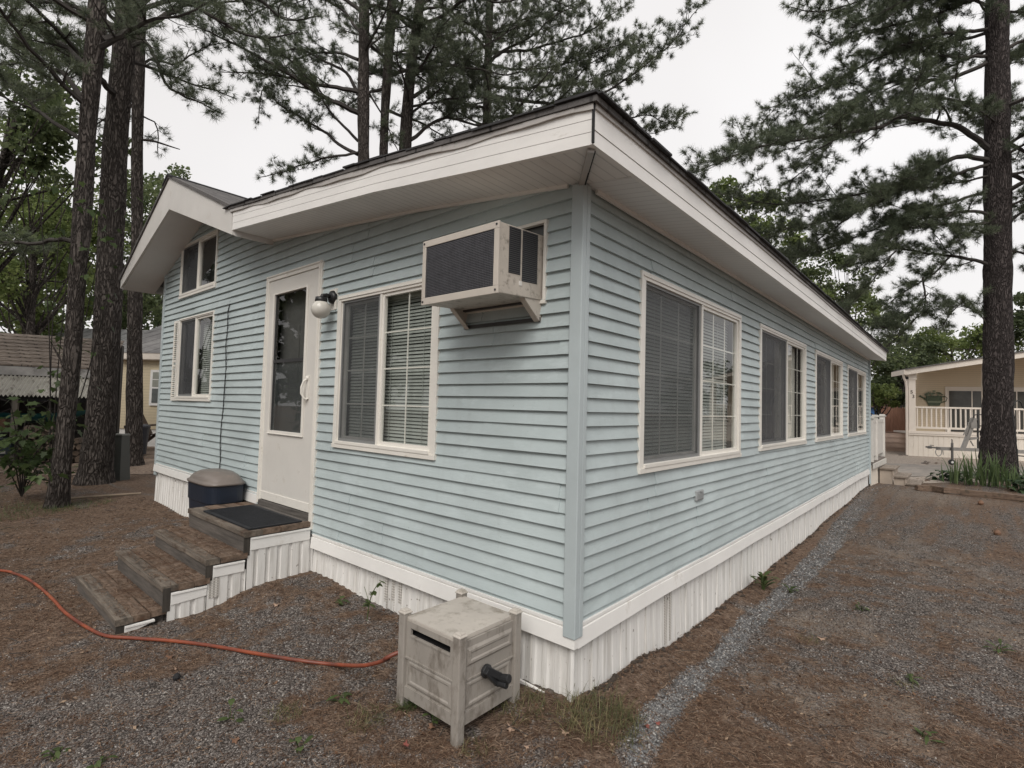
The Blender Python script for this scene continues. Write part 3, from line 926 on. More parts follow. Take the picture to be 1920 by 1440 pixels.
w['label'] = 'window beside the door with white blinds and grid'
w = make_window(WA, WIN_L['s0'], WIN_L['s1'], WIN_L['z0'], WIN_L['z1'], -5.22, 1, 1, (.48, 1), screen=M_screen_dark, grid=False, parent=HOUSE, cw=.03)
w = make_window(WA, WIN_U['s0'], WIN_U['s1'], WIN_U['z0'], WIN_U['z1'], -5.24, 1, 1, None, grid=False, parent=HOUSE, cw=.03, screen=M_screen_dark)
for i, ((a, b, m_), (z0, z1)) in enumerate(zip(WB_LIST, WBZ)):
    w = make_window(WB, a, b, z0, z1, m_, 3, 4, (0, 1) if i == 0 else None, screen=M_screen if i == 0 else M_screen_dark, parent=HOUSE, cw=.05, tilt=1.12)
# far windows: grey curtains left, pale sheets right painting in bright porch reflections
M_curt = mat('curtain_grey', (.20, .20, .21), .9, .1); M_pane_refl = mat('pane_reflection_pale', (.62, .60, .55), .9, .08)
for a, b, cm_ in ((3.0, 3.9, M_curt), (5.4, 6.35, M_curt), (7.83, 8.8, M_curt), (3.93, 4.77, M_pane_refl), (6.38, 7.26, M_pane_refl), (8.83, 9.8, M_pane_refl)):
    mb = MB()
    ss = np.linspace(a + .05, b - .05, 60)
    for s0_, s1_ in zip(ss[:-1], ss[1:]):
        mb.quad(WB(s0_, -.1 + .02 * math.sin(s0_ * 31), 1.23), WB(s1_, -.1 + .02 * math.sin(s1_ * 31), 1.23), WB(s1_, -.1 + .02 * math.sin(s1_ * 31), 2.31), WB(s0_, -.1 + .02 * math.sin(s0_ * 31), 2.31))
    part('curtain_and_reflection', mb, cm_, HOUSE, smooth=True)
# louvred shutter at the left window
mb = MB(); S0, S1 = -5.93, -5.775
mb.box(S0, S0 + .025, 0, .03, 1.505, 2.48, WA); mb.box(S1 - .025, S1, 0, .03, 1.505, 2.48, WA)
for z in (1.505, 1.97, 2.45): mb.box(S0 + .025, S1 - .025, 0, .028, z, z + .03, WA)
z = 1.545
while z < 2.44:
    if not (1.95 < z < 2.005): mb.obox(WA((S0 + S1) / 2, .016, z), (.0525, 0, 0), (0, .012, .009), (0, -.001, .0014))
    z += .024
part('shutter', mb, M_frame, HOUSE)

# storm door
mb = MB(); a, b, z0, z1 = DOOR['s0'], DOOR['s1'], DOOR['z0'], DOOR['z1']
mb.box(a, a + .05, -.03, .03, z0, z1, WA); mb.box(b - .055, b, -.03, .03, z0 - .08, z1, WA); mb.box(a + .05, b - .055, -.03, .0295, z1 - .05, z1, WA)
mb.box(a + .05, a + .062, -.03, .022, z0, z1 - .05, WA); mb.box(b - .067, b - .055, -.03, .022, z0, z1 - .05, WA)
mb.box(b - .03, b - .02, .03, .036, z0 - .08, z1, WA); mb.box(a + .012, a + .02, .03, .035, z0, z1, WA)
mb.box(a, b, .03, .036, z1 - .018, z1 - .008, WA)
frm = part('door_frame', mb, M_frame, HOUSE, bevel=.0015)
M_door = mat('door_paint', (.67, .65, .61), .45, .05, 2.5, dirt=(.5, .46, .4), dirt_scale=5, dirt_lo=.6)
da, db_, dz0, dz1 = -3.354, -2.497, .66, 2.618
ga, gb, gz0, gz1_ = -3.243, -2.672, 1.275, 2.485
mb = MB()
mb.box(da, ga, -.006, .02, dz0, dz1, WA); mb.box(gb, db_, -.006, .02, dz0, dz1, WA)
mb.box(ga, gb, -.006, .0195, gz1_, dz1, WA); mb.box(ga, gb, -.006, .0195, dz0, gz0, WA)
door = part('storm_door', mb, M_door, HOUSE)
mb = MB()
f = .03
mb.box(ga - f, ga, .02, .029, gz0 - f, gz1_ + f * .4, WA); mb.box(gb, gb + f, .02, .029, gz0 - f, gz1_ + f * .4, WA)
mb.box(ga, gb, .02, .0285, gz1_ - .002, gz1_ + f * .4, WA); mb.box(ga, gb, .02, .0285, gz0 - f, gz0, WA)
mb.box(ga - f, gb + f, .029, .034, gz0 - f, gz0 - f + .008, WA)
part('glazing_frame', mb, M_frame, door, bevel=.002)
mb = MB(); mb.box(da, db_, .02, .026, dz0, dz0 + .07, WA)
part('kick_plate', mb, M_frame, door, bevel=.002)
mb = MB(); mb.quad(WA(ga, .006, gz0), WA(gb, .006, gz0), WA(gb, .006, gz1_), WA(ga, .006, gz1_))
part('glass_pane', mb, M_glass, door)
mb = MB(); mb.quad(WA(ga, .003, gz0), WA(gb, .003, gz0), WA(gb, .003, 1.884), WA(ga, .003, 1.884))
part('insect_screen', mb, M_screen, door)
mb = MB(); mb.box(ga, gb, .004, .016, 1.872, 1.9, WA); mb.box(ga, ga + .014, .004, .014, gz0, gz1_, WA)
part('glazing_bar', mb, mat('dark_bar', (.04, .04, .042), .5), door)
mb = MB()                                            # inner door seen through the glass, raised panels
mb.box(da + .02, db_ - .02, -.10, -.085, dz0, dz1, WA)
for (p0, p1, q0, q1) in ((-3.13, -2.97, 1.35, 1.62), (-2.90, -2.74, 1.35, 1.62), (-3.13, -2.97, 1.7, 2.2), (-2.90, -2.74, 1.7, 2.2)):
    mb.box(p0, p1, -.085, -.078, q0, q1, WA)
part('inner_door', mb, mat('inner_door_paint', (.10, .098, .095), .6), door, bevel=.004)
mb = MB()
mb.box(-2.607, -2.572, .02, .03, 1.555, 1.745, WA)
mb.tube([WA(-2.59, .03, 1.72), WA(-2.592, .06, 1.70), WA(-2.602, .072, 1.65), WA(-2.604, .07, 1.60), WA(-2.592, .05, 1.56), WA(-2.588, .03, 1.552)], .009, 8)
mb.lathe([(.018, 0), (.02, .01), (.012, .016)], WA(-2.589, .03, 1.725), 12, (1, 0, 0), (0, 0, 1), (0, -1, 0))
part('door_handle', mb, M_frame, door, smooth=False, bevel=.002)
mb = MB(); r = random.Random(4)                      # rough sill below the door
mb.box(a + .01, b - .06, -.02, .06, .57, .603, WA); mb.box(a + .03, b - .06, -.02, .03, .604, .652, WA)
part('door_sill', mb, wood_mat('old_sill', (.05, .045, .04), (.17, .155, .14), 0), HOUSE, bevel=.004)

# ================================================================== THINGS ON AND BESIDE THE HOUSE
# ---- window air conditioner on brackets
M_acbody = mat('ac_beige_metal', (.52, .475, .42), .5, .07, 5, dirt=(.20, .165, .13), dirt_scale=26, dirt_lo=.60)
M_acdirty = mat('ac_beige_metal_stained', (.50, .455, .40), .55, .1, 6, dirt=(.22, .19, .155), dirt_scale=22, dirt_lo=.52)
M_acdark = mat('ac_dark_coil', (.025, .026, .03), .6, .3, 80)
M_acfin = mat('ac_fins', (.085, .085, .095), .5, .2, 30)
AX0, AX1, AY0, AY1, AZ0, AZ1 = -.772, -.222, -.36, -.0, 2.095, 2.435
AC = thing('air_conditioner', 'beige window air conditioner jutting from the wall above brackets, grille to the left', 'air conditioner', ((AX0 + AX1) / 2, -.18, AZ0))
tl = lambda y: -.022 * (y / -.36)           # slight outward tilt
def acp(x, y, z): return (x, y, z + tl(y))
mb = MB(); mb.box(AX0, AX1, AY0 + .012, AY1 + .05, AZ0, AZ1, acp)
part('casing', mb, M_acdirty, AC, bevel=.004)
mb = MB()
yf = AY0
mb.box(AX0 - .003, AX1 + .003, yf, yf + .012, AZ1 - .032, AZ1 + .003, acp); mb.box(AX0 - .003, AX1 + .003, yf, yf + .012, AZ0 - .003, AZ0 + .034, acp)
mb.box(AX0 - .003, AX0 + .024, yf, yf + .0118, AZ0 + .034, AZ1 - .032, acp); mb.box(AX1 - .028, AX1 + .003, yf, yf + .0118, AZ0 + .034, AZ1 - .032, acp)
part('front_frame', mb, M_acbody, AC, bevel=.002)
mb = MB(); mb.quad(acp(AX0 + .024, yf + .0105, AZ0 + .034), acp(AX1 - .028, yf + .0105, AZ0 + .034), acp(AX1 - .028, yf + .0105, AZ1 - .032), acp(AX0 + .024, yf + .0105, AZ1 - .032))
g = part('coil', mb, M_acdark, AC)
mb = MB()
for i in range(47):
    x = AX0 + .024 + (AX1 - AX0 - .052) * i / 46; mb.box(x - .0011, x + .0011, yf + .004, yf + .007, AZ0 + .034, AZ1 - .032, acp)
for i in range(34):
    z = AZ0 + .034 + (AZ1 - AZ0 - .066) * i / 33; mb.box(AX0 + .024, AX1 - .028, yf + .003, yf + .0055, z - .0018, z + .0018, acp)
part('grille', mb, M_acfin, AC)
for x, z in ((AX0 + .01, AZ1 - .012), (AX1 - .012, AZ1 - .012), (AX1 - .012, AZ0 + .014), (AX0 + .01, AZ0 + .014)):
    mb = MB(); mb.lathe([(.006, 0), (.005, .003)], acp(x, yf - .0005, z), 8, (1, 0, 0), (0, 0, 1), (0, -1, 0))
    part('screw', mb, M_acdark, AC)
for (y0, y1, z0, z1) in ((-.283, -.197, 2.200, 2.428), (-.182, -.062, 2.172, 2.428)):
    mb = MB(); mb.box(AX1 - .002, AX1 + .0015, y0, y1, z0, z1, acp)
    lv = part('louvre', mb, M_acdark, AC)
    mb = MB(); n = int((z1 - z0) / .0098)
    for i in range(n):
        z = z0 + (z1 - z0) * (i + .5) / n; mb.box(AX1 + .0015, AX1 + .0042, y0, y1, z - .0012, z + .0014, acp)
    part('slats', mb, mat('ac_slats', (.09, .09, .095), .5), lv)
mb = MB(); mb.box(AX1, AX1 + .002, -.203, -.182, 2.148, 2.170, acp)
part('sticker', mb, M_white, AC)
for x0, sx in ((-.232, 1), (-.775, -1)):
    mb = MB()
    mb.prism([(x0, -.005, 2.100), (x0, -.15, 2.088), (x0, -.135, 2.072), (x0, -.025, 1.985), (x0, -.005, 1.985)], (.004 * sx, 0, 0))
    mb.prism([(x0, -.150, 2.088), (x0, -.135, 2.070), (x0, -.025, 1.983), (x0, -.040, 1.999)], (-.03 * sx, 0, 0))
    part('bracket', mb, M_acbody, AC)
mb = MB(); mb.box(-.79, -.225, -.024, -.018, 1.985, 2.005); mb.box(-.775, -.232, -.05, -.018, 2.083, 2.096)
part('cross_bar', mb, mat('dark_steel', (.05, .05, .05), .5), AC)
mb = MB()
mb.box(-.812, -.214, -.02, -.012, 2.094, 2.496, WA)
part('filler_panel', mb, mat('filler_grey', (.12, .125, .125), .6), AC); mb = MB()
mb.box(-.836, -.195, .0, .026, 2.497, 2.515, WA); mb.box(-.836, -.195, .0, .026, 2.075, 2.093, WA)
mb.box(-.213, -.195, .0, .0255, 2.093, 2.497, WA); mb.box(-.836, -.818, .0, .0255, 2.093, 2.497, WA)
part('wall_sleeve', mb, M_frame, AC, bevel=.002)

# ---- porch lamp
LP = thing('porch_lamp', 'round white glass globe lamp with black arm between door and window', 'lamp', (-2.245, 0, 2.33))
mb = MB(); mb.box(-2.305, -2.2, .008, .024, 2.248, 2.412, WA); mb.box(-2.222, -2.2, .024, .034, 2.248, 2.412, WA)
part('mounting_block', mb, M_frame, LP, bevel=.002)
M_black = mat('black_metal', (.015, .015, .016), .4, .1)
mb = MB(); mb.lathe([(.050, 0), (.052, .01), (.046, .026), (.03, .036)], (-2.245, -.025, 2.345), 20, (1, 0, 0), (0, 0, 1), (0, -1, 0))
mb.tube([(-2.245, -.05, 2.345), (-2.247, -.085, 2.352), (-2.25, -.115, 2.345), (-2.25, -.125, 2.32)], .016, 10)
mb.lathe([(.018, .03), (.042, .024), (.046, .0), (.043, -.012)], (-2.25, -.125, 2.305), 20)
part('arm', mb, M_black, LP, smooth=True)
mg, t, b = new_mat('globe_glass')
b.inputs['Base Color'].default_value = (.62, .60, .55, 1); b.inputs['Roughness'].default_value = .18
b.inputs['Subsurface Weight'].default_value = .3; b.inputs['Subsurface Radius'].default_value = (.03, .03, .03)
mb = MB(); R_ = .071
mb.lathe([(R_ * math.sin(a), -R_ * math.cos(a)) for a in np.linspace(.03, math.pi - .62, 16)], (-2.25, -.125, 2.238), 28)
part('globe', mb, mg, LP, smooth=True)

# ---- loose cable and outlet box
mb = MB(); r = random.Random(3)
pts = [(-4.268, -.012, 2.552), (-4.275, -.03, 2.45), (-4.288, -.022, 2.25), (-4.29, -.03, 2.1), (-4.278, -.022, 1.85), (-4.272, -.03, 1.62), (-4.29, -.025, 1.45), (-4.322, -.024, 1.27), (-4.318, -.028, 1.1), (-4.302, -.024, .92), (-4.300, -.03, .80), (-4.26, -.04, .72)]
P = []
for a, c in zip(pts[:-1], pts[1:]):
    for f in (0, .34, .67): P.append(tuple(a[i] + (c[i] - a[i]) * f for i in range(3)))
mb.tube(P + [pts[-1]], .0052, 6)
single('hanging_cable', mb, M_black, 'thin black cable hanging down the blue siding left of the door', 'cable', (-4.28, -.02, .72))
OB = thing('outlet_box', 'small grey outlet box on the long wall below the big window', 'outlet', (0, 1.51, .92))
mb = MB(); mb.box(1.45, 1.578, .004, .034, .918, .988, WB)
part('cover', mb, mat('outlet_grey', (.33, .345, .35), .5, .06), OB, bevel=.006)
mb = MB(); mb.box(1.468, 1.56, .034, .038, .928, .972, WB); mb.box(1.50, 1.53, .038, .043, .975, .985, WB)
part('lid', mb, mat('outlet_grey_lid', (.28, .295, .30), .5, .06), OB, bevel=.002)

# ---- weathered wooden steps
M_wood = wood_mat('weathered_tread', (.06, .042, .030), (.26, .185, .135), 0, .92, moss=(.09, .048, .027))
M_wood_d = wood_mat('weathered_riser', (.045, .04, .036), (.155, .135, .118), 0, .92)
M_wood_n = wood_mat('weathered_nosing', (.05, .042, .035), (.235, .195, .155), 0, .92, moss=(.07, .045, .03))
SX0, SX1 = -3.58, -2.44
ST = thing('wooden_steps', 'four weathered grey brown wooden steps up to the door with white side trim', 'steps', ((SX0 + SX1) / 2, -.6, .12))
LV = [(.598, .0, -.515), (.448, -.515, -.755), (.328, -.755, -1.0), (.190, -1.0, -1.240)]
rr = random.Random(6)
for i, (z, yb, yf_) in enumerate(LV):
    yb2 = yb if i == 0 else yb + .015
    n = 4 if i == 0 else 3
    for k in range(n):
        a = yf_ - .018 + (yb2 - yf_ + .018) * k / n + .003; c = yf_ - .018 + (yb2 - yf_ + .018) * (k + 1) / n - .003
        mb = MB(); x0 = SX0 + rr.uniform(-.015, .01); x1 = SX1 + rr.uniform(-.012, .008)
        m_ = 14; xs = np.linspace(x0, x1, m_)
        zo = rr.uniform(-.003, .003); sag = rr.uniform(-.004, .004)
        base = len(mb.v)
        for j, x in enumerate(xs):
            w1 = .004 * (vnoise(x * 6, k + i * 5.0, 4) - .5) * 2; zz = z + zo + sag * math.sin(j / (m_ - 1) * math.pi) + .003 * (vnoise(x * 9, k * 3.1, 9) - .5)
            mb.v += [(x, a + w1, zz - .034), (x, c + w1, zz - .034), (x, c + w1, zz), (x, a + w1, zz)]
        for j in range(m_ - 1):
            for q in range(4):
                p0 = base + j * 4 + q; p1 = base + j * 4 + (q + 1) % 4
                mb.f.append((p0, p1, p1 + 4, p0 + 4))
        mb.f.append((base, base + 1, base + 2, base + 3)); e = base + (m_ - 1) * 4; mb.f.append((e + 3, e + 2, e + 1, e))
        part('tread_board', mb, M_wood_n if k == 0 else M_wood, ST, bevel=.003)
    zl = LV[i + 1][0] if i < 3 else .06
    mb = MB(); mb.box(SX0 + .01, SX1 - .012, yf_ - .004, yf_ + .03, zl - .01, z - .036)
    part('riser', mb, M_wood_d, ST, bevel=.003)
    mb = MB(); mb.box(SX1 - .012, SX1 - .003, yf_ - .012, yf_ + .03, zl - .02, z - .01)       # dark end grain at the nosing
    part('end_grain', mb, wood_mat('end_grain', (.02, .018, .015), (.07, .06, .05), 2), ST)
    # white trim board on the side
    zt = z - .046; zb_ = zt - (.09 if i == 0 else .078 if i < 3 else .045)
    y0_, y1_ = yf_ + .032, (yb - .002 if i else -.03)
    mb = MB()
    pts = [(SX1, y0_, zb_), (SX1, y1_, zb_ + (.0 if i < 2 else .012)), (SX1, y1_, zt), (SX1, y0_, zt)]
    if i == 3: pts = [(SX1, y0_, zb_ - .01), (SX1, y1_ - .06, zb_ + .03), (SX1, y1_ - .05, zt), (SX1, y0_, zt)]
    mb.prism(pts, (-.02, 0, 0))
    mb.prism([(SX1 + .006, y0_, zt - .014), (SX1 + .006, y1_ - (.05 if i == 3 else 0), zt - .014), (SX1 + .006, y1_ - (.05 if i == 3 else 0), zt), (SX1 + .006, y0_, zt)], (-.006, 0, 0))
    part('side_trim', mb, M_white, ST, bevel=.002)
# ribbed white side skirting under the landing and second tread
def side_skirt(y0, y1, zt, seed):
    mb = MB(); y = y0; pts = []
    while y < y1:
        pts += [(y, 0), (y + .045, 0), (y + .052, -.012), (y + .072, -.012), (y + .078, 0)]; y += .085
    pts = [p for p in pts if p[0] < y1] + [(y1, 0)]
    for (a, d0), (c, d1) in zip(pts[:-1], pts[1:]):
        mb.quad((SX1 - .006 + d0, a, gz1(SX1, a) - .05), (SX1 - .006 + d1, c, gz1(SX1, c) - .05), (SX1 - .006 + d1, c, zt), (SX1 - .006 + d0, a, zt))
    return part('side_skirting', mb, M_skirt, ST)
side_skirt(-.50, -.0, .475, 1)
side_skirt(-.755, -.505, .335, 2)
side_skirt(-.985, -.76, .215, 3)
mb = MB(); mb.box(SX1 - .012, SX1 - .003, -.745, -.68, .19, .318)
part('side_vent', mb, M_vent, ST)
mb = MB(); mb.box(SX0 + .03, SX1 - .05, -.50, -.01, .10, .555); mb.box(SX0 + .03, SX1 - .05, -.74, -.505, .08, .405); mb.box(SX0 + .03, SX1 - .05, -.985, -.745, .05, .285); mb.box(SX0 + .03, SX1 - .05, -1.22, -.99, .03, .15)
part('stringer', mb, M_wood_d, ST)
# door mat
mb = MB(); n = 12
mx0, mx1, my0, my1 = -3.36, -2.475, -.485, -.085
mb.box(mx0, mx1, my0, my1, .6005, .611)
for q in range(36):
    x = mx0 + .03 + (mx1 - mx0 - .06) * q / 35; mb.box(x - .006, x + .004, my0 + .03, my1 - .03, .611, .6135)
single('door_mat', mb, mat('black_rubber', (.014, .016, .02), .7, .3, 14, dirt=(.10, .085, .07), dirt_scale=24, dirt_lo=.69), 'black ribbed door mat lying on the landing of the steps', 'door mat')

# ---- storage bin with domed lid
BN = thing('storage_bin', 'dark navy plastic tub with a domed taupe lid beside the steps', 'bin', (-3.895, -.205, gz1(-3.895, -.205)))
def superel(a, b_, e, n=40):
    out = []
    for j in range(n):
        t_ = 2 * math.pi * j / n; c, s_ = math.cos(t_), math.sin(t_)
        out.append((a * math.copysign(abs(c) ** e, c), b_ * math.copysign(abs(s_) ** e, s_)))
    return out
def loft(rings, c, cap=(True, True)):
    mb = MB(); n = len(rings[0][0])
    for xy, z in rings: mb.v += [(c[0] + x, c[1] + y, z) for x, y in xy]
    for i in range(len(rings) - 1):
        for j in range(n):
            a = i * n + j; b_ = i * n + (j + 1) % n
            mb.f.append((a, b_, b_ + n, a + n))
    if cap[0]: mb.f.append(tuple(range(n - 1, -1, -1)))
    if cap[1]: mb.f.append(tuple((len(rings) - 1) * n + j for j in range(n)))
    return mb
BC = (-3.895, -.205); BA, BB = .315, .168
gzb = gz1(*BC) - .01
part('tub', loft([(superel(BA * .84, BB * .84, .45), gzb), (superel(BA * .95, BB * .95, .45), .60), (superel(BA * .985, BB * .985, .45), .605), (superel(BA, BB, .45), .755), (superel(BA * 1.02, BB * 1.02, .45), .765)], BC), mat('navy_plastic', (.010, .017, .032), .45, .15, 5, dirt=(.05, .05, .05), dirt_scale=12, dirt_lo=.66), BN, smooth=False, bevel=.003)
lid_m = mat('taupe_plastic', (.185, .16, .143), .38, .12, 4, dirt=(.29, .235, .19), dirt_scale=8, dirt_lo=.58)
part('lid', loft([(superel(BA * 1.05, BB * 1.07, .5), .762), (superel(BA * 1.06, BB * 1.08, .5), .778), (superel(BA * 1.0, BB * 1.0, .55), .786), (superel(BA * .97, BB * .97, .6), .806), (superel(BA * .86, BB * .88, .7), .838), (superel(BA * .66, BB * .7, .8), .862), (superel(BA * .4, BB * .45, .9), .874), (superel(BA * .12, BB * .14, 1), .878)], BC), lid_m, BN, smooth=True)
mb = MB(); mb.box(BC[0] - BA * 1.05 - .04, BC[0] - BA * 1.0, BC[1] - .06, BC[1] + .06, .786, .778)
part('handle', mb, lid_m, BN, bevel=.004)

# ---- hose reel box
M_reel = mat('reel_box_taupe', (.31, .285, .255), .6, .1, 5, dirt=(.17, .148, .125), dirt_scale=13, dirt_lo=.49, stretch=(1, 1, .45), bmp=.1, bscale=40)
M_reel_top = mat('reel_box_lid_taupe', (.46, .425, .38), .6, .1, 5, dirt=(.26, .23, .19), dirt_scale=9, dirt_lo=.5, bmp=.1, bscale=40)
HX1, HX0, HY0, HY1 = -.219, -.596, -.537, -.168
HB = thing('hose_reel_box', 'taupe plastic hose reel box with corner posts by the house corner', 'hose reel', ((HX0 + HX1) / 2, (HY0 + HY1) / 2, .10))
PW = .022
for x, y in ((HX1, HY0), (HX0, HY0), (HX1, HY1), (HX0, HY1)):
    g0 = gz1(x, y) - .01
    mb = MB(); mb.box(x - PW, x + PW, y - PW, y + PW, g0, .545)
    p_ = part('corner_post', mb, M_reel, HB, bevel=.005)
    mb = MB(); mb.lathe([(PW * 1.15, 0), (PW * 1.2, .005), (PW * 1.0, .009), (PW * .9, .010), (PW * .85, .016), (PW * .35, .021)], (x, y, .545), 4, (.98, .98, 0), (-.98, .98, 0))
    part('finial', mb, M_reel_top, p_, bevel=.002)
def raised(mb, W, s0, s1, z0, z1, d, h=.008):
    """raised field panel with sloped edges"""
    e = .012
    o = [W(s0, d, z0), W(s1, d, z0), W(s1, d, z1), W(s0, d, z1)]; i = [W(s0 + e, d + h, z0 + e), W(s1 - e, d + h, z0 + e), W(s1 - e, d + h, z1 - e), W(s0 + e, d + h, z1 - e)]
    j = [W(s0 + e * 1.8, d + h, z0 + e * 1.8), W(s1 - e * 1.8, d + h, z0 + e * 1.8), W(s1 - e * 1.8, d + h, z1 - e * 1.8), W(s0 + e * 1.8, d + h, z1 - e * 1.8)]
    k_ = [W(s0 + e * 2.3, d + h * .45, z0 + e * 2.3), W(s1 - e * 2.3, d + h * .45, z0 + e * 2.3), W(s1 - e * 2.3, d + h * .45, z1 - e * 2.3), W(s0 + e * 2.3, d + h * .45, z1 - e * 2.3)]
    for A_, B_ in ((o, i), (i, j), (j, k_)):
        for q in range(4): mb.quad(A_[q], A_[(q + 1) % 4], B_[(q + 1) % 4], B_[q])
    mb.poly(k_)
def face(W, s0, s1, slot):
    mb = MB()
    zt, zb_ = .515, .175
    if slot:
        mb.box(s0, s1, -.012, .0, .35, .455, W); mb.box(s0, s1, -.012, .0, .488, zt, W)
        mb.box(s0, s0 + .03, -.012, .0, .455, .488, W); mb.box(s1 - .03, s1, -.012, .0, .455, .488, W)
        mb.box(s0 + .03, s1 - .03, -.004, .004, .448, .456, W)
    else:
        mb.box(s0, s1, -.012, .0, .345, zt, W); raised(mb, W, s0 + .012, s1 - .012, .405, .485, .0)
    mb.box(s0, s1, -.012, .004, zb_ - .012, zb_ + .04, W)
    mb.box(s0, s1, -.012, -.006, zb_ + .04, .35 if slot else .345, W)
    raised(mb, W, s0 + .012, s1 - .012, zb_ + .046, .342, -.006)
    mb.box(s0, s1, -.012, .004, .33 if False else .344, .352, W)
    return mb
WF = lambda s, d, z: (s, HY0 - .006 - d, z)
WR = lambda s, d, z: (HX1 + .006 + d, s, z)
part('front_panel', face(WF, HX0 + PW, HX1 - PW, True), M_reel, HB)
part('side_panel', face(WR, HY0 + PW, HY1 - PW, False), M_reel, HB)
WL2 = lambda s, d, z: (HX0 - .006 - d, s, z)
part('side_panel', face(WL2, HY0 + PW, HY1 - PW, False), M_reel, HB)
mb = MB(); mb.box(HX0 + .0, HX1 - .0, HY1 + .0, HY1 + .012, .165, .515)
part('back_panel', mb, M_reel, HB)
mb = MB(); mb.box(HX0 + PW, HX1 - PW, HY0 + .02, HY1 - .01, .19, .45)
part('hose_drum', mb, M_dark, HB)
mb = MB()
nx_, ny_ = 10, 10
gxs = np.linspace(HX0 + .012, HX1 + .004 - .012, nx_); gys = np.linspace(HY0 - .004, HY1 + .004, ny_)
for a in range(nx_):
    for c in range(ny_):
        u, v_ = a / (nx_ - 1) * 2 - 1, c / (ny_ - 1) * 2 - 1
        mb.v.append((gxs[a], gys[c], .532 + .008 * (1 - u * u) * (1 - v_ * v_)))
for a in range(nx_ - 1):
    for c in range(ny_ - 1):
        q = a * ny_ + c; mb.f.append((q, q + ny_, q + ny_ + 1, q + 1))
part('lid', mb, M_reel_top, HB, smooth=True)
mb = MB(); mb.box(HX0 + .012, HX1 - .008, HY0 - .005, HY1 + .004, .512, .5315)
part('lid_rim', mb, M_reel_top, HB, bevel=.004)
# crank handle on the side facing right
M_crank = mat('black_plastic', (.018, .019, .021), .5, .15)
mb = MB()
cc = np.array((HX1 + .018, -.385, .352))
mb.lathe([(.03, 0), (.03, .014), (.022, .02)], cc - np.array((.006, 0, 0)), 16, (0, 1, 0), (0, 0, 1), (1, 0, 0))
mb.beam(cc + np.array((.018, -.02, .018)), cc + np.array((.03, .05, -.06)), .035, .026, (1, 0, 0))
mb.beam(cc + np.array((.02, -.022, .022)), cc + np.array((.052, .04, -.02)), .012, .03, (0, 0, 1))
mb.tube([cc + np.array((.018, .045, -.035)), cc + np.array((.095, .05, -.02))], [.016, .019], 12)
mb.tube([cc + np.array((.02, .04, -.055)), cc + np.array((.085, .045, -.05))], [.014, .016], 10)
part('crank', mb, M_crank, HB, bevel=.002)

# ---- orange hose
def smooth_path(P, n=6):
    P = [np.array(p, float) for p in P]; out = []
    for i in range(len(P) - 1):
        p0 = P[max(i - 1, 0)]; p1 = P[i]; p2 = P[i + 1]; p3 = P[min(i + 2, len(P) - 1)]
        for k in range(n):
            t_ = k / n
            out.append(.5 * ((2 * p1) + (-p0 + p2) * t_ + (2 * p0 - 5 * p1 + 4 * p2 - p3) * t_ ** 2 + (-p0 + 3 * p1 - 3 * p2 + p3) * t_ ** 3))
    out.append(P[-1]); return out
HP = []
for px, py in ((-260, 1080), (-120, 1062), (0, 1070), (28, 1076), (50, 1085), (75, 1102), (100, 1125), (115, 1142), (130, 1155), (165, 1178), (200, 1193), (250, 1197), (330, 1203), (400, 1212), (480, 1226), (560, 1239), (620, 1246), (670, 1248), (710, 1241)):
    q = onz(px, py, .12)
    for _ in range(4): q = onz(px, py, float(ground_z(q[0], q[1])) + .012)
    HP.append((q[0], q[1]))
HP = [(a, c, float(ground_z(a, c)) + .014) for a, c in HP[:-2]] + [tuple(onz(672, 1248, .20)), tuple(onz(700, 1244.5, .235)), tuple(onz(728, 1235, .285)), (-.665, -.595, .325), (-.62, -.55, .355), (-.57, -.45, .37)]
mh, t, b = new_mat('orange_hose')
f = ramp(t, noise(t, coords(t, (1, 1, 1)), 3.2, 5), [(.35, (.13, .036, .024)), (.55, (.27, .065, .028)), (.7, (.36, .11, .045))])
f2 = ramp(t, noise(t, coords(t), 9, 6), [(.52, (0, 0, 0)), (.72, (.75, .75, .75))])
t.links.new(mixc(t, f2, f, (.09, .04, .03)), b.inputs['Base Color']); b.inputs['Roughness'].default_value = .45
mb = MB(); mb.tube(smooth_path(HP, 8), .0098, 10)
single('garden_hose', mb, mh, 'faded orange garden hose snaking over the gravel to the reel box', 'hose', (-2, -1, .1), smooth=True)

# ================================================================== RIGHT SIDE: DECK, NEIGHBOUR, STREET
M_cream = mat('cream_white', (.76, .69, .61), .5, .05, 2)
M_cream_skirt = mat('cream_skirting', (.74, .68, .60), .55, .06, 2)
# white deck at the far end of the blue house
DK = thing('deck', 'white railed deck landing at the far end of the blue house', 'deck', (-.8, 11.4, .1))
M_dkwhite = mat('deck_white', (.62, .60, .56), .5, .08, 4, dirt=(.42, .39, .35), dirt_scale=9, dirt_lo=.6)
mb = MB(); mb.box(-2.2, .07, 10.34, 12.5, .585, .625)
part('floor', mb, wood_mat('deck_boards', (.10, .085, .075), (.23, .20, .175), 1), DK)
mb = MB(); mb.prism([(.10, 10.36, .50), (.10, 12.5, .47), (.10, 12.5, .58), (.10, 10.36, .59)], (-.03, 0, 0))
part('trim_board', mb, M_dkwhite, DK)
mb = MB(); y = 10.36
while y < 12.5:
    mb.box(.03, .05, y, y + .07, .02, .58); mb.box(.03, .042, y + .07, y + .1, .02, .58); y += .1
part('skirting', mb, M_cream_skirt, DK)
for y, z in ((10.42, 1.50), (11.10, 1.53), (12.42, 1.55)):
    mb = MB(); mb.box(-.02, .08, y - .05, y + .05, .62, z - .02); mb.box(-.04, .10, y - .07, y + .07, z - .02, z); mb.box(-.02, .08, y - .05, y + .05, z, z + .03)
    part('post', mb, M_dkwhite, DK, bevel=.004)
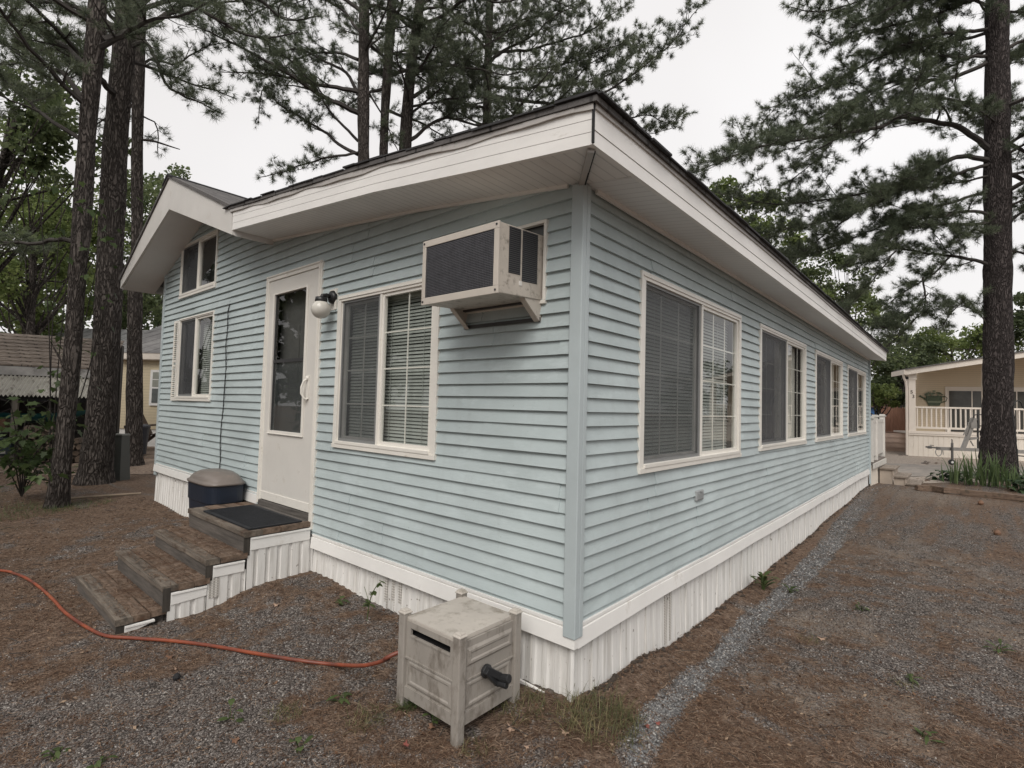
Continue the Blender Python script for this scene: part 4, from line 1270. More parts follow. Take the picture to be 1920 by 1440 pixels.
mb = MB(); mb.box(.01, .05, 10.47, 11.05, .72, 1.46); mb.box(.01, .05, 11.15, 12.37, .72, 1.46)
mb.box(.0, .06, 10.47, 11.05, 1.40, 1.47); mb.box(.0, .06, 11.15, 12.37, 1.40, 1.47)
part('railing_panel', mb, M_dkwhite, DK)
mb = MB()
for q in (-.45, -.95): mb.box(q - .05, q + .05, 12.37, 12.47, .62, 1.66); mb.box(q - .07, q + .07, 12.35, 12.49, 1.66, 1.70)
part('post', mb, M_dkwhite, DK)
DS = thing('deck_steps', 'tan wooden steps going down beside the white deck', 'steps', (.35, 11.7, .1))
M_tan = mat('tan_boards', (.38, .32, .265), .8, .12, 6); M_tan_d = wood_mat('tan_tread', (.16, .13, .105), (.32, .27, .225), 1)
for i, (x0, x1, z) in enumerate(((.08, .32, .45), (.32, .53, .30), (.53, .73, .17))):
    mb = MB(); mb.box(x0, x1 + .035, 11.35, 12.35, z - .03, z)
    part('tread', mb, M_tan_d, DS)
    mb = MB(); mb.box(x1 - .02, x1, 11.37, 12.33, z - .17, z - .03)
    part('riser', mb, M_tan, DS)
    mb = MB(); mb.prism([(x0, 11.39, .02), (x1 - .021, 11.39, .02), (x1 - .021, 11.39, z - .031), (x0, 11.39, z - .031)], (0, .03, 0))
    part('side_board', mb, M_tan, DS)

# yellow neighbour with a white porch
def frame_at(P, e):
    P = np.array(P, float); e = np.array([e[0], e[1], 0.]); e /= np.linalg.norm(e); n_ = np.array([e[1], -e[0], 0.])
    return (lambda s, d, z: tuple(P * np.array([1, 1, 0]) + e * s + n_ * d + np.array([0, 0, z]))), P, e, n_
def rot2(v, deg):
    a = math.radians(deg); return np.array([v[0] * math.cos(a) - v[1] * math.sin(a), v[0] * math.sin(a) + v[1] * math.cos(a), 0])
P0 = at(1709, 815, 19.0)
WN, P0, eN, nN = frame_at(P0, rot2(RT, -20))
NH = thing('porch_house', 'yellow bungalow with white railed porch and low roof across the lane', 'house', (P0[0], P0[1], .12))
def lap_mat(name, c, per):
    m, t, b = new_mat(name)
    w = N(t, 'ShaderNodeTexWave', Scale=math.pi / per / 6.2832 * 1.0); w.bands_direction = 'Z'; w.wave_profile = 'SAW'
    t.links.new(coords(t), w.inputs['Vector'])
    col = ramp(t, w.outputs['Fac'], [(0, darker(c, .55)), (.14, c), (1, darker(c, 1.05))])
    t.links.new(col, b.inputs['Base Color']); b.inputs['Roughness'].default_value = .55
    bump(t, b, w.outputs['Fac'], .4, .02)
    return m
M_yel = lap_mat('yellow_lap_siding', (.66, .55, .40), .115)
NS1 = 9.2
ES = -.27
def roofz(s): return 3.0 + .18 * (s + .5) if s < 4.4 else 3.0 + .18 * 4.9 - .18 * (s - 4.4)
mb = MB(); mb.box(.62, NS1, -1.75, -1.55, .15, 2.9, WN); mb.box(1.9, NS1 - .1, -6.5, -2.5, .15, 2.9, WN)
mb.prism([WN(.62, -1.555, 2.9), WN(NS1, -1.555, 2.9), WN(NS1, -1.555, roofz(NS1) + .07), WN(4.4, -1.555, roofz(4.4) + .07), WN(.62, -1.555, roofz(.62) + .07)], -nN * .2)
part('wall', mb, M_yel, NH)
mb = MB()
for a, b in ((ES, 4.4), (4.4, 9.4)):
    za, zb_ = roofz(a), roofz(b)
    mb.prism([WN(a, .35, za + .19), WN(b, .35, zb_ + .19), WN(b, .35, zb_ + .23), WN(a, .35, za + .23)], -nN * 1.4)
    a = max(a, .7); za = roofz(a); mb.prism([WN(a, -1.05, za + .19), WN(b, -1.05, zb_ + .19), WN(b, -1.05, zb_ + .23), WN(a, -1.05, za + .23)], -nN * 1.2)
    a = max(a, 1.6); za = roofz(a); mb.prism([WN(a, -2.25, za + .19), WN(b, -2.25, zb_ + .19), WN(b, -2.25, zb_ + .23), WN(a, -2.25, za + .23)], -nN * 4.6)
part('roof', mb, mat('neighbour_roof', (.13, .125, .12), .95, .25, 10), NH)
mb = MB()
for a, b in ((ES, 4.4), (4.4, 9.4)):
    za, zb_ = roofz(a), roofz(b)
    mb.prism([WN(a, .30, za), WN(b, .30, zb_), WN(b, .30, zb_ + .19), WN(a, .30, za + .19)], -nN * .04)
part('fascia', mb, M_cream, NH)
mb = MB()
for a, b in ((ES + .04, .75), (.75, 4.4), (4.4, 9.35)):
    za, zb_ = roofz(a), roofz(b)
    mb.prism([WN(a, .26, za + .05), WN(b, .26, zb_ + .05), WN(b, .26, zb_ + .08), WN(a, .26, za + .08)], -nN * (1.3 if a < 0 else 1.9))
part('porch_ceiling', mb, mat('porch_ceiling', (.60, .53, .46), .6), NH)
mb = MB(); mb.box(ES - .04, ES, -1.05, .32, roofz(ES) + .02, roofz(ES) + .19, WN)
mb.tube([WN(ES - .03, .2, 3.06), WN(-.27, .17, 2.94), WN(-.2, .12, 2.8), WN(-.17, .1, 2.6), WN(-.17, .1, .15)], .038, 8)
part('downspout', mb, M_cream, NH)
for s in (0, 2.2, 4.4, 6.6, 8.9):
    mb = MB(); z1 = roofz(s) + .06; mb.box(s - .105, s + .105, -.105, .105, .98, z1, WN)
    if s == 0: mb.box(s - .13, s + .13, -.13, .13, z1 - .27, z1 - .02, WN)
    part('porch_post', mb, M_cream, NH, bevel=.006)
for s0, s1 in ((0, 2.2), (2.2, 4.4), (4.4, 6.6), (6.6, 8.9)):
    mb = MB(); mb.box(s0 + .105, s1 - .105, -.04, .04, 1.86, 1.92, WN); mb.box(s0 + .105, s1 - .105, -.03, .03, 1.12, 1.19, WN)
    mb.box((s0 + s1) / 2 - .05, (s0 + s1) / 2 + .05, -.04, .04, .99, 1.12, WN)
    rl = part('railing', mb, M_cream, NH)
    nb = 14
    for k in range(nb):
        s = s0 + .105 + (s1 - s0 - .21) * (k + .5) / nb
        mb = MB(); mb.box(s - .02, s + .02, -.02, .02, 1.19, 1.86, WN)
        part('baluster', mb, M_cream, rl)
mb = MB(); mb.box(-.1, NS1, -1.55, .12, .93, .99, WN)
part('porch_floor', mb, mat('porch_floor', (.40, .36, .32), .7), NH)
mb = MB(); mb.box(-.13, NS1, .08, .13, .94, 1.035, WN); mb.box(-.13, NS1, .08, .12, .88, .94, WN)
part('floor_trim', mb, M_cream, NH)
mb = MB(); s = -.12
while s < NS1:
    mb.box(s, s + .11, .06, .085, .05, .88, WN); mb.box(s + .11, s + .15, .06, .076, .05, .88, WN); s += .15
part('skirting', mb, M_cream_skirt, NH)
for s0, s1 in ((1.55, 2.75), (2.85, 4.1), (5.2, 7.4)):
    mb = MB(); mb.box(s0, s1, -1.55, -1.50, 1.0, 2.72, WN); w_ = part('window', mb, M_cream, NH)
    mb = MB(); mb.box(s0 + .12, s1 - .1, -1.50, -1.485, 1.02, 2.58, WN); part('glass_pane', mb, mat('dark_glass', (.085, .085, .08), .15, .3, 2), w_)
    mb = MB(); mb.box(s0 + .10, s1 - .08, -1.49, -1.47, 2.56, 2.6, WN); mb.box((s0 + s1) / 2 + .2, (s0 + s1) / 2 + .23, -1.49, -1.475, 1.02, 2.58, WN); part('frame', mb, M_cream, w_)
def text_mesh(name, body, size, Wf, s, d, z, m, parent, thick=.006):
    cu = bpy.data.curves.new(name, 'FONT'); cu.body = body; cu.size = size; cu.extrude = thick; cu.align_x = 'CENTER'
    tmp = bpy.data.objects.new(name + '_tmp', cu); COL.objects.link(tmp)
    dg = bpy.context.evaluated_depsgraph_get()
    me = bpy.data.meshes.new_from_object(tmp.evaluated_get(dg))
    v = [Wf(s + p.co.x, d + p.co.z, z + p.co.y) for p in me.vertices]; f = [tuple(p.vertices) for p in me.polygons]
    bpy.data.objects.remove(tmp); bpy.data.curves.remove(cu); bpy.data.meshes.remove(me)
    return raw_obj(name, v, f, m, parent)
M_num = mat('number_bronze', (.05, .04, .03), .5)
text_mesh('house_number', '5', .17, WN, -.02, .112, 2.38, M_num, NH)
text_mesh('house_number', '3', .17, WN, .03, .112, 2.22, M_num, NH)
mb = MB(); mb.lathe([(.05, 0), (.06, .05), (.04, .1)], WN(-.17, .12, 2.9), 10)
part('eave_lamp', mb, M_black, NH)

# watering can sign on the porch wall
WC = thing('watering_can_sign', 'green watering can shaped sign hanging on the yellow porch wall', 'sign', WN(1.2, -1.53, 2.25))
M_can = mat('can_green', (.075, .10, .06), .6, .3, 12); M_can2 = mat('can_band', (.22, .25, .17), .6, .25, 20)
mb = MB()
prof = [(-.24, 2.36), (.24, 2.36), (.26, 2.20), (.17, 1.98), (-.17, 1.98), (-.26, 2.20)]
mb.prism([WN(1.2 + a, -1.535, z) for a, z in prof], nN * .04)
part('body', mb, M_can, WC)
mb = MB(); mb.prism([WN(1.2 + a, -1.494, z) for a, z in ((-.22, 2.155), (.22, 2.155), (.20, 2.10), (-.20, 2.10))], nN * .006)
part('band', mb, M_can2, WC)
mb = MB(); mb.tube([WN(1.2 + a, -1.515, z) for a, z in ((.22, 2.32), (.34, 2.35), (.41, 2.28), (.37, 2.16), (.22, 2.11))], .022, 8)
part('handle', mb, M_can, WC)
mb = MB(); mb.tube([WN(1.2 + a, -1.515, z) for a, z in ((-.2, 2.15), (-.32, 2.27), (-.42, 2.33), (-.45, 2.36))], [.035, .028, .03, .05], 8)
part('spout', mb, M_can, WC)
mb = MB(); q = random.Random(1)
for k in range(26):
    a = q.uniform(-.27, .27); z = 2.38 + q.uniform(0, .17) * (1 - (a / .3) ** 2)
    c_ = np.array(WN(1.2 + a, -1.51, z)); mb.obox(c_, eN * q.uniform(.02, .05), nN * .015, (0, 0, q.uniform(.015, .03)))
part('flowers', mb, M_can2, WC)

# brown picket fence, pink lapboard planter, blue shed behind
Pf = at(1662, 815, 23.5); WF2, Pf, eF, nF = frame_at(Pf, RT)
mb = MB(); s = -.3
q = random.Random(9)
while s < 1.6:
    h = 1.88 + q.uniform(-.03, .03)
    mb.prism([WF2(s, 0, .1), WF2(s + .115, 0, .1), WF2(s + .115, 0, h), WF2(s + .06, 0, h + .09), WF2(s, 0, h)], nF * .02); s += .122
mb.box(-.3, 1.6, -.06, -.001, 1.5, 1.6, WF2); mb.box(-.3, 1.6, -.06, -.001, .5, .6, WF2)
single('picket_fence', mb, wood_mat('fence_brown', (.17, .085, .058), (.33, .185, .135), 2), 'reddish brown wooden picket fence left of the yellow porch', 'fence')
Pp = at(1650, 850, 21); WP, Pp, eP, nP = frame_at(Pp, RT)
PB = thing('lapboard_planter', 'low pinkish wall of four lapped boards in front of the brown fence', 'planter', Pp)
for k in range(4):
    mb = MB(); z = .08 + k * .2
    mb.prism([WP(-.6, .03, z), WP(-.6, .0, z + .2), WP(-.6, -.03, z + .2), WP(-.6, -.03, z)], eP * 1.62)
    part('board', mb, mat('pink_board', (.58, .44, .37), .6, .06), PB)
mb = MB(); mb.box(-.6, 1.02, -.25, .04, .882, .915, WP)
part('cap', mb, mat('brown_cap', (.22, .13, .10), .7), PB)
Ps = at(1646, 800, 25.5); WS, Ps, eS, nS = frame_at(Ps, RT)
BS = thing('blue_shed', 'blue garden shed with a flat brown roof behind the deck', 'shed', Ps)
mb = MB(); mb.box(-1.4, .45, -1.6, 0, .1, 1.95, WS); part('wall', mb, mat('blue_paint', (.07, .17, .40), .5, .08), BS)
mb = MB(); mb.prism([WS(-1.6, .15, 1.95), WS(.55, .15, 1.95), WS(.5, .05, 2.42), WS(-1.5, .05, 2.42)], -nS * 1.9); part('roof', mb, mat('shed_roof_brown', (.17, .105, .085), .8, .1), BS)
mb = MB(); mb.box(.30, .45, .001, .02, .1, 1.93, WS); part('door', mb, mat('shed_dark', (.03, .03, .035), .6), BS)

# boat trailer tongue behind the pine
Pt = at(1740, 842, 15.5); WT, Pt, eT, nT = frame_at(Pt, rot2(RT, -4))
TR = thing('boat_trailer', 'galvanised boat trailer tongue with winch post and jack wheel behind the pine', 'trailer', (Pt[0], Pt[1], .15))
M_galv = mat('galvanised', (.30, .285, .265), .5, .12, 8, metallic=.3); M_galv_d = mat('galvanised_dark', (.12, .115, .11), .55, .2, 8)
z0 = .62
mb = MB(); mb.beam(WT(.25, 0, z0), WT(3.6, 0, z0 - .03), .08, .095); mb.beam(WT(1.6, .0, z0 - .02), WT(4.4, .7, z0 - .04), .07, .08); mb.beam(WT(1.6, .0, z0 - .02), WT(4.4, -.7, z0 - .04), .07, .08)
part('frame', mb, M_galv, TR)
mb = MB(); mb.beam(WT(-.04, 0, z0 + .035), WT(.32, 0, z0 + .01), .09, .045); mb.lathe([(.055, -.04), (.06, .02), (.03, .04)], WT(.05, 0, z0 + .03), 10); mb.beam(WT(.06, 0, z0 + .09), WT(.16, 0, z0 + .08), .03, .02)
part('coupler', mb, M_galv_d, TR)
mb = MB(); mb.tube(smooth_path([WT(.2, .05, z0 - .02), WT(.17, .06, z0 - .12), WT(.24, .06, z0 - .22), WT(.33, .06, z0 - .16), WT(.35, .05, z0 - .03)], 5), .012, 6)
mb.tube([WT(.38, .05, z0 - .03), WT(.385, .06, z0 - .18)], .01, 6)
part('safety_chain', mb, M_galv, TR)
mb = MB(); mb.tube([WT(.62, .08, z0 - .38), WT(.62, .08, z0 + .18)], .032, 10); mb.tube([WT(.62, .08, z0 + .18), WT(.62, .08, z0 + .27)], .016, 8); mb.tube([WT(.62, .08, z0 + .27), WT(.58, .12, z0 + .29)], .012, 6)
jk = part('jack', mb, M_galv_d, TR)
mb = MB(); mb.lathe([(.075, -.03), (.085, -.02), (.085, .02), (.075, .03)], WT(.60, .08, .235), 16, eT, (0, 0, 1), nT)
part('wheel', mb, M_black, jk)
mb = MB(); mb.lathe([(.03, -.034), (.035, .034)], WT(.60, .08, .235), 12, eT, (0, 0, 1), nT)
part('hub', mb, M_white, jk)
mb = MB(); mb.beam(WT(.98, 0, z0 + .02), WT(1.32, 0, z0 + .92), .09, .085, nT); mb.beam(WT(1.06, 0, z0 + .42), WT(1.22, 0, z0 + .92), .03, .03, nT); mb.beam(WT(1.0, 0, z0 + .42), WT(1.25, 0, z0 + .95), .02, .03, nT)
mb.beam(WT(1.15, 0, z0 + .30), WT(1.36, 0, z0 + .34), .06, .09, nT); mb.beam(WT(1.18, .02, z0 + .25), WT(1.26, .02, z0 + .1), .02, .03, nT)
mb.box(1.17, 1.33, -.07, .07, z0 + .62, z0 + .80, WT)
part('winch_post', mb, M_galv, TR)
mb = MB(); mb.tube([WT(1.40, 0, z0), WT(1.40, 0, z0 + 1.05)], .025, 8); mb.tube(smooth_path([WT(1.28, 0, z0 + .86), WT(1.3, 0, z0 + 1.0), WT(1.4, 0, z0 + 1.03), WT(1.52, 0, z0 + 1.03)], 4), .015, 6)
mb.beam(WT(1.35, 0, z0 + .70), WT(1.6, 0, z0 + .70), .04, .03); mb.lathe([(.05, -.13), (.06, 0), (.045, .12)], WT(1.62, 0, z0 + .70), 10)
part('light_pole', mb, mat('dark_steel2', (.035, .035, .035), .5), TR)
for s_, d_ in ((4.1, .62), (4.1, -.62)):
    mb = MB(); mb.lathe([(.20, -.09), (.29, -.08), (.30, 0), (.29, .08), (.20, .09)], WT(s_, d_ * 1.5, .42), 24, eT, (0, 0, 1), nT)
    part('wheel', mb, M_black, TR)

# flower bed edged with timber
EDGE = [onz(1724, 921, .13), onz(1748, 922, .13), onz(1775, 927, .13), onz(1800, 930, .12), onz(1860, 936, .12), onz(1925, 944, .12), onz(2010, 952, .12)]
M_edge = wood_mat('edging_timber', (.06, .038, .028), (.25, .175, .125), 0, .9, moss=(.05, .045, .03))
r = random.Random(12)
for i in range(len(EDGE) - 1):
    a, c = EDGE[i], EDGE[i + 1]; d = c - a; L = np.linalg.norm(d); d = d / L
    mb = MB()
    for k in range(2):
        z = .10 + .10 * k + r.uniform(-.006, .006); off = r.uniform(-.03, .03)
        mb.beam(a + d * (-.03 + off) + np.array([0, 0, z - a[2]]), c + d * (.02 + off) + np.array([0, 0, z - c[2] + r.uniform(-.008, .008)]), .10, .098)
    single('edging_timber', mb, M_edge, 'weathered landscape timber edging the iris bed under the big pine', 'timber edging', group='timbers edging the flower bed', bevel=.006)
mb = MB()
c0 = onz(1860, 905, .15)
for k in range(0, 24):
    pass
bed = MB(); ring = []
cx_, cy_ = EDGE[3][0] + .5, EDGE[3][1] + 1.3
# shepherd hook
Ph = onz(1911, 905, .15)
SH = MB(); b0 = np.array([Ph[0], Ph[1], .12])
SH.tube(smooth_path([b0, b0 + [-.02, 0, .6], b0 + [-.07, 0, 1.3], b0 + [-.095, 0, 1.62], b0 - RT * .09 + [0, 0, 1.74], b0 - RT * .02 + [0, 0, 1.83], b0 + RT * .06 + [0, 0, 1.80], b0 + RT * .10 + [0, 0, 1.70], b0 + RT * .15 + [0, 0, 1.66]], 4), .012, 8)
SH.tube([b0 + [-.03, 0, .62] - RT * .0, b0 + RT * .35 + [-.03, 0, .6]], .014, 6)
single('shepherd_hook', SH, M_black, 'thin black shepherd hook standing right of the big pine trunk', 'plant hook')

# ================================================================== LEFT SIDE: SHED, WOODPILE, YELLOW HOUSE
e_, f_ = RT, FW
Pc = at(0, 740, 10.4); WSH, Pc, eC, nC = frame_at(Pc, rot2(RT, 28))
SD = thing('woodshed', 'old shed with brown shingled roof and pale corrugated awning behind the pines', 'shed', (Pc[0], Pc[1], .15))
SL, SRR = -2.6, 1.62
M_oldroof = shingle_mat('old_brown_shingles', (.12, .095, .078), (.18, .148, .122), (math.radians(0), 0, math.radians(-40)), 1.0)
mb = MB(); ny_ = 9
for k in range(ny_):
    f0, f1 = k / ny_, (k + 1) / ny_; zz0, zz1 = 2.12 + .80 * f0, 2.12 + .80 * f1; d0, d1 = -.55 - 1.6 * f0, -.55 - 1.6 * f1
    mb.prism([WSH(SL, d0, zz0), WSH(SL, d0, zz0 + .035), WSH(SL, d1, zz1 + .015), WSH(SL, d1, zz1)], eC * (SRR - SL))
part('roof', mb, M_oldroof, SD)
mb = MB(); mb.box(SL, SRR, -.6, -.53, 1.93, 2.11, WSH)
part('eave_board', mb, mat('old_white_board', (.30, .29, .28), .8, .3, 3, dirt=(.05, .045, .04), dirt_scale=4, dirt_lo=.5), SD)
mb = MB(); n = 64; P_ = []
for k in range(n * 4 + 1):
    s = SL + (SRR - SL - .1) * k / (n * 4); o = .025 * math.sin(k / 4 * 2 * math.pi)
    P_.append((WSH(s, .12, 1.50 + o), WSH(s, -.55, 1.92 + o)))
for (a, b), (c, d) in zip(P_[:-1], P_[1:]): mb.quad(a, c, d, b)
part('corrugated_awning', mb, mat('corrugated_sheet', (.40, .385, .345), .6, .15, 2, dirt=(.13, .115, .095), dirt_scale=6, dirt_lo=.52, stretch=(1, 1, .4)), SD, smooth=True)
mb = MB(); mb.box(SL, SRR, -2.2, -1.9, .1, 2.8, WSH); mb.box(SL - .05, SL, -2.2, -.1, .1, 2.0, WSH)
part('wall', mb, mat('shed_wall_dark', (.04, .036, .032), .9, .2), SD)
for s in (SL + .05, .2, SRR - .15):
    mb = MB(); mb.box(s, s + .09, -.03, .06, .1, 1.5, WSH); part('post', mb, mat('post_grey', (.14, .125, .105), .9, .2), SD)
mb = MB(); mb.box(SL, SRR, -.05, .03, 1.40, 1.48, WSH); part('beam', mb, M_dark, SD)
# things under the awning
mb = MB()
rings = []
for k in range(11):
    s = -1.0 + 2.0 * k / 10; wdt = .30 * (1 - abs(s) ** 2.6) + .02; hgt = .17 * (1 - abs(s) ** 4) + .03
    rings.append([np.array(WSH(.15 + s * 1.2, -.7, 1.12)) + nC * wdt * math.cos(t_) + np.array([0, 0, -hgt * math.sin(t_) - .0 + .12 * s * s]) for t_ in np.linspace(0, math.pi, 9)])
for a, b in zip(rings[:-1], rings[1:]):
    for j in range(8): mb.quad(a[j], a[j + 1], b[j + 1], b[j])
single('canoe', mb, mat('teal_hull', (.012, .085, .085), .4, .15), 'dark teal canoe stored under the corrugated awning', 'canoe', smooth=True)
mb = MB(); mb.box(-1.5, .12, -.2, .05, .80, 1.03, WSH)
CR = thing('plank_shelf', 'brown plank shelf box under the awning of the woodshed', 'shelf', WSH(-.6, -.1, .8))
part('plank', mb, wood_mat('brown_plank', (.06, .032, .018), (.14, .075, .04), 0), CR)
mb = MB(); mb.box(-.45, -.05, .05, .055, .86, .96, WSH); part('paper_label', mb, mat('paper', (.45, .42, .37), .8), CR)
mb = MB(); mb.box(-1.45, .10, .02, .05, .1, .8, WSH) if False else mb.box(-1.45, -1.38, -.2, .0, .1, .8, WSH); mb.box(.02, .09, -.2, .0, .1, .8, WSH); part('leg', mb, M_dark, CR)
TB = thing('lidded_tote', 'dark blue green plastic tote under the plank shelf', 'tote', WSH(-.45, .1, .35))
mb = MB(); mb.box(-1.1, .28, -.15, .22, .32, .62, WSH); part('body', mb, mat('tote_dark', (.008, .02, .026), .5, .2), TB, bevel=.02)
mb = MB(); mb.box(-1.13, .31, -.18, .25, .62, .66, WSH); part('lid', mb, mat('tote_lid', (.02, .03, .033), .5), TB, bevel=.01)
mb = MB(); mb.box(-.05, .2, .221, .224, .36, .41, WSH); part('sticker', mb, mat('pale_sticker', (.3, .3, .28), .7), TB)
mb = MB(); mb.box(-1.2, .35, -.2, .2, .1, .32, WSH)
single('pallet', mb, M_wood_d, 'grey wooden pallet below the dark tote', 'pallet')
lm = [wood_mat('log_a', (.06, .045, .035), (.17, .125, .09), 0), wood_mat('log_b', (.10, .08, .065), (.26, .20, .15), 0)]
q = random.Random(21)
LOG = []
for row in range(6):
    for k in range(7 - row % 2):
        s = .42 + k * .15 + (row % 2) * .07 + q.uniform(-.02, .02); z = .21 + row * .125
        if row > 3 and k > 4: continue
        mb = MB(); n = q.choice((3, 4, 5)); rad = q.uniform(.055, .078); a0 = q.uniform(0, 6)
        pts = [np.array(WSH(s + rad * math.cos(a0 + j * 6.283 / n), .1 + q.uniform(-.03, .03), z + rad * math.sin(a0 + j * 6.283 / n))) for j in range(n)]
        y0 = pts[0]
        pts = [p - nC * ((p - Pc) @ nC) + nC * (.14 + q.uniform(-.01, .01)) for p in pts]
        off = q.uniform(-.06, .06)
        mb.prism([p + nC * off for p in pts], -nC * .42)
        single('firewood_log', mb, lm[(row + k) % 2], 'split firewood log stacked under the awning of the woodshed', 'firewood', group='firewood stacked at the woodshed')

# green utility pedestal between the pines
PDx, PDy = -9.02 - .155 * RT[0], .30 - .155 * RT[1]; ga_ = gz1(PDx, PDy)
UP = thing('utility_pedestal', 'grey green tapered utility pedestal between the second and third pine', 'utility box', (PDx, PDy, ga_))
mb = MB()
o1 = np.array([PDx, PDy, 0])
def taper(w0, w1, z0, z1, d0, d1):
    n = len(mb.v)
    for w_, d_, z in ((w0, d0, z0), (w1, d1, z1)):
        for sx, sy in ((-1, -1), (1, -1), (1, 1), (-1, 1)): mb.v.append(tuple(o1 + RT * sx * w_ + FW * sy * d_ + np.array([0, 0, z])))
    mb.f += [tuple(n + i for i in k) for k in ((0, 3, 2, 1), (4, 5, 6, 7), (0, 1, 5, 4), (1, 2, 6, 5), (2, 3, 7, 6), (3, 0, 4, 7))]
taper(.125, .095, ga_ - .02, ga_ + .72, .12, .09)
M_ped = mat('pedestal_green', (.10, .105, .095), .55, .08, 4, dirt=(.14, .13, .11), dirt_scale=10, dirt_lo=.62)
part('body', mb, M_ped, UP, bevel=.008)
mb = MB(); taper(.105, .10, ga_ + .72, ga_ + .75, .10, .095); part('cap', mb, mat('pedestal_cap', (.21, .215, .195), .6), UP, bevel=.006)

# yellow house behind the pines
Py = at(298, 785, 15.0); WY, Py, eY, nY = frame_at(Py, rot2(RT, -4))
YH = thing('yellow_house', 'pale yellow lap sided house with grey roof behind the three pines', 'house', (Py[0], Py[1], .2))
M_yel2 = lap_mat('pale_yellow_siding', (.66, .57, .40), .13)
mb = MB(); mb.box(-1.6, 2.6, -5, 0, .62, 2.62, WY); part('wall', mb, M_yel2, YH)
mb = MB(); mb.box(-1.55, 2.55, -4.9, -.03, .1, .62, WY); part('skirting', mb, M_white, YH)
mb = MB(); mb.box(-1.9, 2.9, .18, .22, 2.62, 2.80, WY); mb.box(-1.9, 2.9, 0.0, .2, 2.60, 2.63, WY); part('eave', mb, M_cream, YH)
mb = MB(); mb.prism([WY(-1.9, .24, 2.80), WY(-1.9, -2.4, 4.0), WY(-1.9, -5.2, 2.80)], eY * 4.8)
part('roof', mb, shingle_mat('grey_roof', (.16, .155, .155), (.22, .215, .21), (math.radians(65), 0, 0)), YH)
mb = MB(); mb.box(-.3, .62, .0, .04, 1.30, 2.33, WY); w_ = part('window', mb, M_white, YH)
mb = MB(); mb.box(-.22, .54, .04, .05, 1.84, 2.26, WY); part('upper_pane', mb, mat('pane_pale', (.30, .31, .27), .2, .2), w_)
mb = MB(); mb.box(-.22, .54, .04, .05, 1.38, 1.79, WY); part('lower_pane', mb, mat('pane_dark', (.12, .13, .13), .2, .2), w_)
mb = MB(); mb.box(.15, .17, .05, .06, 1.84, 2.26, WY); mb.box(-.22, .54, .05, .058, 2.04, 2.06, WY); part('muntin', mb, M_white, w_)
mb = MB(); mb.box(.5, 2.5, -1.1, -.9, 3.5, 3.58, WY); part('skylight', mb, M_white, YH)
Pg = at(85, 640, 17); WG, Pg, eG, nG = frame_at(Pg, RT)
GH = thing('grey_roofed_house', 'grey shingled roof rising behind the brown woodshed roof', 'house', (Pg[0], Pg[1], .2))
mb = MB(); mb.box(-.7, 4.0, -4, -.1, .1, 3.0, WG); part('wall', mb, M_yel2, GH)
mb = MB(); mb.prism([WG(-.95, .1, 2.95), WG(-.95, -1.8, 3.95), WG(-.95, -4.1, 2.95)], eG * 5.2); part('roof', mb, shingle_mat('grey_roof_far', (.20, .20, .20), (.27, .27, .265), (math.radians(60), 0, 0)), GH)

# adirondack chair and trash can by the yellow house
Pa = onz(288, 838, .2) ; WAc, Pa, eA, nA = frame_at(Pa, rot2(RT, 20))
AD = thing('adirondack_chair', 'dark brown slatted garden chair beside the corner of the blue house', 'chair', (Pa[0], Pa[1], .2))
M_ad = mat('chair_brown', (.075, .05, .04), .7, .15)
mb = MB(); mb.prism([WAc(-.15, -.25, .52), WAc(-.42, -.25, 1.12), WAc(-.38, -.25, 1.15), WAc(-.10, -.25, .55)], nA * .5); part('backrest', mb, M_ad, AD)
mb = MB(); mb.prism([WAc(-.12, -.25, .50), WAc(.38, -.25, .62), WAc(.38, -.25, .65), WAc(-.12, -.25, .53)], nA * .5); part('seat', mb, M_ad, AD)
for d in (-.29, .25):
    mb = MB(); mb.prism([WAc(-.42, d, .75), WAc(.35, d, .80), WAc(.35, d, .83), WAc(-.42, d, .78)], nA * .09); part('armrest', mb, M_ad, AD)
    mb = MB(); mb.beam(WAc(-.02, d + .03, .53), WAc(-.38, d + .03, .2), .05, .08); part('leg', mb, M_ad, AD)
    mb = MB(); mb.beam(WAc(.3, d + .03, .80), WAc(.3, d + .03, .2), .05, .08); part('leg', mb, M_ad, AD)
Pk = at(257, 815, 12.4)
TC = thing('trash_can', 'dark lidded trash can beside the third pine trunk', 'trash can', (Pk[0], Pk[1], .2))
mb = MB(); mb.lathe([(.2, 0), (.24, .62)], (Pk[0], Pk[1], .18), 18); part('can', mb, mat('can_dark', (.02, .022, .03), .5), TC, smooth=False)
mb = MB(); mb.lathe([(.26, 0), (.26, .05), (.2, .09)], (Pk[0], Pk[1], .80), 18); part('lid', mb, mat('can_lid', (.025, .027, .035), .5), TC)
# thin pole lying on the ground, left
mb = MB(); mb.tube([onz(130, 935, .19), onz(200, 929, .2), onz(265, 925, .21)], .017, 6)
single('fallen_pole', mb, mat('pale_stick', (.24, .19, .14), .9, .2), 'thin pale pole lying on the needles left of the house', 'pole')

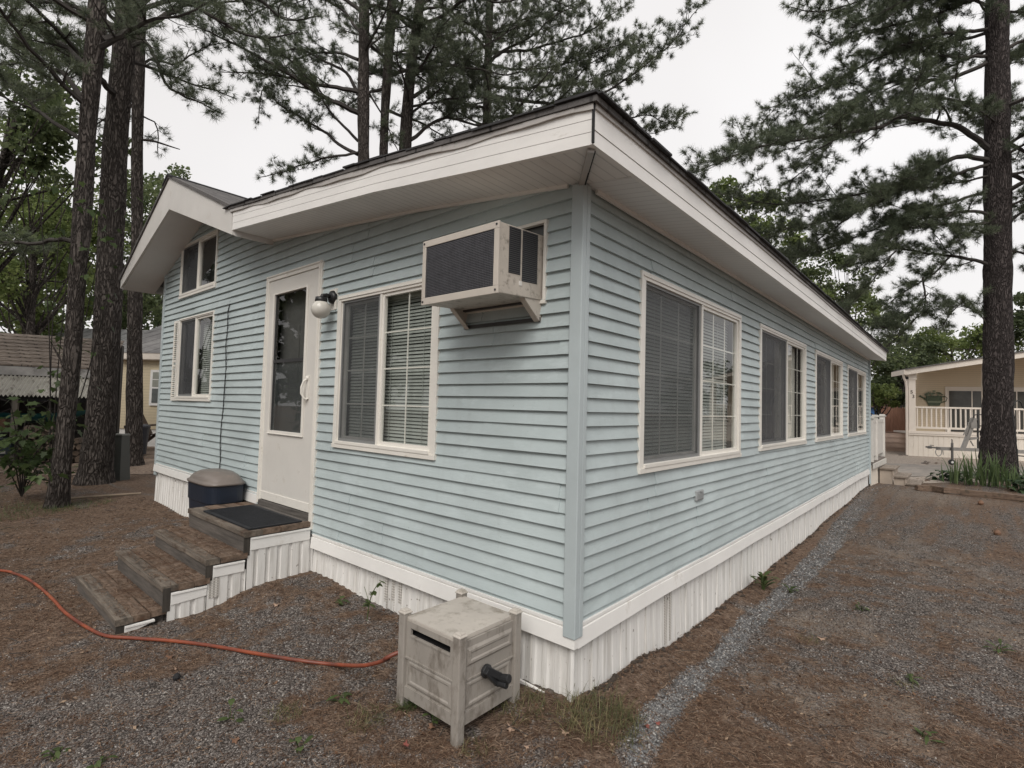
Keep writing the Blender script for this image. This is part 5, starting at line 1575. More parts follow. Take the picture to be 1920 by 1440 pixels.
# ================================================================== TREES
UPV = np.array([0, 0, 1.])
def nrm(v): return v / (np.linalg.norm(v) + 1e-9)
class Crown:
    def __init__(s, seed): s.p = []; s.d = []; s.w = MB(); s.r = np.random.RandomState(seed)
    def tuft(s, p, d): s.p.append(p); s.d.append(d)
def resample(P, step):
    P = np.array(smooth_path(P, 5)); seg = np.linalg.norm(np.diff(P, axis=0), axis=1); c = np.concatenate([[0], np.cumsum(seg)])
    n = max(2, int(c[-1] / step) + 1); t_ = np.linspace(0, c[-1], n)
    return np.stack([np.interp(t_, c, P[:, i]) for i in range(3)], 1), c[-1]
def twig(cr, p, d, L, tuftstep=.047, rad=.007):
    r = cr.r
    q = [p]; dd = nrm(d)
    for k in range(3):
        dd = nrm(dd + r.normal(0, .16, 3) + UPV * .10); q.append(q[-1] + dd * L / 3)
    q = np.array(q); cr.w.tube(q, np.linspace(rad, rad * .35, 4), 3, False)
    n = max(1, int(L * .78 / tuftstep))
    for k in range(n):
        f = .28 + .72 * (k + 1) / n; i = min(2, int(f * 3)); a = q[i] + (q[i + 1] - q[i]) * (f * 3 - i)
        off = r.normal(0, .035, 3)
        cr.tuft(a + off, nrm(dd + r.normal(0, .45, 3) + off * 6 + UPV * .1))
    for k in range(r.randint(1, 3)):
        a = q[1] + (q[3] - q[1]) * r.uniform(0, .9); e = nrm(dd * .6 + r.normal(0, .6, 3) + UPV * .15); l = L * r.uniform(.22, .42)
        b = a + e * l; cr.w.tube([a, b], [rad * .55, rad * .3], 3, False)
        cr.tuft(b, e); cr.tuft(a + e * l * .55, e)
def grow(cr, P, r0, r1, start=.2, tw=.55, step=.16, second=True, sides=6, sparse=1.0):
    r = cr.r
    Q, L = resample(P, .14)
    n = len(Q)
    J = np.cumsum(r.normal(0, .012, (n, 3)), 0); J -= np.linspace(0, 1, n)[:, None] * J[-1]; J[0] = 0
    Q = Q + J
    cr.w.tube(Q, r0 + (r1 - r0) * np.linspace(0, 1, n) ** .8, sides, True)
    t_ = start * L; sg = 1; T = nrm(Q[-1] - Q[-2])
    while t_ < L:
        i = min(n - 2, int(t_ / L * (n - 1))); T = nrm(Q[i + 1] - Q[i]); S = nrm(np.cross(T, UPV)); f = t_ / L
        if r.rand() < sparse:
            d = T * .6 + S * sg * r.uniform(.4, 1.0) + UPV * r.uniform(-.35, .5)
            twig(cr, Q[i], d, tw * (1.15 - .6 * f) * r.uniform(.55, 1.25))
        sg = -sg; t_ += step * r.uniform(.6, 1.4)
    for k in range(3 if start < 1 else 0): cr.tuft(Q[-1] + r.normal(0, .03, 3), nrm(T + r.normal(0, .4, 3)))
    if second and L > 1.4 and start < 1:
        t_ = max(start, .14) * L; sg = r.choice((-1, 1))
        while t_ < L * .93:
            i = min(n - 2, int(t_ / L * (n - 1))); T = nrm(Q[i + 1] - Q[i]); S = nrm(np.cross(T, UPV)); f = t_ / L
            l = r.uniform(.45, .95) * min(1.9, L * .34) * (1.1 - .55 * f)
            d = nrm(T * .75 + S * sg * r.uniform(.5, 1.1) + UPV * r.uniform(-.5, .4))
            pts = [Q[i]]; dd = d
            for k in range(3): dd = nrm(dd + r.normal(0, .13, 3) + UPV * .09); pts.append(pts[-1] + dd * l / 3)
            grow(cr, pts, max(.008, r0 * (1 - f) * .42 + .006), .004, .3, tw * .8, step * 1.0, False, 4, sparse)
            sg = -sg; t_ += r.uniform(.2, .38)
def needle_mesh(cr, name, m, parent, nn=22, length=.13, width=.0055, seed=1):
    if not cr.p: return
    r = np.random.RandomState(seed)
    P = np.repeat(np.array(cr.p), nn, 0); D = np.repeat(np.array(cr.d), nn, 0); n = len(P)
    rd = r.normal(0, 1, (n, 3)); rd /= np.linalg.norm(rd, axis=1)[:, None]
    A = D * .62 + rd * .78; A /= np.linalg.norm(A, axis=1)[:, None]
    Ls = length * r.uniform(.65, 1.12, n)
    W = np.cross(A, r.normal(0, 1, (n, 3))); W /= np.linalg.norm(W, axis=1)[:, None] + 1e-9
    B = P - D * r.uniform(0, .05, n)[:, None]
    V = np.empty((n, 3, 3)); V[:, 0] = B + W * width / 2; V[:, 1] = B - W * width / 2; V[:, 2] = B + A * Ls[:, None]
    return raw_obj(name, V.reshape(-1, 3), np.arange(n * 3).reshape(-1, 3), m, parent)
M_bark = bark_mat('pine_bark', (.085, .072, .065), (.18, .158, .144))
M_bark_r = bark_mat('pine_bark_dark', (.06, .050, .049), (.13, .112, .107))
M_twig = mat('pine_twig', (.045, .039, .035), .9, .2, 10)
M_needle = leaf_mat('pine_needles', [(.1, (.055, .070, .047)), (.5, (.112, .138, .09)), (.85, (.19, .215, .13))], .35, .5)
M_needle_l = leaf_mat('pine_needles_grey', [(.1, (.066, .082, .058)), (.5, (.13, .155, .105)), (.85, (.21, .235, .15))], .38, .5)
def px_trunk(L, D, ztop=17., base=None, flare=1.35):
    """L: (px, py, width px) from low to high; -> world points and radii down to the ground and up to ztop"""
    P = [at(a, b, D) for a, b, w in L]; R_ = [w / 2 * D / FPX / math.sqrt(1 + ((a - 960) / FPX) ** 2) for a, b, w in L]
    g = ground_z(P[0][0], P[0][1]) if base is None else ground_z(*base)
    g = float(g) - .05
    if P[0][2] > g:
        d = P[1] - P[0]; t_ = (g - P[0][2]) / d[2]
        q = P[0] + d * t_
        if base is not None: q = np.array([base[0], base[1], g])
        R_.insert(0, R_[0] * (1.02 + .012 * (P[0][2] - g)) * (flare if P[0][2] - g < 2 else flare)); P.insert(0, q)
    d = P[-1] - P[-2]
    if d[2] > 0 and P[-1][2] < ztop:
        s = min((ztop - P[-1][2]) / d[2], 4.0); k = 4
        for i in range(1, k + 1): P.append(P[-1] * 0 + (P[len(P) - 1] + d * s / k)); R_.append(max(.03, R_[-1] * .78))
    return P, R_
def trunk_mesh(P, R_, seed, n=30, roots=True):
    P = np.array(P); seg = np.linalg.norm(np.diff(P, axis=0), axis=1); c = np.concatenate([[0], np.cumsum(seg)])
    t_ = np.concatenate([np.arange(0, min(1.2, c[-1]), .06), np.arange(1.2, c[-1], .16)])
    Q = np.stack([np.interp(t_, c, P[:, i]) for i in range(3)], 1)
    # smooth the centre line
    for _ in range(6): Q[1:-1] = (Q[:-2] + Q[1:-1] * 2 + Q[2:]) / 4
    rr_ = np.interp(t_, c, R_)
    if roots: rr_ = rr_ * (1 + .16 * np.exp(-t_ / .22))
    rr_ = rr_ * (1 + .03 * np.sin(t_ * 3.1 + seed))
    mb = MB(); mb.tube(Q, rr_, n, True, .07, seed)
    return mb, Q
def branch_px(Ls, D, drift, seed):
    """pixel polyline at depth D with a depth drift along it"""
    r = np.random.RandomState(seed); out = []; dz = 0
    for i, (a, b) in enumerate(Ls):
        out.append(at(a, b, D + dz)); dz += drift + r.uniform(-.12, .12)
    return out
def pine(label, P, R_, branches, auto, seed, bark, needle, nn=22, width=.0055, group=None, length=.13, tw=.55, name='pine_tree', az=None, sparse=1.0, step=.16, lens=(1.6, 3.6)):
    t_ = thing(name, label, 'tree', (P[0][0], P[0][1], P[0][2] + .05), group)
    mb, Q = trunk_mesh(P, R_, seed)
    for pl, r0, st in branches:
        if st >= 2: mb.tube(smooth_path(pl, 4), np.linspace(r0, r0 * .3, (len(pl) - 1) * 4 + 1), 7, True, .1, 3)
    branches = [q for q in branches if q[2] < 2]
    part('trunk', mb, bark, t_, smooth=True)
    cr = Crown(seed + 100); r = cr.r
    for pl, r0, st in branches:
        L_ = np.sum(np.linalg.norm(np.diff(np.array(pl), axis=0), axis=1))
        grow(cr, pl, r0, .008, st, tw, step, True, 7, sparse)
    z0, z1, n = auto
    for k in range(n):
        z = z0 + (z1 - z0) * (k + r.uniform(.2, .8)) / n
        c = np.array([np.interp(z, Q[:, 2], Q[:, i]) for i in range(3)])
        a = (r.uniform(0, 6.283) if az is None else r.uniform(*az)); L = r.uniform(*lens) * (1.1 - .5 * (z - z0) / (z1 - z0 + 1e-6))
        d = np.array([math.cos(a), math.sin(a), r.uniform(-.05, .3)]); pts = [c]
        for q in range(4): d = nrm(d + r.normal(0, .12, 3) + UPV * r.uniform(-.06, .08)); pts.append(pts[-1] + d * L / 4)
        grow(cr, pts, .045 * L / 3 + .01, .008, .25, tw, step * 1.15, True, 5, sparse)
    part('limbs', cr.w, M_twig, t_)
    needle_mesh(cr, 'needles', needle, t_, nn, length, width, seed)
    NT.append((label, len(cr.p)))
    return t_
NT = []
# ---- the big pine on the right
DR = 12.4
bR = onz(1872, 892, .15)
P, R_ = px_trunk([(1871, 800, 63), (1871, 600, 56.5), (1870, 330, 53), (1870, 100, 47), (1869, -120, 42)], DR, 19, flare=1.22)
BRX = [
 ([(1852, 300), (1807, 293), (1747, 313), (1680, 363), (1613, 393), (1547, 413), (1480, 427), (1420, 450)], .085, .2, .02),
 ([(1852, 278), (1797, 240), (1747, 230), (1683, 227), (1647, 250), (1580, 263), (1513, 270), (1413, 283), (1330, 312), (1296, 322)], .095, .16, -.12),
 ([(1850, 55), (1780, 63), (1713, 73), (1647, 103), (1563, 147), (1493, 180), (1430, 207)], .06, .2, .1),
 ([(1850, 118), (1797, 140), (1747, 150), (1680, 153), (1613, 187), (1547, 220), (1450, 258), (1370, 290)], .07, .2, .22),
 ([(1852, 402), (1813, 398), (1763, 407), (1730, 410), (1690, 433), (1657, 460), (1613, 480), (1580, 500)], .055, .22, -.1),
 ([(1852, 496), (1813, 485), (1773, 477), (1730, 473), (1680, 470), (1630, 487), (1600, 512)], .06, .25, .12),
 ([(1780, 482), (1743, 517), (1697, 547), (1657, 577)], .035, .3, .1),
 ([(1730, 520), (1737, 560), (1723, 593), (1680, 633), (1650, 660)], .03, .25, .1),
 ([(1850, -90), (1760, -60), (1680, -25), (1600, 5), (1530, 22), (1478, 12)], .06, .2, .05),
 ([(1850, -10), (1780, 15), (1700, 40), (1620, 60), (1560, 80), (1520, 60)], .05, .2, .25),
 ([(1850, 10), (1790, -10), (1720, -5), (1640, 30), (1590, 55)], .05, .2, -.25),
 ([(1852, 200), (1800, 190), (1740, 185), (1660, 205), (1590, 240), (1530, 300), (1470, 345)], .055, .25, .3),
 ([(1852, 330), (1800, 340), (1740, 345), (1690, 350)], .04, .25, .3),
 ([(1852, 440), (1830, 430), (1810, 442), (1790, 455)], .025, .2, -.2),
 ([(1890, 90), (1930, 75), (1990, 60), (2080, 40)], .06, .2, .1),
 ([(1890, 272), (1925, 252), (1990, 230), (2090, 225)], .06, .2, -.2),
 ([(1890, 420), (1920, 395), (1980, 380), (2060, 400)], .05, .1, .1),
 ([(1892, 470), (1930, 480), (1990, 500), (2050, 530)], .04, .1, .2),
 ([(1852, 360), (1780, 380), (1700, 400), (1620, 440), (1540, 470), (1450, 480)], .05, .2, .3), ([(1852, 310), (1760, 330), (1650, 350), (1550, 370), (1430, 380), (1340, 360)], .06, .2, .35),
 ([(1613, 393), (1560, 430), (1500, 480), (1460, 520)], .03, .15, .15), ([(1680, 470), (1640, 520), (1600, 570), (1570, 600)], .028, .2, .1), ([(1740, 550), (1700, 600), (1670, 620), (1640, 600)], .02, .2, .15),
 ([(1852, 610), (1835, 585), (1800, 570), (1775, 590), (1765, 620)], .02, .3, .1),
]
pine('big dark pine with a thick trunk on the right, rising from the iris bed', P, R_, [(branch_px(pl, DR, dr, i), r0 * .74, st * .5) for i, (pl, r0, st, dr) in enumerate(BRX)],
     (6.0, 14.5, 26), 5, M_bark_r, M_needle, 30, .0064, tw=.58, length=.15, step=.135, az=(-1.2, 4.2))

# ---- three pines in a row on the left
P1, R1 = px_trunk([(109, 936, 43), (125, 780, 36), (138, 640, 35), (147, 480, 34), (152, 460, 37), (162, 267, 35), (180, 67, 38), (187, -60, 34)], 6.5, 15, flare=1.12)
BL1 = [([(158, 187), (117, 140), (80, 128), (43, 123), (-10, 118)], .036, .25, .1), ([(152, 262), (83, 217), (17, 157), (-50, 120)], .028, .3, .25),
       ([(150, 452), (100, 450), (50, 452), (0, 453), (-60, 448)], .035, .45, .2), ([(190, 75), (215, 66), (267, 50), (333, 20), (350, 7), (400, 30), (480, 63), (560, 60)], .052, .4, .12),
       ([(170, 140), (130, 90), (80, 60), (20, 40), (-60, 60)], .04, .3, .3), ([(120, 690), (112, 672), (100, 650), (95, 640)], .016, 2, .0)]
pine('slender leaning pine, leftmost of the three trunks beside the house', P1, R1, [(branch_px(pl, 6.5, dr, 20 + i), r0, st) for i, (pl, r0, st, dr) in enumerate(BL1)], (5.0, 11, 12), 21, M_bark, M_needle, 24, .0052, tw=.42, lens=(1.2, 2.4), group='pines in a row left of the house')
P2, R2 = px_trunk([(180, 880, 64), (190, 780, 58), (200, 640, 53), (206, 480, 51), (208, 460, 51), (216, 267, 48), (235, 67, 42), (240, -60, 40)], 8.2, 17, flare=1.2)
BL2 = [([(228, 100), (277, 83), (300, 127), (317, 160), (350, 180), (413, 210)], .04, .4, .0), ([(232, 30), (300, -20), (380, -40), (470, -10), (540, 40), (600, 30)], .07, .3, .2), ([(225, 60), (150, 20), (60, 0), (-40, -20)], .05, .25, .25)]
pine('thickest pine of the three trunks beside the house, in the middle', P2, R2, [(branch_px(pl, 8.2, dr, 40 + i), r0, st) for i, (pl, r0, st, dr) in enumerate(BL2)], (6.0, 13, 13), 31, M_bark, M_needle, 22, .0052, tw=.42, lens=(1.4, 2.8), group='pines in a row left of the house')
P3, R3 = px_trunk([(252, 862, 33), (252, 780, 32), (253, 560, 28), (257, 460, 22), (257, 267, 23), (262, 67, 23), (266, -60, 22)], 10.4, 18, flare=1.15)
BL3 = [([(268, 262), (290, 265), (315, 273), (337, 280)], .028, 2, .0), ([(262, 130), (285, 110), (330, 120), (370, 90), (430, 80)], .03, .3, .2), ([(264, 20), (340, 0), (420, 10), (500, -30)], .05, .3, .1), ([(262, 215), (285, 225), (300, 240), (296, 290)], .018, .35, .2)]
pine('thin straight pine, rightmost of the three trunks beside the house', P3, R3, [(branch_px(pl, 10.4, dr, 60 + i), r0, st) for i, (pl, r0, st, dr) in enumerate(BL3)], (7.2, 14, 12), 41, M_bark, M_needle, 22, .0055, tw=.42, lens=(1.3, 2.6), group='pines in a row left of the house')

# ---- pines behind the house
P4, R4 = px_trunk([(682, 330, 22), (681, 200, 22), (683, 0, 19), (684, -80, 17)], 12.0, 17, base=(-9.0, 4.45))
B4 = [([(671, 177), (650, 141), (608, 117), (567, 96), (535, 96), (500, 110)], .045, .25, .05), ([(671, 112), (640, 99), (613, 102), (582, 102), (546, 115), (510, 140), (470, 150)], .04, .25, .2),
      ([(672, 265), (624, 219), (582, 156), (546, 117), (509, 86), (470, 62)], .035, .25, -.15), ([(672, 290), (634, 273), (608, 247), (569, 226), (525, 198), (491, 167), (485, 230)], .045, .3, .1),
      ([(686, 288), (634, 289), (582, 302), (530, 320), (483, 333)], .035, .3, -.1), ([(675, 60), (640, 20), (600, 0), (540, 10)], .04, .25, .2), ([(690, 90), (720, 60), (760, 50), (790, 40)], .03, .3, .3),
      ([(675, 20), (610, -20), (540, -10), (480, 20), (430, 60)], .05, .3, .1), ([(690, 170), (715, 215), (735, 260), (755, 300)], .025, .4, .2)]
pine('tall pine behind the roof, leftmost of its clump', P4, R4, [(branch_px(pl, 12.0, dr, 80 + i), r0, st) for i, (pl, r0, st, dr) in enumerate(B4)], (8.0, 14.5, 15), 51, M_bark, M_needle, 24, .0064, tw=.5, group='pines behind the roof')
P5, R5 = px_trunk([(719, 300, 16), (722, 200, 16), (732, 60, 18), (738, -60, 16)], 12.6, 17, base=(-9.1, 5.05))
B5 = [([(730, 120), (700, 80), (660, 60), (620, 50)], .03, .3, .3), ([(735, 100), (770, 90), (810, 60), (850, 50)], .03, .3, .3)]
pine('thin dark pine behind the roof, in the middle of its clump', P5, R5, [(branch_px(pl, 12.6, dr, 100 + i), r0, st) for i, (pl, r0, st, dr) in enumerate(B5)], (8.2, 14, 11), 61, M_bark, M_needle, 22, .0060, tw=.46, group='pines behind the roof')
P6, R6 = px_trunk([(758, 300, 23), (762, 230, 22), (770, 130, 19), (788, 0, 17), (797, -70, 16)], 13.0, 17, base=(-9.0, 5.7))
B6 = [([(776, 141), (817, 117), (856, 125), (895, 130), (950, 140), (1010, 120)], .045, .25, -.1), ([(775, 182), (806, 154), (843, 125), (895, 91), (950, 60), (1010, 30)], .05, .3, .1), ([(770, 262), (804, 234), (838, 219), (895, 234), (960, 225), (1030, 205)], .05, .28, .1),
      ([(785, 20), (830, 12), (880, 40), (940, 60), (1000, 40)], .04, .3, .2), ([(770, 200), (820, 190), (880, 180), (930, 190)], .035, .3, -.25), ([(790, -20), (850, -30), (930, 0), (1010, -10), (1080, 20)], .05, .3, .05)]
pine('pine leaning right behind the roof, with long limbs to the right', P6, R6, [(branch_px(pl, 13.0, dr, 120 + i), r0, st) for i, (pl, r0, st, dr) in enumerate(B6)], (8.4, 14.5, 13), 71, M_bark, M_needle_l, 24, .0066, tw=.52, group='pines behind the roof')
P7, R7 = px_trunk([(912, 250, 16), (914, 150, 15), (918, 20, 14), (920, -60, 13)], 15.0, 18, base=(-9.2, 8.55))
B7 = [([(920, 180), (1000, 190), (1060, 195), (1128, 177), (1172, 148), (1211, 117), (1251, 86), (1290, 40), (1320, 5)], .06, .2, -.1), ([(920, 100), (990, 90), (1063, 70), (1107, 55), (1146, 26), (1185, 5)], .05, .2, .1), ([(920, 160), (980, 165), (1042, 161), (1120, 148), (1180, 110), (1225, 70)], .045, .2, .2),
      ([(920, 220), (1000, 215), (1090, 210), (1160, 230), (1215, 250), (1262, 240)], .045, .2, .1), ([(1160, 225), (1210, 215), (1250, 228), (1285, 215)], .025, .2, .1), ([(920, 60), (980, 40), (1050, 20), (1110, -10)], .04, .2, -.2), ([(915, 130), (860, 110), (830, 80), (800, 60)], .04, .2, .2), ([(915, 190), (870, 200), (830, 215)], .03, .2, .2),
      ([(1000, 205), (1060, 180), (1100, 130), (1150, 100), (1190, 60)], .03, .2, .1), ([(920, 120), (985, 130), (1060, 115), (1130, 90), (1180, 80)], .04, .15, -.15)]
pine('full grey green pine behind the roof peak, reaching right over the eave', P7, R7, [(branch_px(pl, 15.0, dr, 140 + i), r0, st) for i, (pl, r0, st, dr) in enumerate(B7)], (7.9, 14.5, 22), 81, M_bark, M_needle_l, 26, .0072, tw=.6, group='pines behind the roof')

# ---- leafy trees
def leaf_cloud(C_, R_, n, size, r, aspect=.62, droop=.0):
    """leaf quads gathered in clumps; C_: (k,3) clump centres, R_: (k,) radii"""
    k = r.randint(0, len(C_), n)
    off = r.normal(0, 1, (n, 3)); off /= np.linalg.norm(off, axis=1)[:, None]; off *= (r.rand(n) ** .45)[:, None]
    P = C_[k] + off * R_[k][:, None] * np.array([1, 1, .72])
    a = r.normal(0, 1, (n, 3)); a[:, 2] -= droop; a /= np.linalg.norm(a, axis=1)[:, None]
    b = np.cross(a, r.normal(0, 1, (n, 3))); b /= np.linalg.norm(b, axis=1)[:, None] + 1e-9
    s = size * r.uniform(.6, 1.25, n)
    V = np.empty((n, 4, 3)); V[:, 0] = P - a * (s / 2)[:, None]; V[:, 1] = P + b * (s * aspect / 2)[:, None]; V[:, 2] = P + a * (s / 2)[:, None]; V[:, 3] = P - b * (s * aspect / 2)[:, None]
    return V.reshape(-1, 3), np.arange(n * 4).reshape(-1, 4)
def leafy(label, base, crowns, n, size, m, seed, trunk_r=.14, group=None, bark=None, name='leafy_tree', clump=.5, nclump=26):
    r = np.random.RandomState(seed)
    base = np.array([base[0], base[1], float(ground_z(base[0], base[1]))])
    t_ = thing(name, label, 'tree', base, group)
    CC = []; RR = []
    for c, rx, rz in crowns:
        c = np.array(c)
        for k in range(max(4, nclump // len(crowns))):
            o = r.normal(0, 1, 3); o /= np.linalg.norm(o); o *= r.rand() ** .4
            CC.append(c + o * np.array([rx, rx, rz])); RR.append(clump * r.uniform(.6, 1.25))
    CC = np.array(CC); RR = np.array(RR)
    cm = np.mean([c for c, _, _ in crowns], 0)
    top = cm.copy(); mb = MB()
    mid = base + (top - base) * .55 + np.array([r.normal(0, .1), r.normal(0, .1), 0])
    mb.tube(smooth_path([base - [0, 0, .05], base + (mid - base) * .5, mid, top], 4), np.linspace(trunk_r, trunk_r * .35, 13), 9, True, .1, seed)
    part('trunk', mb, bark or M_bark, t_, smooth=True)
    mb = MB()
    for i in range(0, len(CC), 1):
        q0 = base + (top - base) * r.uniform(.4, .95)
        mb.tube(smooth_path([q0, (q0 + CC[i]) / 2 + r.normal(0, .12, 3), CC[i]], 2), np.linspace(trunk_r * .22, .006, 5), 4, False)
    part('limbs', mb, bark or M_bark, t_)
    V, F = leaf_cloud(CC, RR, n, size, r)
    raw_obj('leaves', V, F, m, t_)
    return t_
G_bright = leaf_mat('leaves_bright', [(.1, (.06, .082, .028)), (.5, (.14, .185, .06)), (.9, (.27, .315, .115))], .52)
G_mid = leaf_mat('leaves_mid', [(.1, (.048, .066, .030)), (.5, (.105, .138, .060)), (.9, (.20, .235, .11))], .5)
G_dark = leaf_mat('leaves_dark', [(.1, (.034, .047, .024)), (.5, (.072, .095, .045)), (.9, (.14, .165, .08))], .42)
def gp(px, py, D): q = at(px, py, D); return (q[0], q[1])
def C3(px, py, D): return at(px, py, D)
LT = [  # label, base px/D, crowns, n, size, material, clump, nclump
 ('bright green broadleaf tree behind the grey shed roof at the far left', gp(40, 700, 17), [(C3(20, 480, 17), 2.4, 1.9), (C3(90, 430, 17.5), 2.0, 1.6), (C3(60, 560, 17), 2.2, 1.2)], 9000, .17, G_bright, .7, 40),
 ('yellow green leafy tree filling the gap left of the leaning pine', gp(60, 700, 14), [(C3(70, 340, 14), 1.7, 1.3), (C3(10, 420, 14), 1.6, 1.2), (C3(130, 420, 14.5), 1.2, 1.3), (C3(40, 520, 14), 1.7, 1.0)], 7500, .13, G_bright, .5, 40),
 ('mid green broadleaf tree showing between the left pine trunks', gp(200, 700, 21), [(C3(200, 420, 21), 2.6, 2.4), (C3(290, 430, 22), 1.7, 2.2), (C3(270, 560, 21), 2.2, 1.6)], 8000, .2, G_mid, .8, 36),
 ('dark leaved tree hanging over the upper left corner', gp(-160, 700, 11), [(C3(10, 200, 10), 1.6, 1.5), (C3(50, 60, 11), 2.0, 1.3), (C3(-40, 320, 10), 1.5, 1.6), (C3(110, 250, 11), 1.2, 1.2)], 5200, .13, G_mid, .38, 44),
 ('airy green tree just beyond the gable end', gp(300, 700, 25), [(C3(300, 380, 25), 1.8, 2.0), (C3(292, 520, 25), 1.4, 2.0)], 4200, .2, G_mid, .6, 24),
 ('dense mid green tree far behind the end of the eave', gp(1600, 760, 30), [(C3(1600, 640, 30), 2.6, 2.2), (C3(1560, 560, 30), 2.3, 1.8), (C3(1650, 700, 30), 2.2, 1.4)], 7500, .2, G_bright, .8, 40),
 ('yellow green tree rising above the long eave', gp(1480, 760, 27), [(C3(1450, 470, 27), 2.3, 2.4), (C3(1500, 560, 27), 2.0, 1.8), (C3(1400, 420, 27), 1.7, 1.7), (C3(1350, 390, 27), 1.0, 1.2)], 9000, .22, G_bright, .75, 44),
 ('loose green tree standing close behind the middle of the long eave', gp(1400, 760, 22), [(C3(1330, 440, 22), 1.2, 1.0), (C3(1400, 500, 22), 1.4, 1.2), (C3(1480, 570, 22), 1.4, 1.2), (C3(1550, 620, 23), 1.4, 1.1)], 6500, .16, G_bright, .55, 40),
 ('leafy green tree beyond the far end of the roof', gp(1620, 760, 25), [(C3(1590, 560, 25), 1.7, 1.5), (C3(1640, 640, 25), 1.6, 1.5), (C3(1540, 500, 25), 1.2, 1.1)], 5600, .17, G_mid, .55, 34),
 ('dark rounded tree behind the brown picket fence', gp(1680, 770, 27), [(C3(1680, 730, 27), 2.2, 1.2), (C3(1720, 680, 28), 2.0, 1.4)], 6500, .2, G_dark, .7, 26),
 ('green treetop showing over the porch roof', gp(1790, 760, 33), [(C3(1780, 645, 33), 3.0, 1.2), (C3(1730, 640, 33), 1.6, 1.4), (C3(1840, 640, 33), 2.0, 1.3)], 6000, .2, G_bright, .8, 30),
 ('green treetop right of the big pine trunk', gp(1915, 760, 31), [(C3(1920, 610, 31), 2.2, 2.2), (C3(1960, 560, 31), 2.2, 2.4)], 5500, .24, G_dark, .8, 26),
 ('low bright bush beside the deck railing', gp(1640, 780, 22.5), [(C3(1645, 745, 22.5), .75, .55)], 1700, .13, G_bright, .35, 12),
]
for i, (lab, base, crs, n, size, m_, cl, nc) in enumerate(LT):
    leafy(lab, base, crs, n, size, m_, 200 + i, .16, 'broadleaf trees in the background', clump=cl, nclump=nc)
# unseen trees added left of and behind the photographer's place: they shade the left yard and show in the panes
for i, (x, y, z, rx, rz, h) in enumerate(((-8.5, -5.6, 4.6, 2.4, 2.8, 'left'), (-10.6, -4.0, 3.4, 2.2, 2.2, 'e'), (-12.0, -8.5, 6.0, 3.0, 2.8, 'a'), (-5.2, -9.5, 6.2, 2.6, 2.6, 'b'), (-1.0, -12.5, 6.0, 2.8, 2.6, 'c'), (9.5, 7.5, 6.0, 2.4, 2.6, 'd'))):
    leafy('unseen leafy tree added beside the yard for shade and reflections', (x, y), [((x, y, z), rx, rz), ((x + .8, y - .6, z - 1.4), rx * .8, rz * .6)], 5200, .24, G_mid, 400 + i, .17, 'unseen trees added for shade and reflections', clump=.75, nclump=34)
# far woods closing the horizon: one mass
r = np.random.RandomState(77); CC = []; RR = []
for k in range(260):
    px = r.uniform(-900, 3000); D = r.uniform(38, 62)
    if -200 < px < 420: D = r.uniform(30, 44)
    hgt = r.uniform(.5, 5.2) if r.rand() < .75 else r.uniform(5, 8)
    q = at(px, 740, D); CC.append((q[0], q[1], hgt)); RR.append(r.uniform(1.2, 2.3))
for k in range(170):
    a = r.uniform(0, 6.283); D = r.uniform(30, 55)
    q = CAMP + D * (FW * -abs(math.cos(a)) + RT * math.sin(a)); CC.append((q[0], q[1], r.uniform(.8, 8))); RR.append(r.uniform(1.5, 2.6))
V, F = leaf_cloud(np.array(CC), np.array(RR), 60000, .5, r)
o = raw_obj('far_woods', V, F, G_dark, None, (0, 0, 0)); props(o, 'dark far off wood closing the view behind houses and trees', 'woods', kind='stuff')

# ================================================================== GROUND PLANTS
def blade(mb, b, az, lean, L, w, bend, n=4, fold=0.):
    """a tapering leaf blade rising from b"""
    d = np.array([math.cos(az), math.sin(az), 0]); s = np.array([-d[1], d[0], 0]); base = len(mb.v)
    for i in range(n + 1):
        f = i / n; a = lean + bend * f
        p = np.array(b) + L * f * (math.cos(a * .8) * UPV + math.sin(a * .8) * d)
        ww = w * (1 - f ** 2.2) * (.55 + .45 * min(1, f * 3)) + .0004
        mb.v += [tuple(p - s * ww / 2), tuple(p + s * ww / 2)]
    for i in range(n): q = base + i * 2; mb.f.append((q, q + 1, q + 3, q + 2))
def leafblade(mb, b, d, L, w, curl=.3, n=4):
    """a broad leaf from stalk end b in direction d"""
    d = nrm(np.array(d, float)); s = nrm(np.cross(d, UPV + .01)); base = len(mb.v)
    for i in range(n + 1):
        f = i / n; p = np.array(b) + d * L * f - UPV * curl * L * f * f
        ww = w * math.sin(math.pi * min(.97, f * .9 + .08)) + .001
        mb.v += [tuple(p - s * ww / 2), tuple(p + s * ww / 2)]
    for i in range(n): q = base + i * 2; mb.f.append((q, q + 1, q + 3, q + 2))
def at_ground(px, py):
    p = onz(px, py, .1)
    for _ in range(4): p = onz(px, py, float(ground_z(p[0], p[1])))
    return p
G_grass = leaf_mat('grass_blades', [(.1, (.055, .065, .026)), (.5, (.13, .13, .058)), (.85, (.29, .24, .13))], .3)
G_weed = leaf_mat('weed_leaves', [(.1, (.04, .06, .02)), (.5, (.085, .12, .04)), (.9, (.15, .19, .08))], .35)
G_iris = leaf_mat('iris_leaves', [(.1, (.045, .075, .030)), (.5, (.095, .14, .058)), (.9, (.17, .22, .10))], .3)
G_hosta = leaf_mat('dark_broad_leaves', [(.1, (.018, .034, .016)), (.5, (.035, .06, .028)), (.9, (.06, .095, .045))], .25)
G_maple = leaf_mat('maple_leaves', [(.1, (.03, .05, .018)), (.5, (.06, .092, .032)), (.9, (.12, .165, .065))], .4)
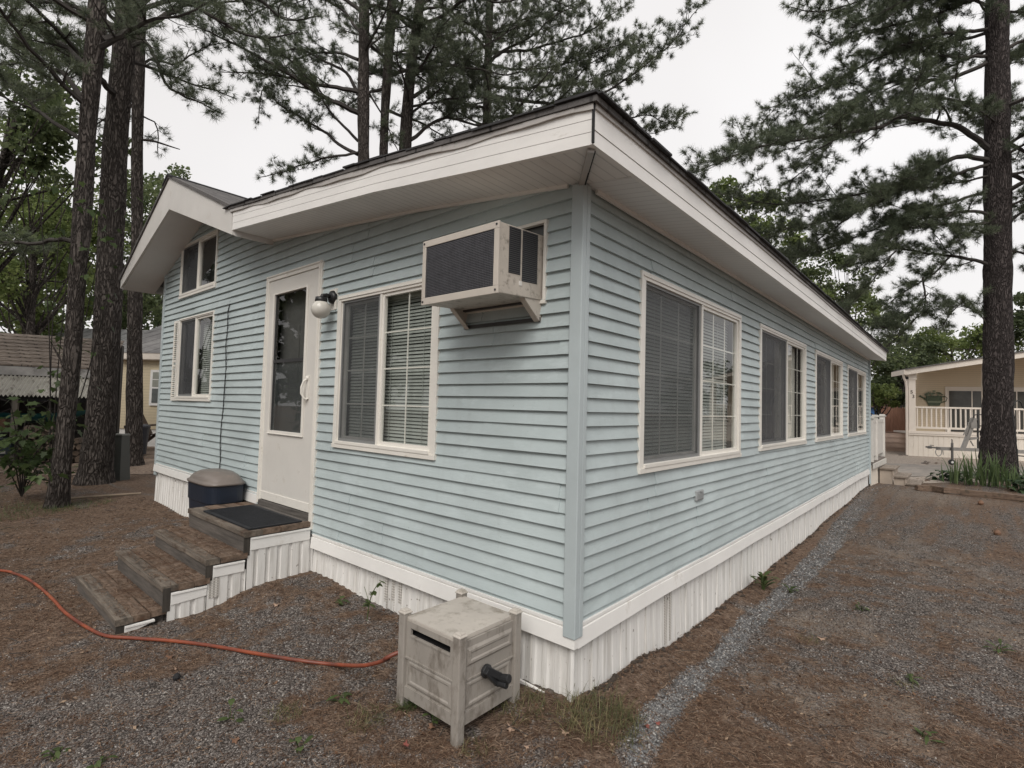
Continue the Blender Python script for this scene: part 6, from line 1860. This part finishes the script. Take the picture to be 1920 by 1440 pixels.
def grass(label, px, py, rad, h, n, seed, m=None):
    r = random.Random(seed); c = at_ground(px, py); mb = MB()
    for k in range(n):
        a = r.uniform(0, 6.283); q = rad * math.sqrt(r.random()); x, y = c[0] + q * math.cos(a), c[1] + q * math.sin(a)
        if x < .02 and y > -.02: continue
        blade(mb, (x, y, float(ground_z(x, y)) - .004), r.uniform(0, 6.283), r.uniform(.05, .8), h * r.uniform(.3, 1.15), r.uniform(.0016, .0034), r.uniform(.2, 1.5))
    if rad > .3: single('grass_patch', mb, m or G_grass, label, 'grass', (c[0], c[1], c[2]), kind='stuff')
    else: single('grass_tuft', mb, m or G_grass, label, 'grass tuft', (c[0], c[1], c[2]), group='grass tufts in the gravel')
grass('largest grass tuft, spread along the gravel in front of the house corner', 1122, 1350, .19, .12, 560, 1)
grass('thin dry grass tuft between the reel box and the house corner', 985, 1330, .12, .09, 170, 2)
grass('green grass tuft at the left foot of the reel box', 765, 1325, .045, .10, 120, 3, G_weed)
grass('sparse olive grass tuft in front of the left foot of the reel box', 690, 1350, .09, .07, 130, 4)
grass('low yellowish grass tuft in the gravel left of the reel box', 535, 1340, .08, .06, 110, 5)
grass('grass tuft at the bottom edge under the reel box', 890, 1405, .06, .06, 70, 6)
grass('grass tuft by the right foot of the reel box', 925, 1325, .05, .085, 80, 7)
grass('mossy green grass patch left of the fallen pole', 40, 960, .55, .10, 700, 8, G_weed)
grass('green grass patch at the foot of the leaning pine', 150, 950, .35, .09, 420, 9, G_weed)
grass('faint grass tuft on the brown needles at the lower right', 1700, 1285, .07, .05, 60, 10)
grass('faint grass tuft on the brown needles right of the gravel rill', 1520, 1200, .08, .05, 60, 11)
def weed(label, px, py, n, L, w, seed, m=None, up=.5, name='weed', off=None):
    r = random.Random(seed); c = at_ground(px, py); mb = MB()
    for k in range(n):
        a = k * 2.4 + r.uniform(-.3, .3); e = r.uniform(up - .3, up + .4); h = r.uniform(.0, L * .7)
        b = np.array([c[0] + r.uniform(-.012, .012), c[1] + r.uniform(-.012, .012), c[2] - .005])
        d = np.array([math.cos(a), math.sin(a), e]); t_ = b + UPV * h + nrm(d) * L * .25
        mb.tube([b, b + UPV * h * .7, t_], [.0025, .002, .0015], 4, False)
        leafblade(mb, t_, d, L * r.uniform(.6, 1.1), w * r.uniform(.7, 1.1), r.uniform(.2, .6))
    single(name, mb, m or G_weed, label, 'weed', (c[0], c[1], c[2]), group='small weeds growing in the yard')
weed('bushy green weed beside the grey gravel rill along the long wall', 1432, 1105, 22, .13, .035, 1, up=.9)
weed('small green weed on the far side of the gravel rill', 1482, 1112, 9, .08, .025, 2)
weed('yellow green seedling in the gravel in front of the skirting', 636, 1135, 6, .055, .035, 3)
weed('pair of green seedling leaves near the bottom edge of the gravel', 562, 1412, 4, .07, .035, 4, up=1.2)
weed('green seedling in the gravel left of centre near the bottom', 433, 1350, 4, .075, .03, 5)
weed('flat green weed on the needles left of the reel box', 640, 1318, 7, .07, .02, 6, up=.15)
weed('small weed on the right yard beside the sandy patch', 1615, 1145, 8, .06, .02, 7)
weed('weed near the right edge of the yard', 1872, 1222, 9, .075, .022, 8)
weed('weed in the lower right corner of the yard', 1735, 1385, 7, .06, .018, 9)
weed('weed right of the brown needle patch at lower right', 1710, 1278, 7, .05, .018, 10)
weed('green weed clump at the lower left corner', 105, 1420, 8, .05, .02, 11, up=.1)
weed('low weed between the lower left corner and the hose', 190, 1432, 6, .045, .018, 12, up=.1)
weed('leafy plant at the foot of the thick middle pine', 165, 882, 12, .28, .09, 13, up=.6)
weed('weed under the taupe box beside its left foot', 812, 1352, 7, .06, .025, 14, up=.5)
# wiry seedling by the skirt vent
c = at_ground(688, 1165); mb = MB(); r = random.Random(31)
stem = [np.array(c), np.array(at(690, 1130, 3.05)), np.array(at(697, 1108, 3.02)), np.array(at(716, 1092, 3.0))]
stem = [np.array([c[0], c[1], c[2]]), np.array([c[0] - .01, c[1] + .02, c[2] + .10]), np.array([c[0] + .02, c[1] + .03, c[2] + .19]), np.array([c[0] + .09, c[1] + .02, c[2] + .25])]
mb.tube(smooth_path(stem, 4), .0028, 5, False); mb.tube([stem[1], stem[1] + np.array([-.06, 0, .09])], .002, 4, False)
for k in range(12):
    b = stem[1] + (stem[2] - stem[1]) * r.uniform(-.2, 1.0); leafblade(mb, b, (r.uniform(-1, 1), r.uniform(-1, 1), r.uniform(-.2, .5)), .045, .028)
for k in range(5): leafblade(mb, stem[3] + np.array([r.uniform(-.02, .02), 0, r.uniform(-.02, .02)]), (r.uniform(-1, 1), r.uniform(-1, 1), -.2), .035, .022)
single('seedling', mb, G_weed, 'wiry leafy seedling growing in front of the skirting vent', 'seedling', (c[0], c[1], c[2]))
# maple saplings on the left
def maple_leaf(mb, b, d, s, r):
    d = nrm(np.array(d, float)); u = nrm(np.cross(d, UPV + r.uniform(-.4, .4))); w = nrm(np.cross(u, d))
    u = nrm(u + w * r.uniform(-.6, .6))
    prof = [(0, 0), (.32, -.1), (.28, .18), (.5, .38), (.24, .46), (.2, .62), (0, 1), (-.2, .62), (-.24, .46), (-.5, .38), (-.28, .18), (-.32, -.1)]
    mb.poly([tuple(np.array(b) + u * x * s + d * y * s) for x, y in prof])
def sapling(label, base, tips, seed, leaf=.10, nl=16, m=None):
    r = random.Random(seed); mb = MB(); ml = MB(); b = np.array(base, float)
    t_ = thing('maple_sapling', label, 'sapling', b, 'young maples on the left')
    for tip in tips:
        tip = np.array(tip); mid = (b + tip) / 2 + np.array([r.uniform(-.1, .1), r.uniform(-.1, .1), .12])
        P_ = smooth_path([b, mid, tip], 5); mb.tube(P_, np.linspace(.010, .003, len(P_)), 5, False)
        for k in range(nl):
            i = r.randint(len(P_) // 3, len(P_) - 1); o = np.array([r.gauss(0, .10), r.gauss(0, .10), r.gauss(0, .07)])
            q = P_[i] + o; mb.tube([P_[i], q], [.002, .0015], 3, False)
            maple_leaf(ml, q, (o[0] + r.uniform(-.1, .1), o[1] + r.uniform(-.1, .1), -.08 + r.uniform(-.08, .05)), leaf * r.uniform(.6, 1.25), r)
    part('stems', mb, M_twig, t_); part('leaves', ml, m or G_maple, t_)
gL = onz(40, 930, .16)
sapling('broad leaved maple sapling in front of the woodshed at the far left', gL, [at(x, y, 6.4 + d) for x, y, d in ((20, 755, 0), (60, 765, .2), (95, 740, .1), (45, 800, -.2), (85, 835, 0), (30, 860, .1), (110, 800, .3), (20, 820, -.1), (75, 880, -.2), (130, 795, .1))], 3, .115, 26)
sapling('leafy maple shoots in front of the two left pine trunks', (P2[0][0] + .5, P2[0][1] - .6, gz1(P2[0][0] + .5, P2[0][1] - .6)), [at(x, y, 6.15 + d) for x, y, d in ((165, 345, 0), (215, 350, .2), (235, 395, .1), (185, 375, -.1), (120, 340, .2), (70, 330, .1), (140, 400, 0))], 5, .10, 14)

# iris clumps and dark broad-leaved plants in the bed
def iris(label, px, py, n, h, seed):
    r = random.Random(seed); c = at_ground(px, py); mb = MB()
    for k in range(int(n * 1.5)):
        a = r.uniform(0, 6.283); q = r.uniform(0, .2); x, y = c[0] + q * math.cos(a), c[1] + q * math.sin(a)
        blade(mb, (x, y, c[2] + .02), a + r.uniform(-.5, .5), r.uniform(.0, .28), 1.25 * h * r.uniform(.55, 1.1), r.uniform(.026, .046), r.uniform(-.1, .55) if r.random() < .85 else 1.6, 5)
    single('iris_plant', mb, G_iris, label, 'iris', (c[0], c[1], c[2]), group='iris clumps in the timber edged bed')
for i, (px, py, n, h, lab) in enumerate(((1790, 908, 13, .52, 'iris clump at the left end of the timber edged bed'), (1822, 911, 16, .58, 'iris clump second from the left end of the bed'), (1848, 913, 18, .56, 'iris clump left in front of the big pine trunk'),
        (1872, 914, 18, .6, 'iris clump straight in front of the big pine trunk'), (1898, 918, 15, .55, 'iris clump at the right edge of the big pine trunk'), (1838, 898, 14, .62, 'iris clump behind the others, left of the big pine trunk'), (1930, 922, 14, .5, 'iris clump at the right edge of the picture'))):
    iris(lab, px, py, n, h, 60 + i)
def hosta(label, px, py, n, L, seed):
    r = random.Random(seed); c = at_ground(px, py); mb = MB()
    for k in range(n):
        a = r.uniform(0, 6.283); e = r.uniform(.1, 1.0); b = np.array([c[0] + r.gauss(0, .12), c[1] + r.gauss(0, .12), c[2]])
        leafblade(mb, b + UPV * r.uniform(.02, .2), (math.cos(a), math.sin(a), e), L * r.uniform(.6, 1.1), L * .3, .6)
    single('broadleaf_plant', mb, G_hosta, label, 'plant', (c[0], c[1], c[2]), group='dark broad leaved plants in the bed')
hosta('dark spreading plant at the left end of the iris bed', 1770, 900, 40, .30, 1)
hosta('dark low plant behind the iris, left of the pine trunk', 1800, 902, 40, .30, 2)
hosta('dark low plant right of the iris at the picture edge', 1912, 905, 46, .32, 3)
hosta('dark low plant right beside the pine trunk', 1905, 922, 40, .28, 4)

# ================================================================== LITTER
def house_clear(x, y): return ~((x < .012) & (y > -.03)) & ~((x > -3.62) & (x < -2.42) & (y > -1.27)) & ~((x > -.62) & (x < -.2) & (y > -.56))
r = np.random.RandomState(5)
def scatter(n, dmin, dmax, power=1.0):
    """points on the visible ground, denser towards the camera"""
    out = []; tot = 0
    while tot < n:
        D = dmin * (dmax / dmin) ** (r.rand(n) ** power); U = r.uniform(-1.25, 1.2, n) * D
        x = CAMP[0] + U * RT[0] + D * FW[0]; y = CAMP[1] + U * RT[1] + D * FW[1]
        k = house_clear(x, y); out.append(np.stack([x[k], y[k], D[k]], 1)); tot += k.sum()
    return np.concatenate(out)[:n]
ico = bmesh.new(); bmesh.ops.create_icosphere(ico, subdivisions=1, radius=1.0)
IV = np.array([v.co[:] for v in ico.verts]); ico.verts.ensure_lookup_table(); IF = np.array([[v.index for v in f.verts] for f in ico.faces]); ico.free()
def stones(name, pts, size, m, label, seed):
    rr_ = np.random.RandomState(seed); n = len(pts)
    q = rr_.normal(0, 1, (n, 3, 3)); u = q[:, 0] / np.linalg.norm(q[:, 0], axis=1)[:, None]; w = np.cross(u, q[:, 1]); w /= np.linalg.norm(w, axis=1)[:, None]; x = np.cross(w, u)
    Mx = np.stack([u * rr_.uniform(.6, 1.3, n)[:, None], w * rr_.uniform(.5, 1.1, n)[:, None], x * rr_.uniform(.4, .9, n)[:, None]], 2)
    base = IV[None] * (1 + rr_.uniform(-.22, .22, (n, len(IV), 1)))
    V = np.einsum('nij,nkj->nki', Mx, base) * size[:, None, None] * np.array([1, 1, .75])
    z = ground_z(pts[:, 0], pts[:, 1]) + size * .2
    V += np.stack([pts[:, 0], pts[:, 1], z], 1)[:, None]
    F = (IF[None] + (np.arange(n) * len(IV))[:, None, None]).reshape(-1, 3)
    o = raw_obj(name, V.reshape(-1, 3), F, m, None, (0, 0, 0))
    return props(o, label, 'gravel', kind='stuff')
def island_mat(name, stops, rough=.9):
    m, t, b = new_mat(name); g = t.nodes.new('ShaderNodeNewGeometry')
    c_ = ramp(t, g.outputs['Random Per Island'], stops)
    nn_ = ramp(t, noise(t, coords(t), 160, 3), [(.3, (.65, .65, .65)), (.7, (1.15, 1.15, 1.15))])
    mm = t.nodes.new('ShaderNodeMix'); mm.data_type = 'RGBA'; mm.blend_type = 'MULTIPLY'; mm.inputs['Factor'].default_value = 1
    t.links.new(c_, mm.inputs['A']); t.links.new(nn_, mm.inputs['B'])
    t.links.new(mm.outputs['Result'], b.inputs['Base Color']); b.inputs['Roughness'].default_value = rough; b.inputs['Specular IOR Level'].default_value = .25
    return m
M_peb = island_mat('gravel_stones', [(0, (.06, .050, .046)), (.35, (.122, .105, .098)), (.7, (.19, .168, .154)), (.92, (.26, .234, .214)), (1, (.46, .43, .40))])
pt = scatter(420000, 1.15, 13.0, 1.0); ga = gravel_amount(pt[:, 0], pt[:, 1])
keep = r.rand(len(pt)) < np.clip((ga - .18) * 1.25, .015, 1.0); pt = pt[keep][:120000]
in_rill = seg_dist(pt[:, 0], pt[:, 1], STREAM) < (.03 + .085 * fbm(pt[:, 0] * 5, pt[:, 1] * 5, 33) + .006 * pt[:, 1]) * np.where(fbm(pt[:, 0] * 8, pt[:, 1] * 8, 52) < .40, .55, 1.0)
rp = np.repeat(pt[in_rill], 2, 0) + np.concatenate([r.normal(0, .012, (in_rill.sum() * 2, 2)), np.zeros((in_rill.sum() * 2, 1))], 1)
rp = rp[house_clear(rp[:, 0], rp[:, 1])]
stones('gravel_rill', rp, (.0042 + .004 * r.rand(len(rp)) ** 2.2) * np.clip(.75 + rp[:, 2] * .12, .8, 1.5), island_mat('rill_stones', [(0, (.08, .078, .078)), (.4, (.155, .154, .155)), (.8, (.225, .224, .222)), (1, (.46, .45, .43))]), 'pale grey gravel rill running along the long wall', 4)
pt = pt[~in_rill]
stones('gravel_stones', pt, (.0032 + .0036 * r.rand(len(pt)) ** 2.4) * np.clip(.75 + pt[:, 2] * .12, .8, 1.5), M_peb, 'loose grey gravel stones scattered over the yard', 3)
# pine needle litter
M_lit = island_mat('needle_litter', [(0, (.055, .030, .02)), (.4, (.13, .076, .049)), (.75, (.21, .135, .09)), (1, (.36, .265, .19))])
pt = scatter(330000, 1.15, 12.0, 1.0); ga = gravel_amount(pt[:, 0], pt[:, 1])
keep = r.rand(len(pt)) < np.clip(1.05 - ga * 1.25, .2, 1.0) * (.35 + .9 * (fbm(pt[:, 0] * 6, pt[:, 1] * 6, 91) > .45)); pt = pt[keep][:160000]
n = len(pt); a = r.uniform(0, 6.283, n) + fbm(pt[:, 0] * 2, pt[:, 1] * 2, 15) * 5; L = r.uniform(.018, .055, n); W_ = r.uniform(.0008, .0016, n) * np.clip(.6 + pt[:, 2] * .25, .8, 2.2)
d = np.stack([np.cos(a), np.sin(a), r.normal(0, .12, n)], 1); s = np.stack([-np.sin(a), np.cos(a), r.normal(0, .3, n)], 1)
c = np.stack([pt[:, 0], pt[:, 1], ground_z(pt[:, 0], pt[:, 1]) + r.uniform(.002, .011, n)], 1)
bend = s * (r.normal(0, .12, n) * L)[:, None]
V = np.empty((n, 6, 3))
V[:, 0] = c - d * (L / 2)[:, None] - s * (W_ / 2)[:, None]; V[:, 1] = c - d * (L / 2)[:, None] + s * (W_ / 2)[:, None]
V[:, 2] = c + bend - s * (W_ / 2)[:, None]; V[:, 3] = c + bend + s * (W_ / 2)[:, None]
V[:, 4] = c + d * (L / 2)[:, None] - s * (W_ / 2)[:, None]; V[:, 5] = c + d * (L / 2)[:, None] + s * (W_ / 2)[:, None]
b6 = (np.arange(n) * 6)[:, None]
F = np.concatenate([b6 + np.array([[0, 1, 3, 2]]), b6 + np.array([[2, 3, 5, 4]])], 0)
o = raw_obj('needle_litter', V.reshape(-1, 3), F, M_lit, None, (0, 0, 0)); props(o, 'brown dead pine needles strewn over the yard', 'pine needles', kind='stuff')
# needle drifts on the treads
rr_ = np.random.RandomState(8); VV = []; n = 2600
for k in range(n):
    i = rr_.randint(1, 4); z, yb, yf_ = LV[i]; x = rr_.uniform(SX0 + .03, SX1 - .03); y = yb - (yb - yf_) * rr_.rand() ** 1.4
    a = rr_.uniform(0, 6.283); L = rr_.uniform(.02, .06); w = .0012; d = np.array([math.cos(a), math.sin(a), rr_.normal(0, .06)]); s = np.array([-math.sin(a), math.cos(a), 0]); c = np.array([x, y, z + .003 + rr_.uniform(0, .006)])
    VV += [c - d * L / 2 - s * w, c - d * L / 2 + s * w, c + d * L / 2 + s * w, c + d * L / 2 - s * w]
o = raw_obj('needle_litter', np.array(VV), np.arange(len(VV)).reshape(-1, 4), M_lit, None, (0, 0, 0)); props(o, 'dead pine needles lying on the wooden treads', 'pine needles', kind='stuff')
# single fallen leaves, pine cones
M_lred = mat('leaf_red', (.21, .06, .045), .7, .3, 40); M_ltan = mat('leaf_tan', (.34, .23, .165), .7, .25, 40); M_lbr = mat('leaf_brown', (.16, .085, .05), .7, .3, 40)
def fallen(px, py, s, m, label, seed):
    r_ = random.Random(seed); c = at_ground(px, py) + np.array([0, 0, .012]); mb = MB(); a0 = r_.uniform(0, 6.283); n = 14; c0 = len(mb.v)
    mb.v.append(tuple(c))
    for k in range(n):
        q = (.55 + .45 * (k % 2)) * (1 if k % 7 else 1.3); a = a0 + k * 6.283 / n
        mb.v.append(tuple(c + np.array([math.cos(a) * q * s, math.sin(a) * q * s * .7, .35 * s * math.cos(2 * (a - a0)) * q])))
    for k in range(n): mb.f.append((c0, c0 + 1 + k, c0 + 1 + (k + 1) % n))
    single('fallen_leaf', mb, m, label, 'leaf', (c[0], c[1], c[2]), group='fallen leaves on the ground')
for i, (px, py, s, m, lab) in enumerate(((518, 1137, .028, M_ltan, 'tan oak leaf lying on the gravel between the steps and the skirting'), (855, 1396, .024, M_lred, 'red leaf at the front foot of the reel box'), (960, 1372, .030, M_ltan, 'curled pinkish leaf right of the reel box foot'),
        (1060, 1378, .022, M_ltan, 'tan leaf between the reel box and the big grass tuft'), (1232, 1360, .018, M_lred, 'red leaf on the grey gravel rill, the right one of two'), (1212, 1366, .018, M_lred, 'red leaf on the grey gravel rill, the left one of two'),
        (810, 1368, .026, M_lbr, 'brown leaf in front of the left side of the reel box'), (987, 1405, .016, M_ltan, 'pale leaf at the bottom edge right of the reel box'), (440, 1392, .026, M_lbr, 'brown leaf on the gravel near the bottom left'),
        (330, 1258, .012, M_ltan, 'tiny pale leaf on the gravel below the hose'), (1540, 1200, .03, M_ltan, 'pale curled leaf on the right yard'), (760, 1402, .022, M_lred, 'reddish leaf left below the reel box'), (318, 1235, .03, M_lbr, 'brown leaf just under the hose near the steps'))):
    fallen(px, py, s, m, lab, 300 + i)
for i, (px, py, s, lab) in enumerate(((1839, 947, .05, 'pine cone on the yard in front of the timber edging'), (1870, 1004, .045, 'pine cone lying on the right side of the yard'), (331, 1275, .022, 'dark pine cone on the gravel below the hose'))):
    c = at_ground(px, py); mb = MB()
    mb.lathe([(.25 * s, 0), (.75 * s, .3 * s), (.85 * s, .75 * s), (.6 * s, 1.2 * s), (.2 * s, 1.6 * s)], c, 9)
    single('pine_cone', mb, M_lbr if i < 2 else M_dark, lab, 'pine cone', (c[0], c[1], c[2]), group='pine cones on the ground')

# broken twigs and leaf crumbs
rr_ = np.random.RandomState(18); mb = MB()
pt = scatter(420, 1.2, 7.0)
for x, y, D in pt:
    a = rr_.uniform(0, 6.283); L = rr_.uniform(.03, .13); z = float(ground_z(x, y)) + .008; c = np.array([x, y, z]); d = np.array([math.cos(a), math.sin(a), rr_.normal(0, .08)])
    m1 = c + d * L * .5 + np.array([rr_.normal(0, .006), rr_.normal(0, .006), .004]); mb.tube([c, m1, c + d * L], [.0022, .002, .001], 4, False)
o = raw_obj('twig_litter', mb.v, mb.f, M_twig, None, (0, 0, 0)); props(o, 'broken brown twigs scattered on the yard', 'twigs', kind='stuff')
pt = scatter(9000, 1.15, 7.0); ga = gravel_amount(pt[:, 0], pt[:, 1]); pt = pt[rr_.rand(len(pt)) < np.clip(1.0 - ga, .15, 1)]
n = len(pt); s_ = rr_.uniform(.004, .012, n); a = rr_.normal(0, 1, (n, 3)); a[:, 2] *= .35; a /= np.linalg.norm(a, axis=1)[:, None]; u = rr_.normal(0, 1, (n, 3)); u[:, 2] *= .35
b_ = np.cross(a, np.cross(u, a)); b_ /= np.linalg.norm(b_, axis=1)[:, None]
c = np.stack([pt[:, 0], pt[:, 1], ground_z(pt[:, 0], pt[:, 1]) + .008], 1)
V = np.stack([c - a * s_[:, None], c + b_ * s_[:, None] * .6, c + a * s_[:, None] * 1.1, c - b_ * s_[:, None] * .5], 1)
o = raw_obj('leaf_crumbs', V.reshape(-1, 3), np.arange(n * 4).reshape(-1, 4), island_mat('leaf_crumbs', [(0, (.04, .022, .014)), (.4, (.11, .06, .035)), (.75, (.20, .12, .075)), (1, (.36, .27, .19))]), None, (0, 0, 0)); props(o, 'crumbled brown leaves and bark chips on the yard', 'leaf litter', kind='stuff')
# small clods of soil at the foot of the long wall skirting
rr_ = np.random.RandomState(19)
n = 420; y = 10.0 * rr_.rand(n) ** 1.6 + .12; x = np.abs(rr_.normal(.02, .022, n)) + .012
pt = np.stack([x, y, np.hypot(x - CAMP[0], y - CAMP[1])], 1)
stones('soil_clods', pt, rr_.uniform(.006, .02, n), mat('soil_clod', (.045, .034, .026), .95, .3, 40), 'dark soil clods along the foot of the long skirting', 20)
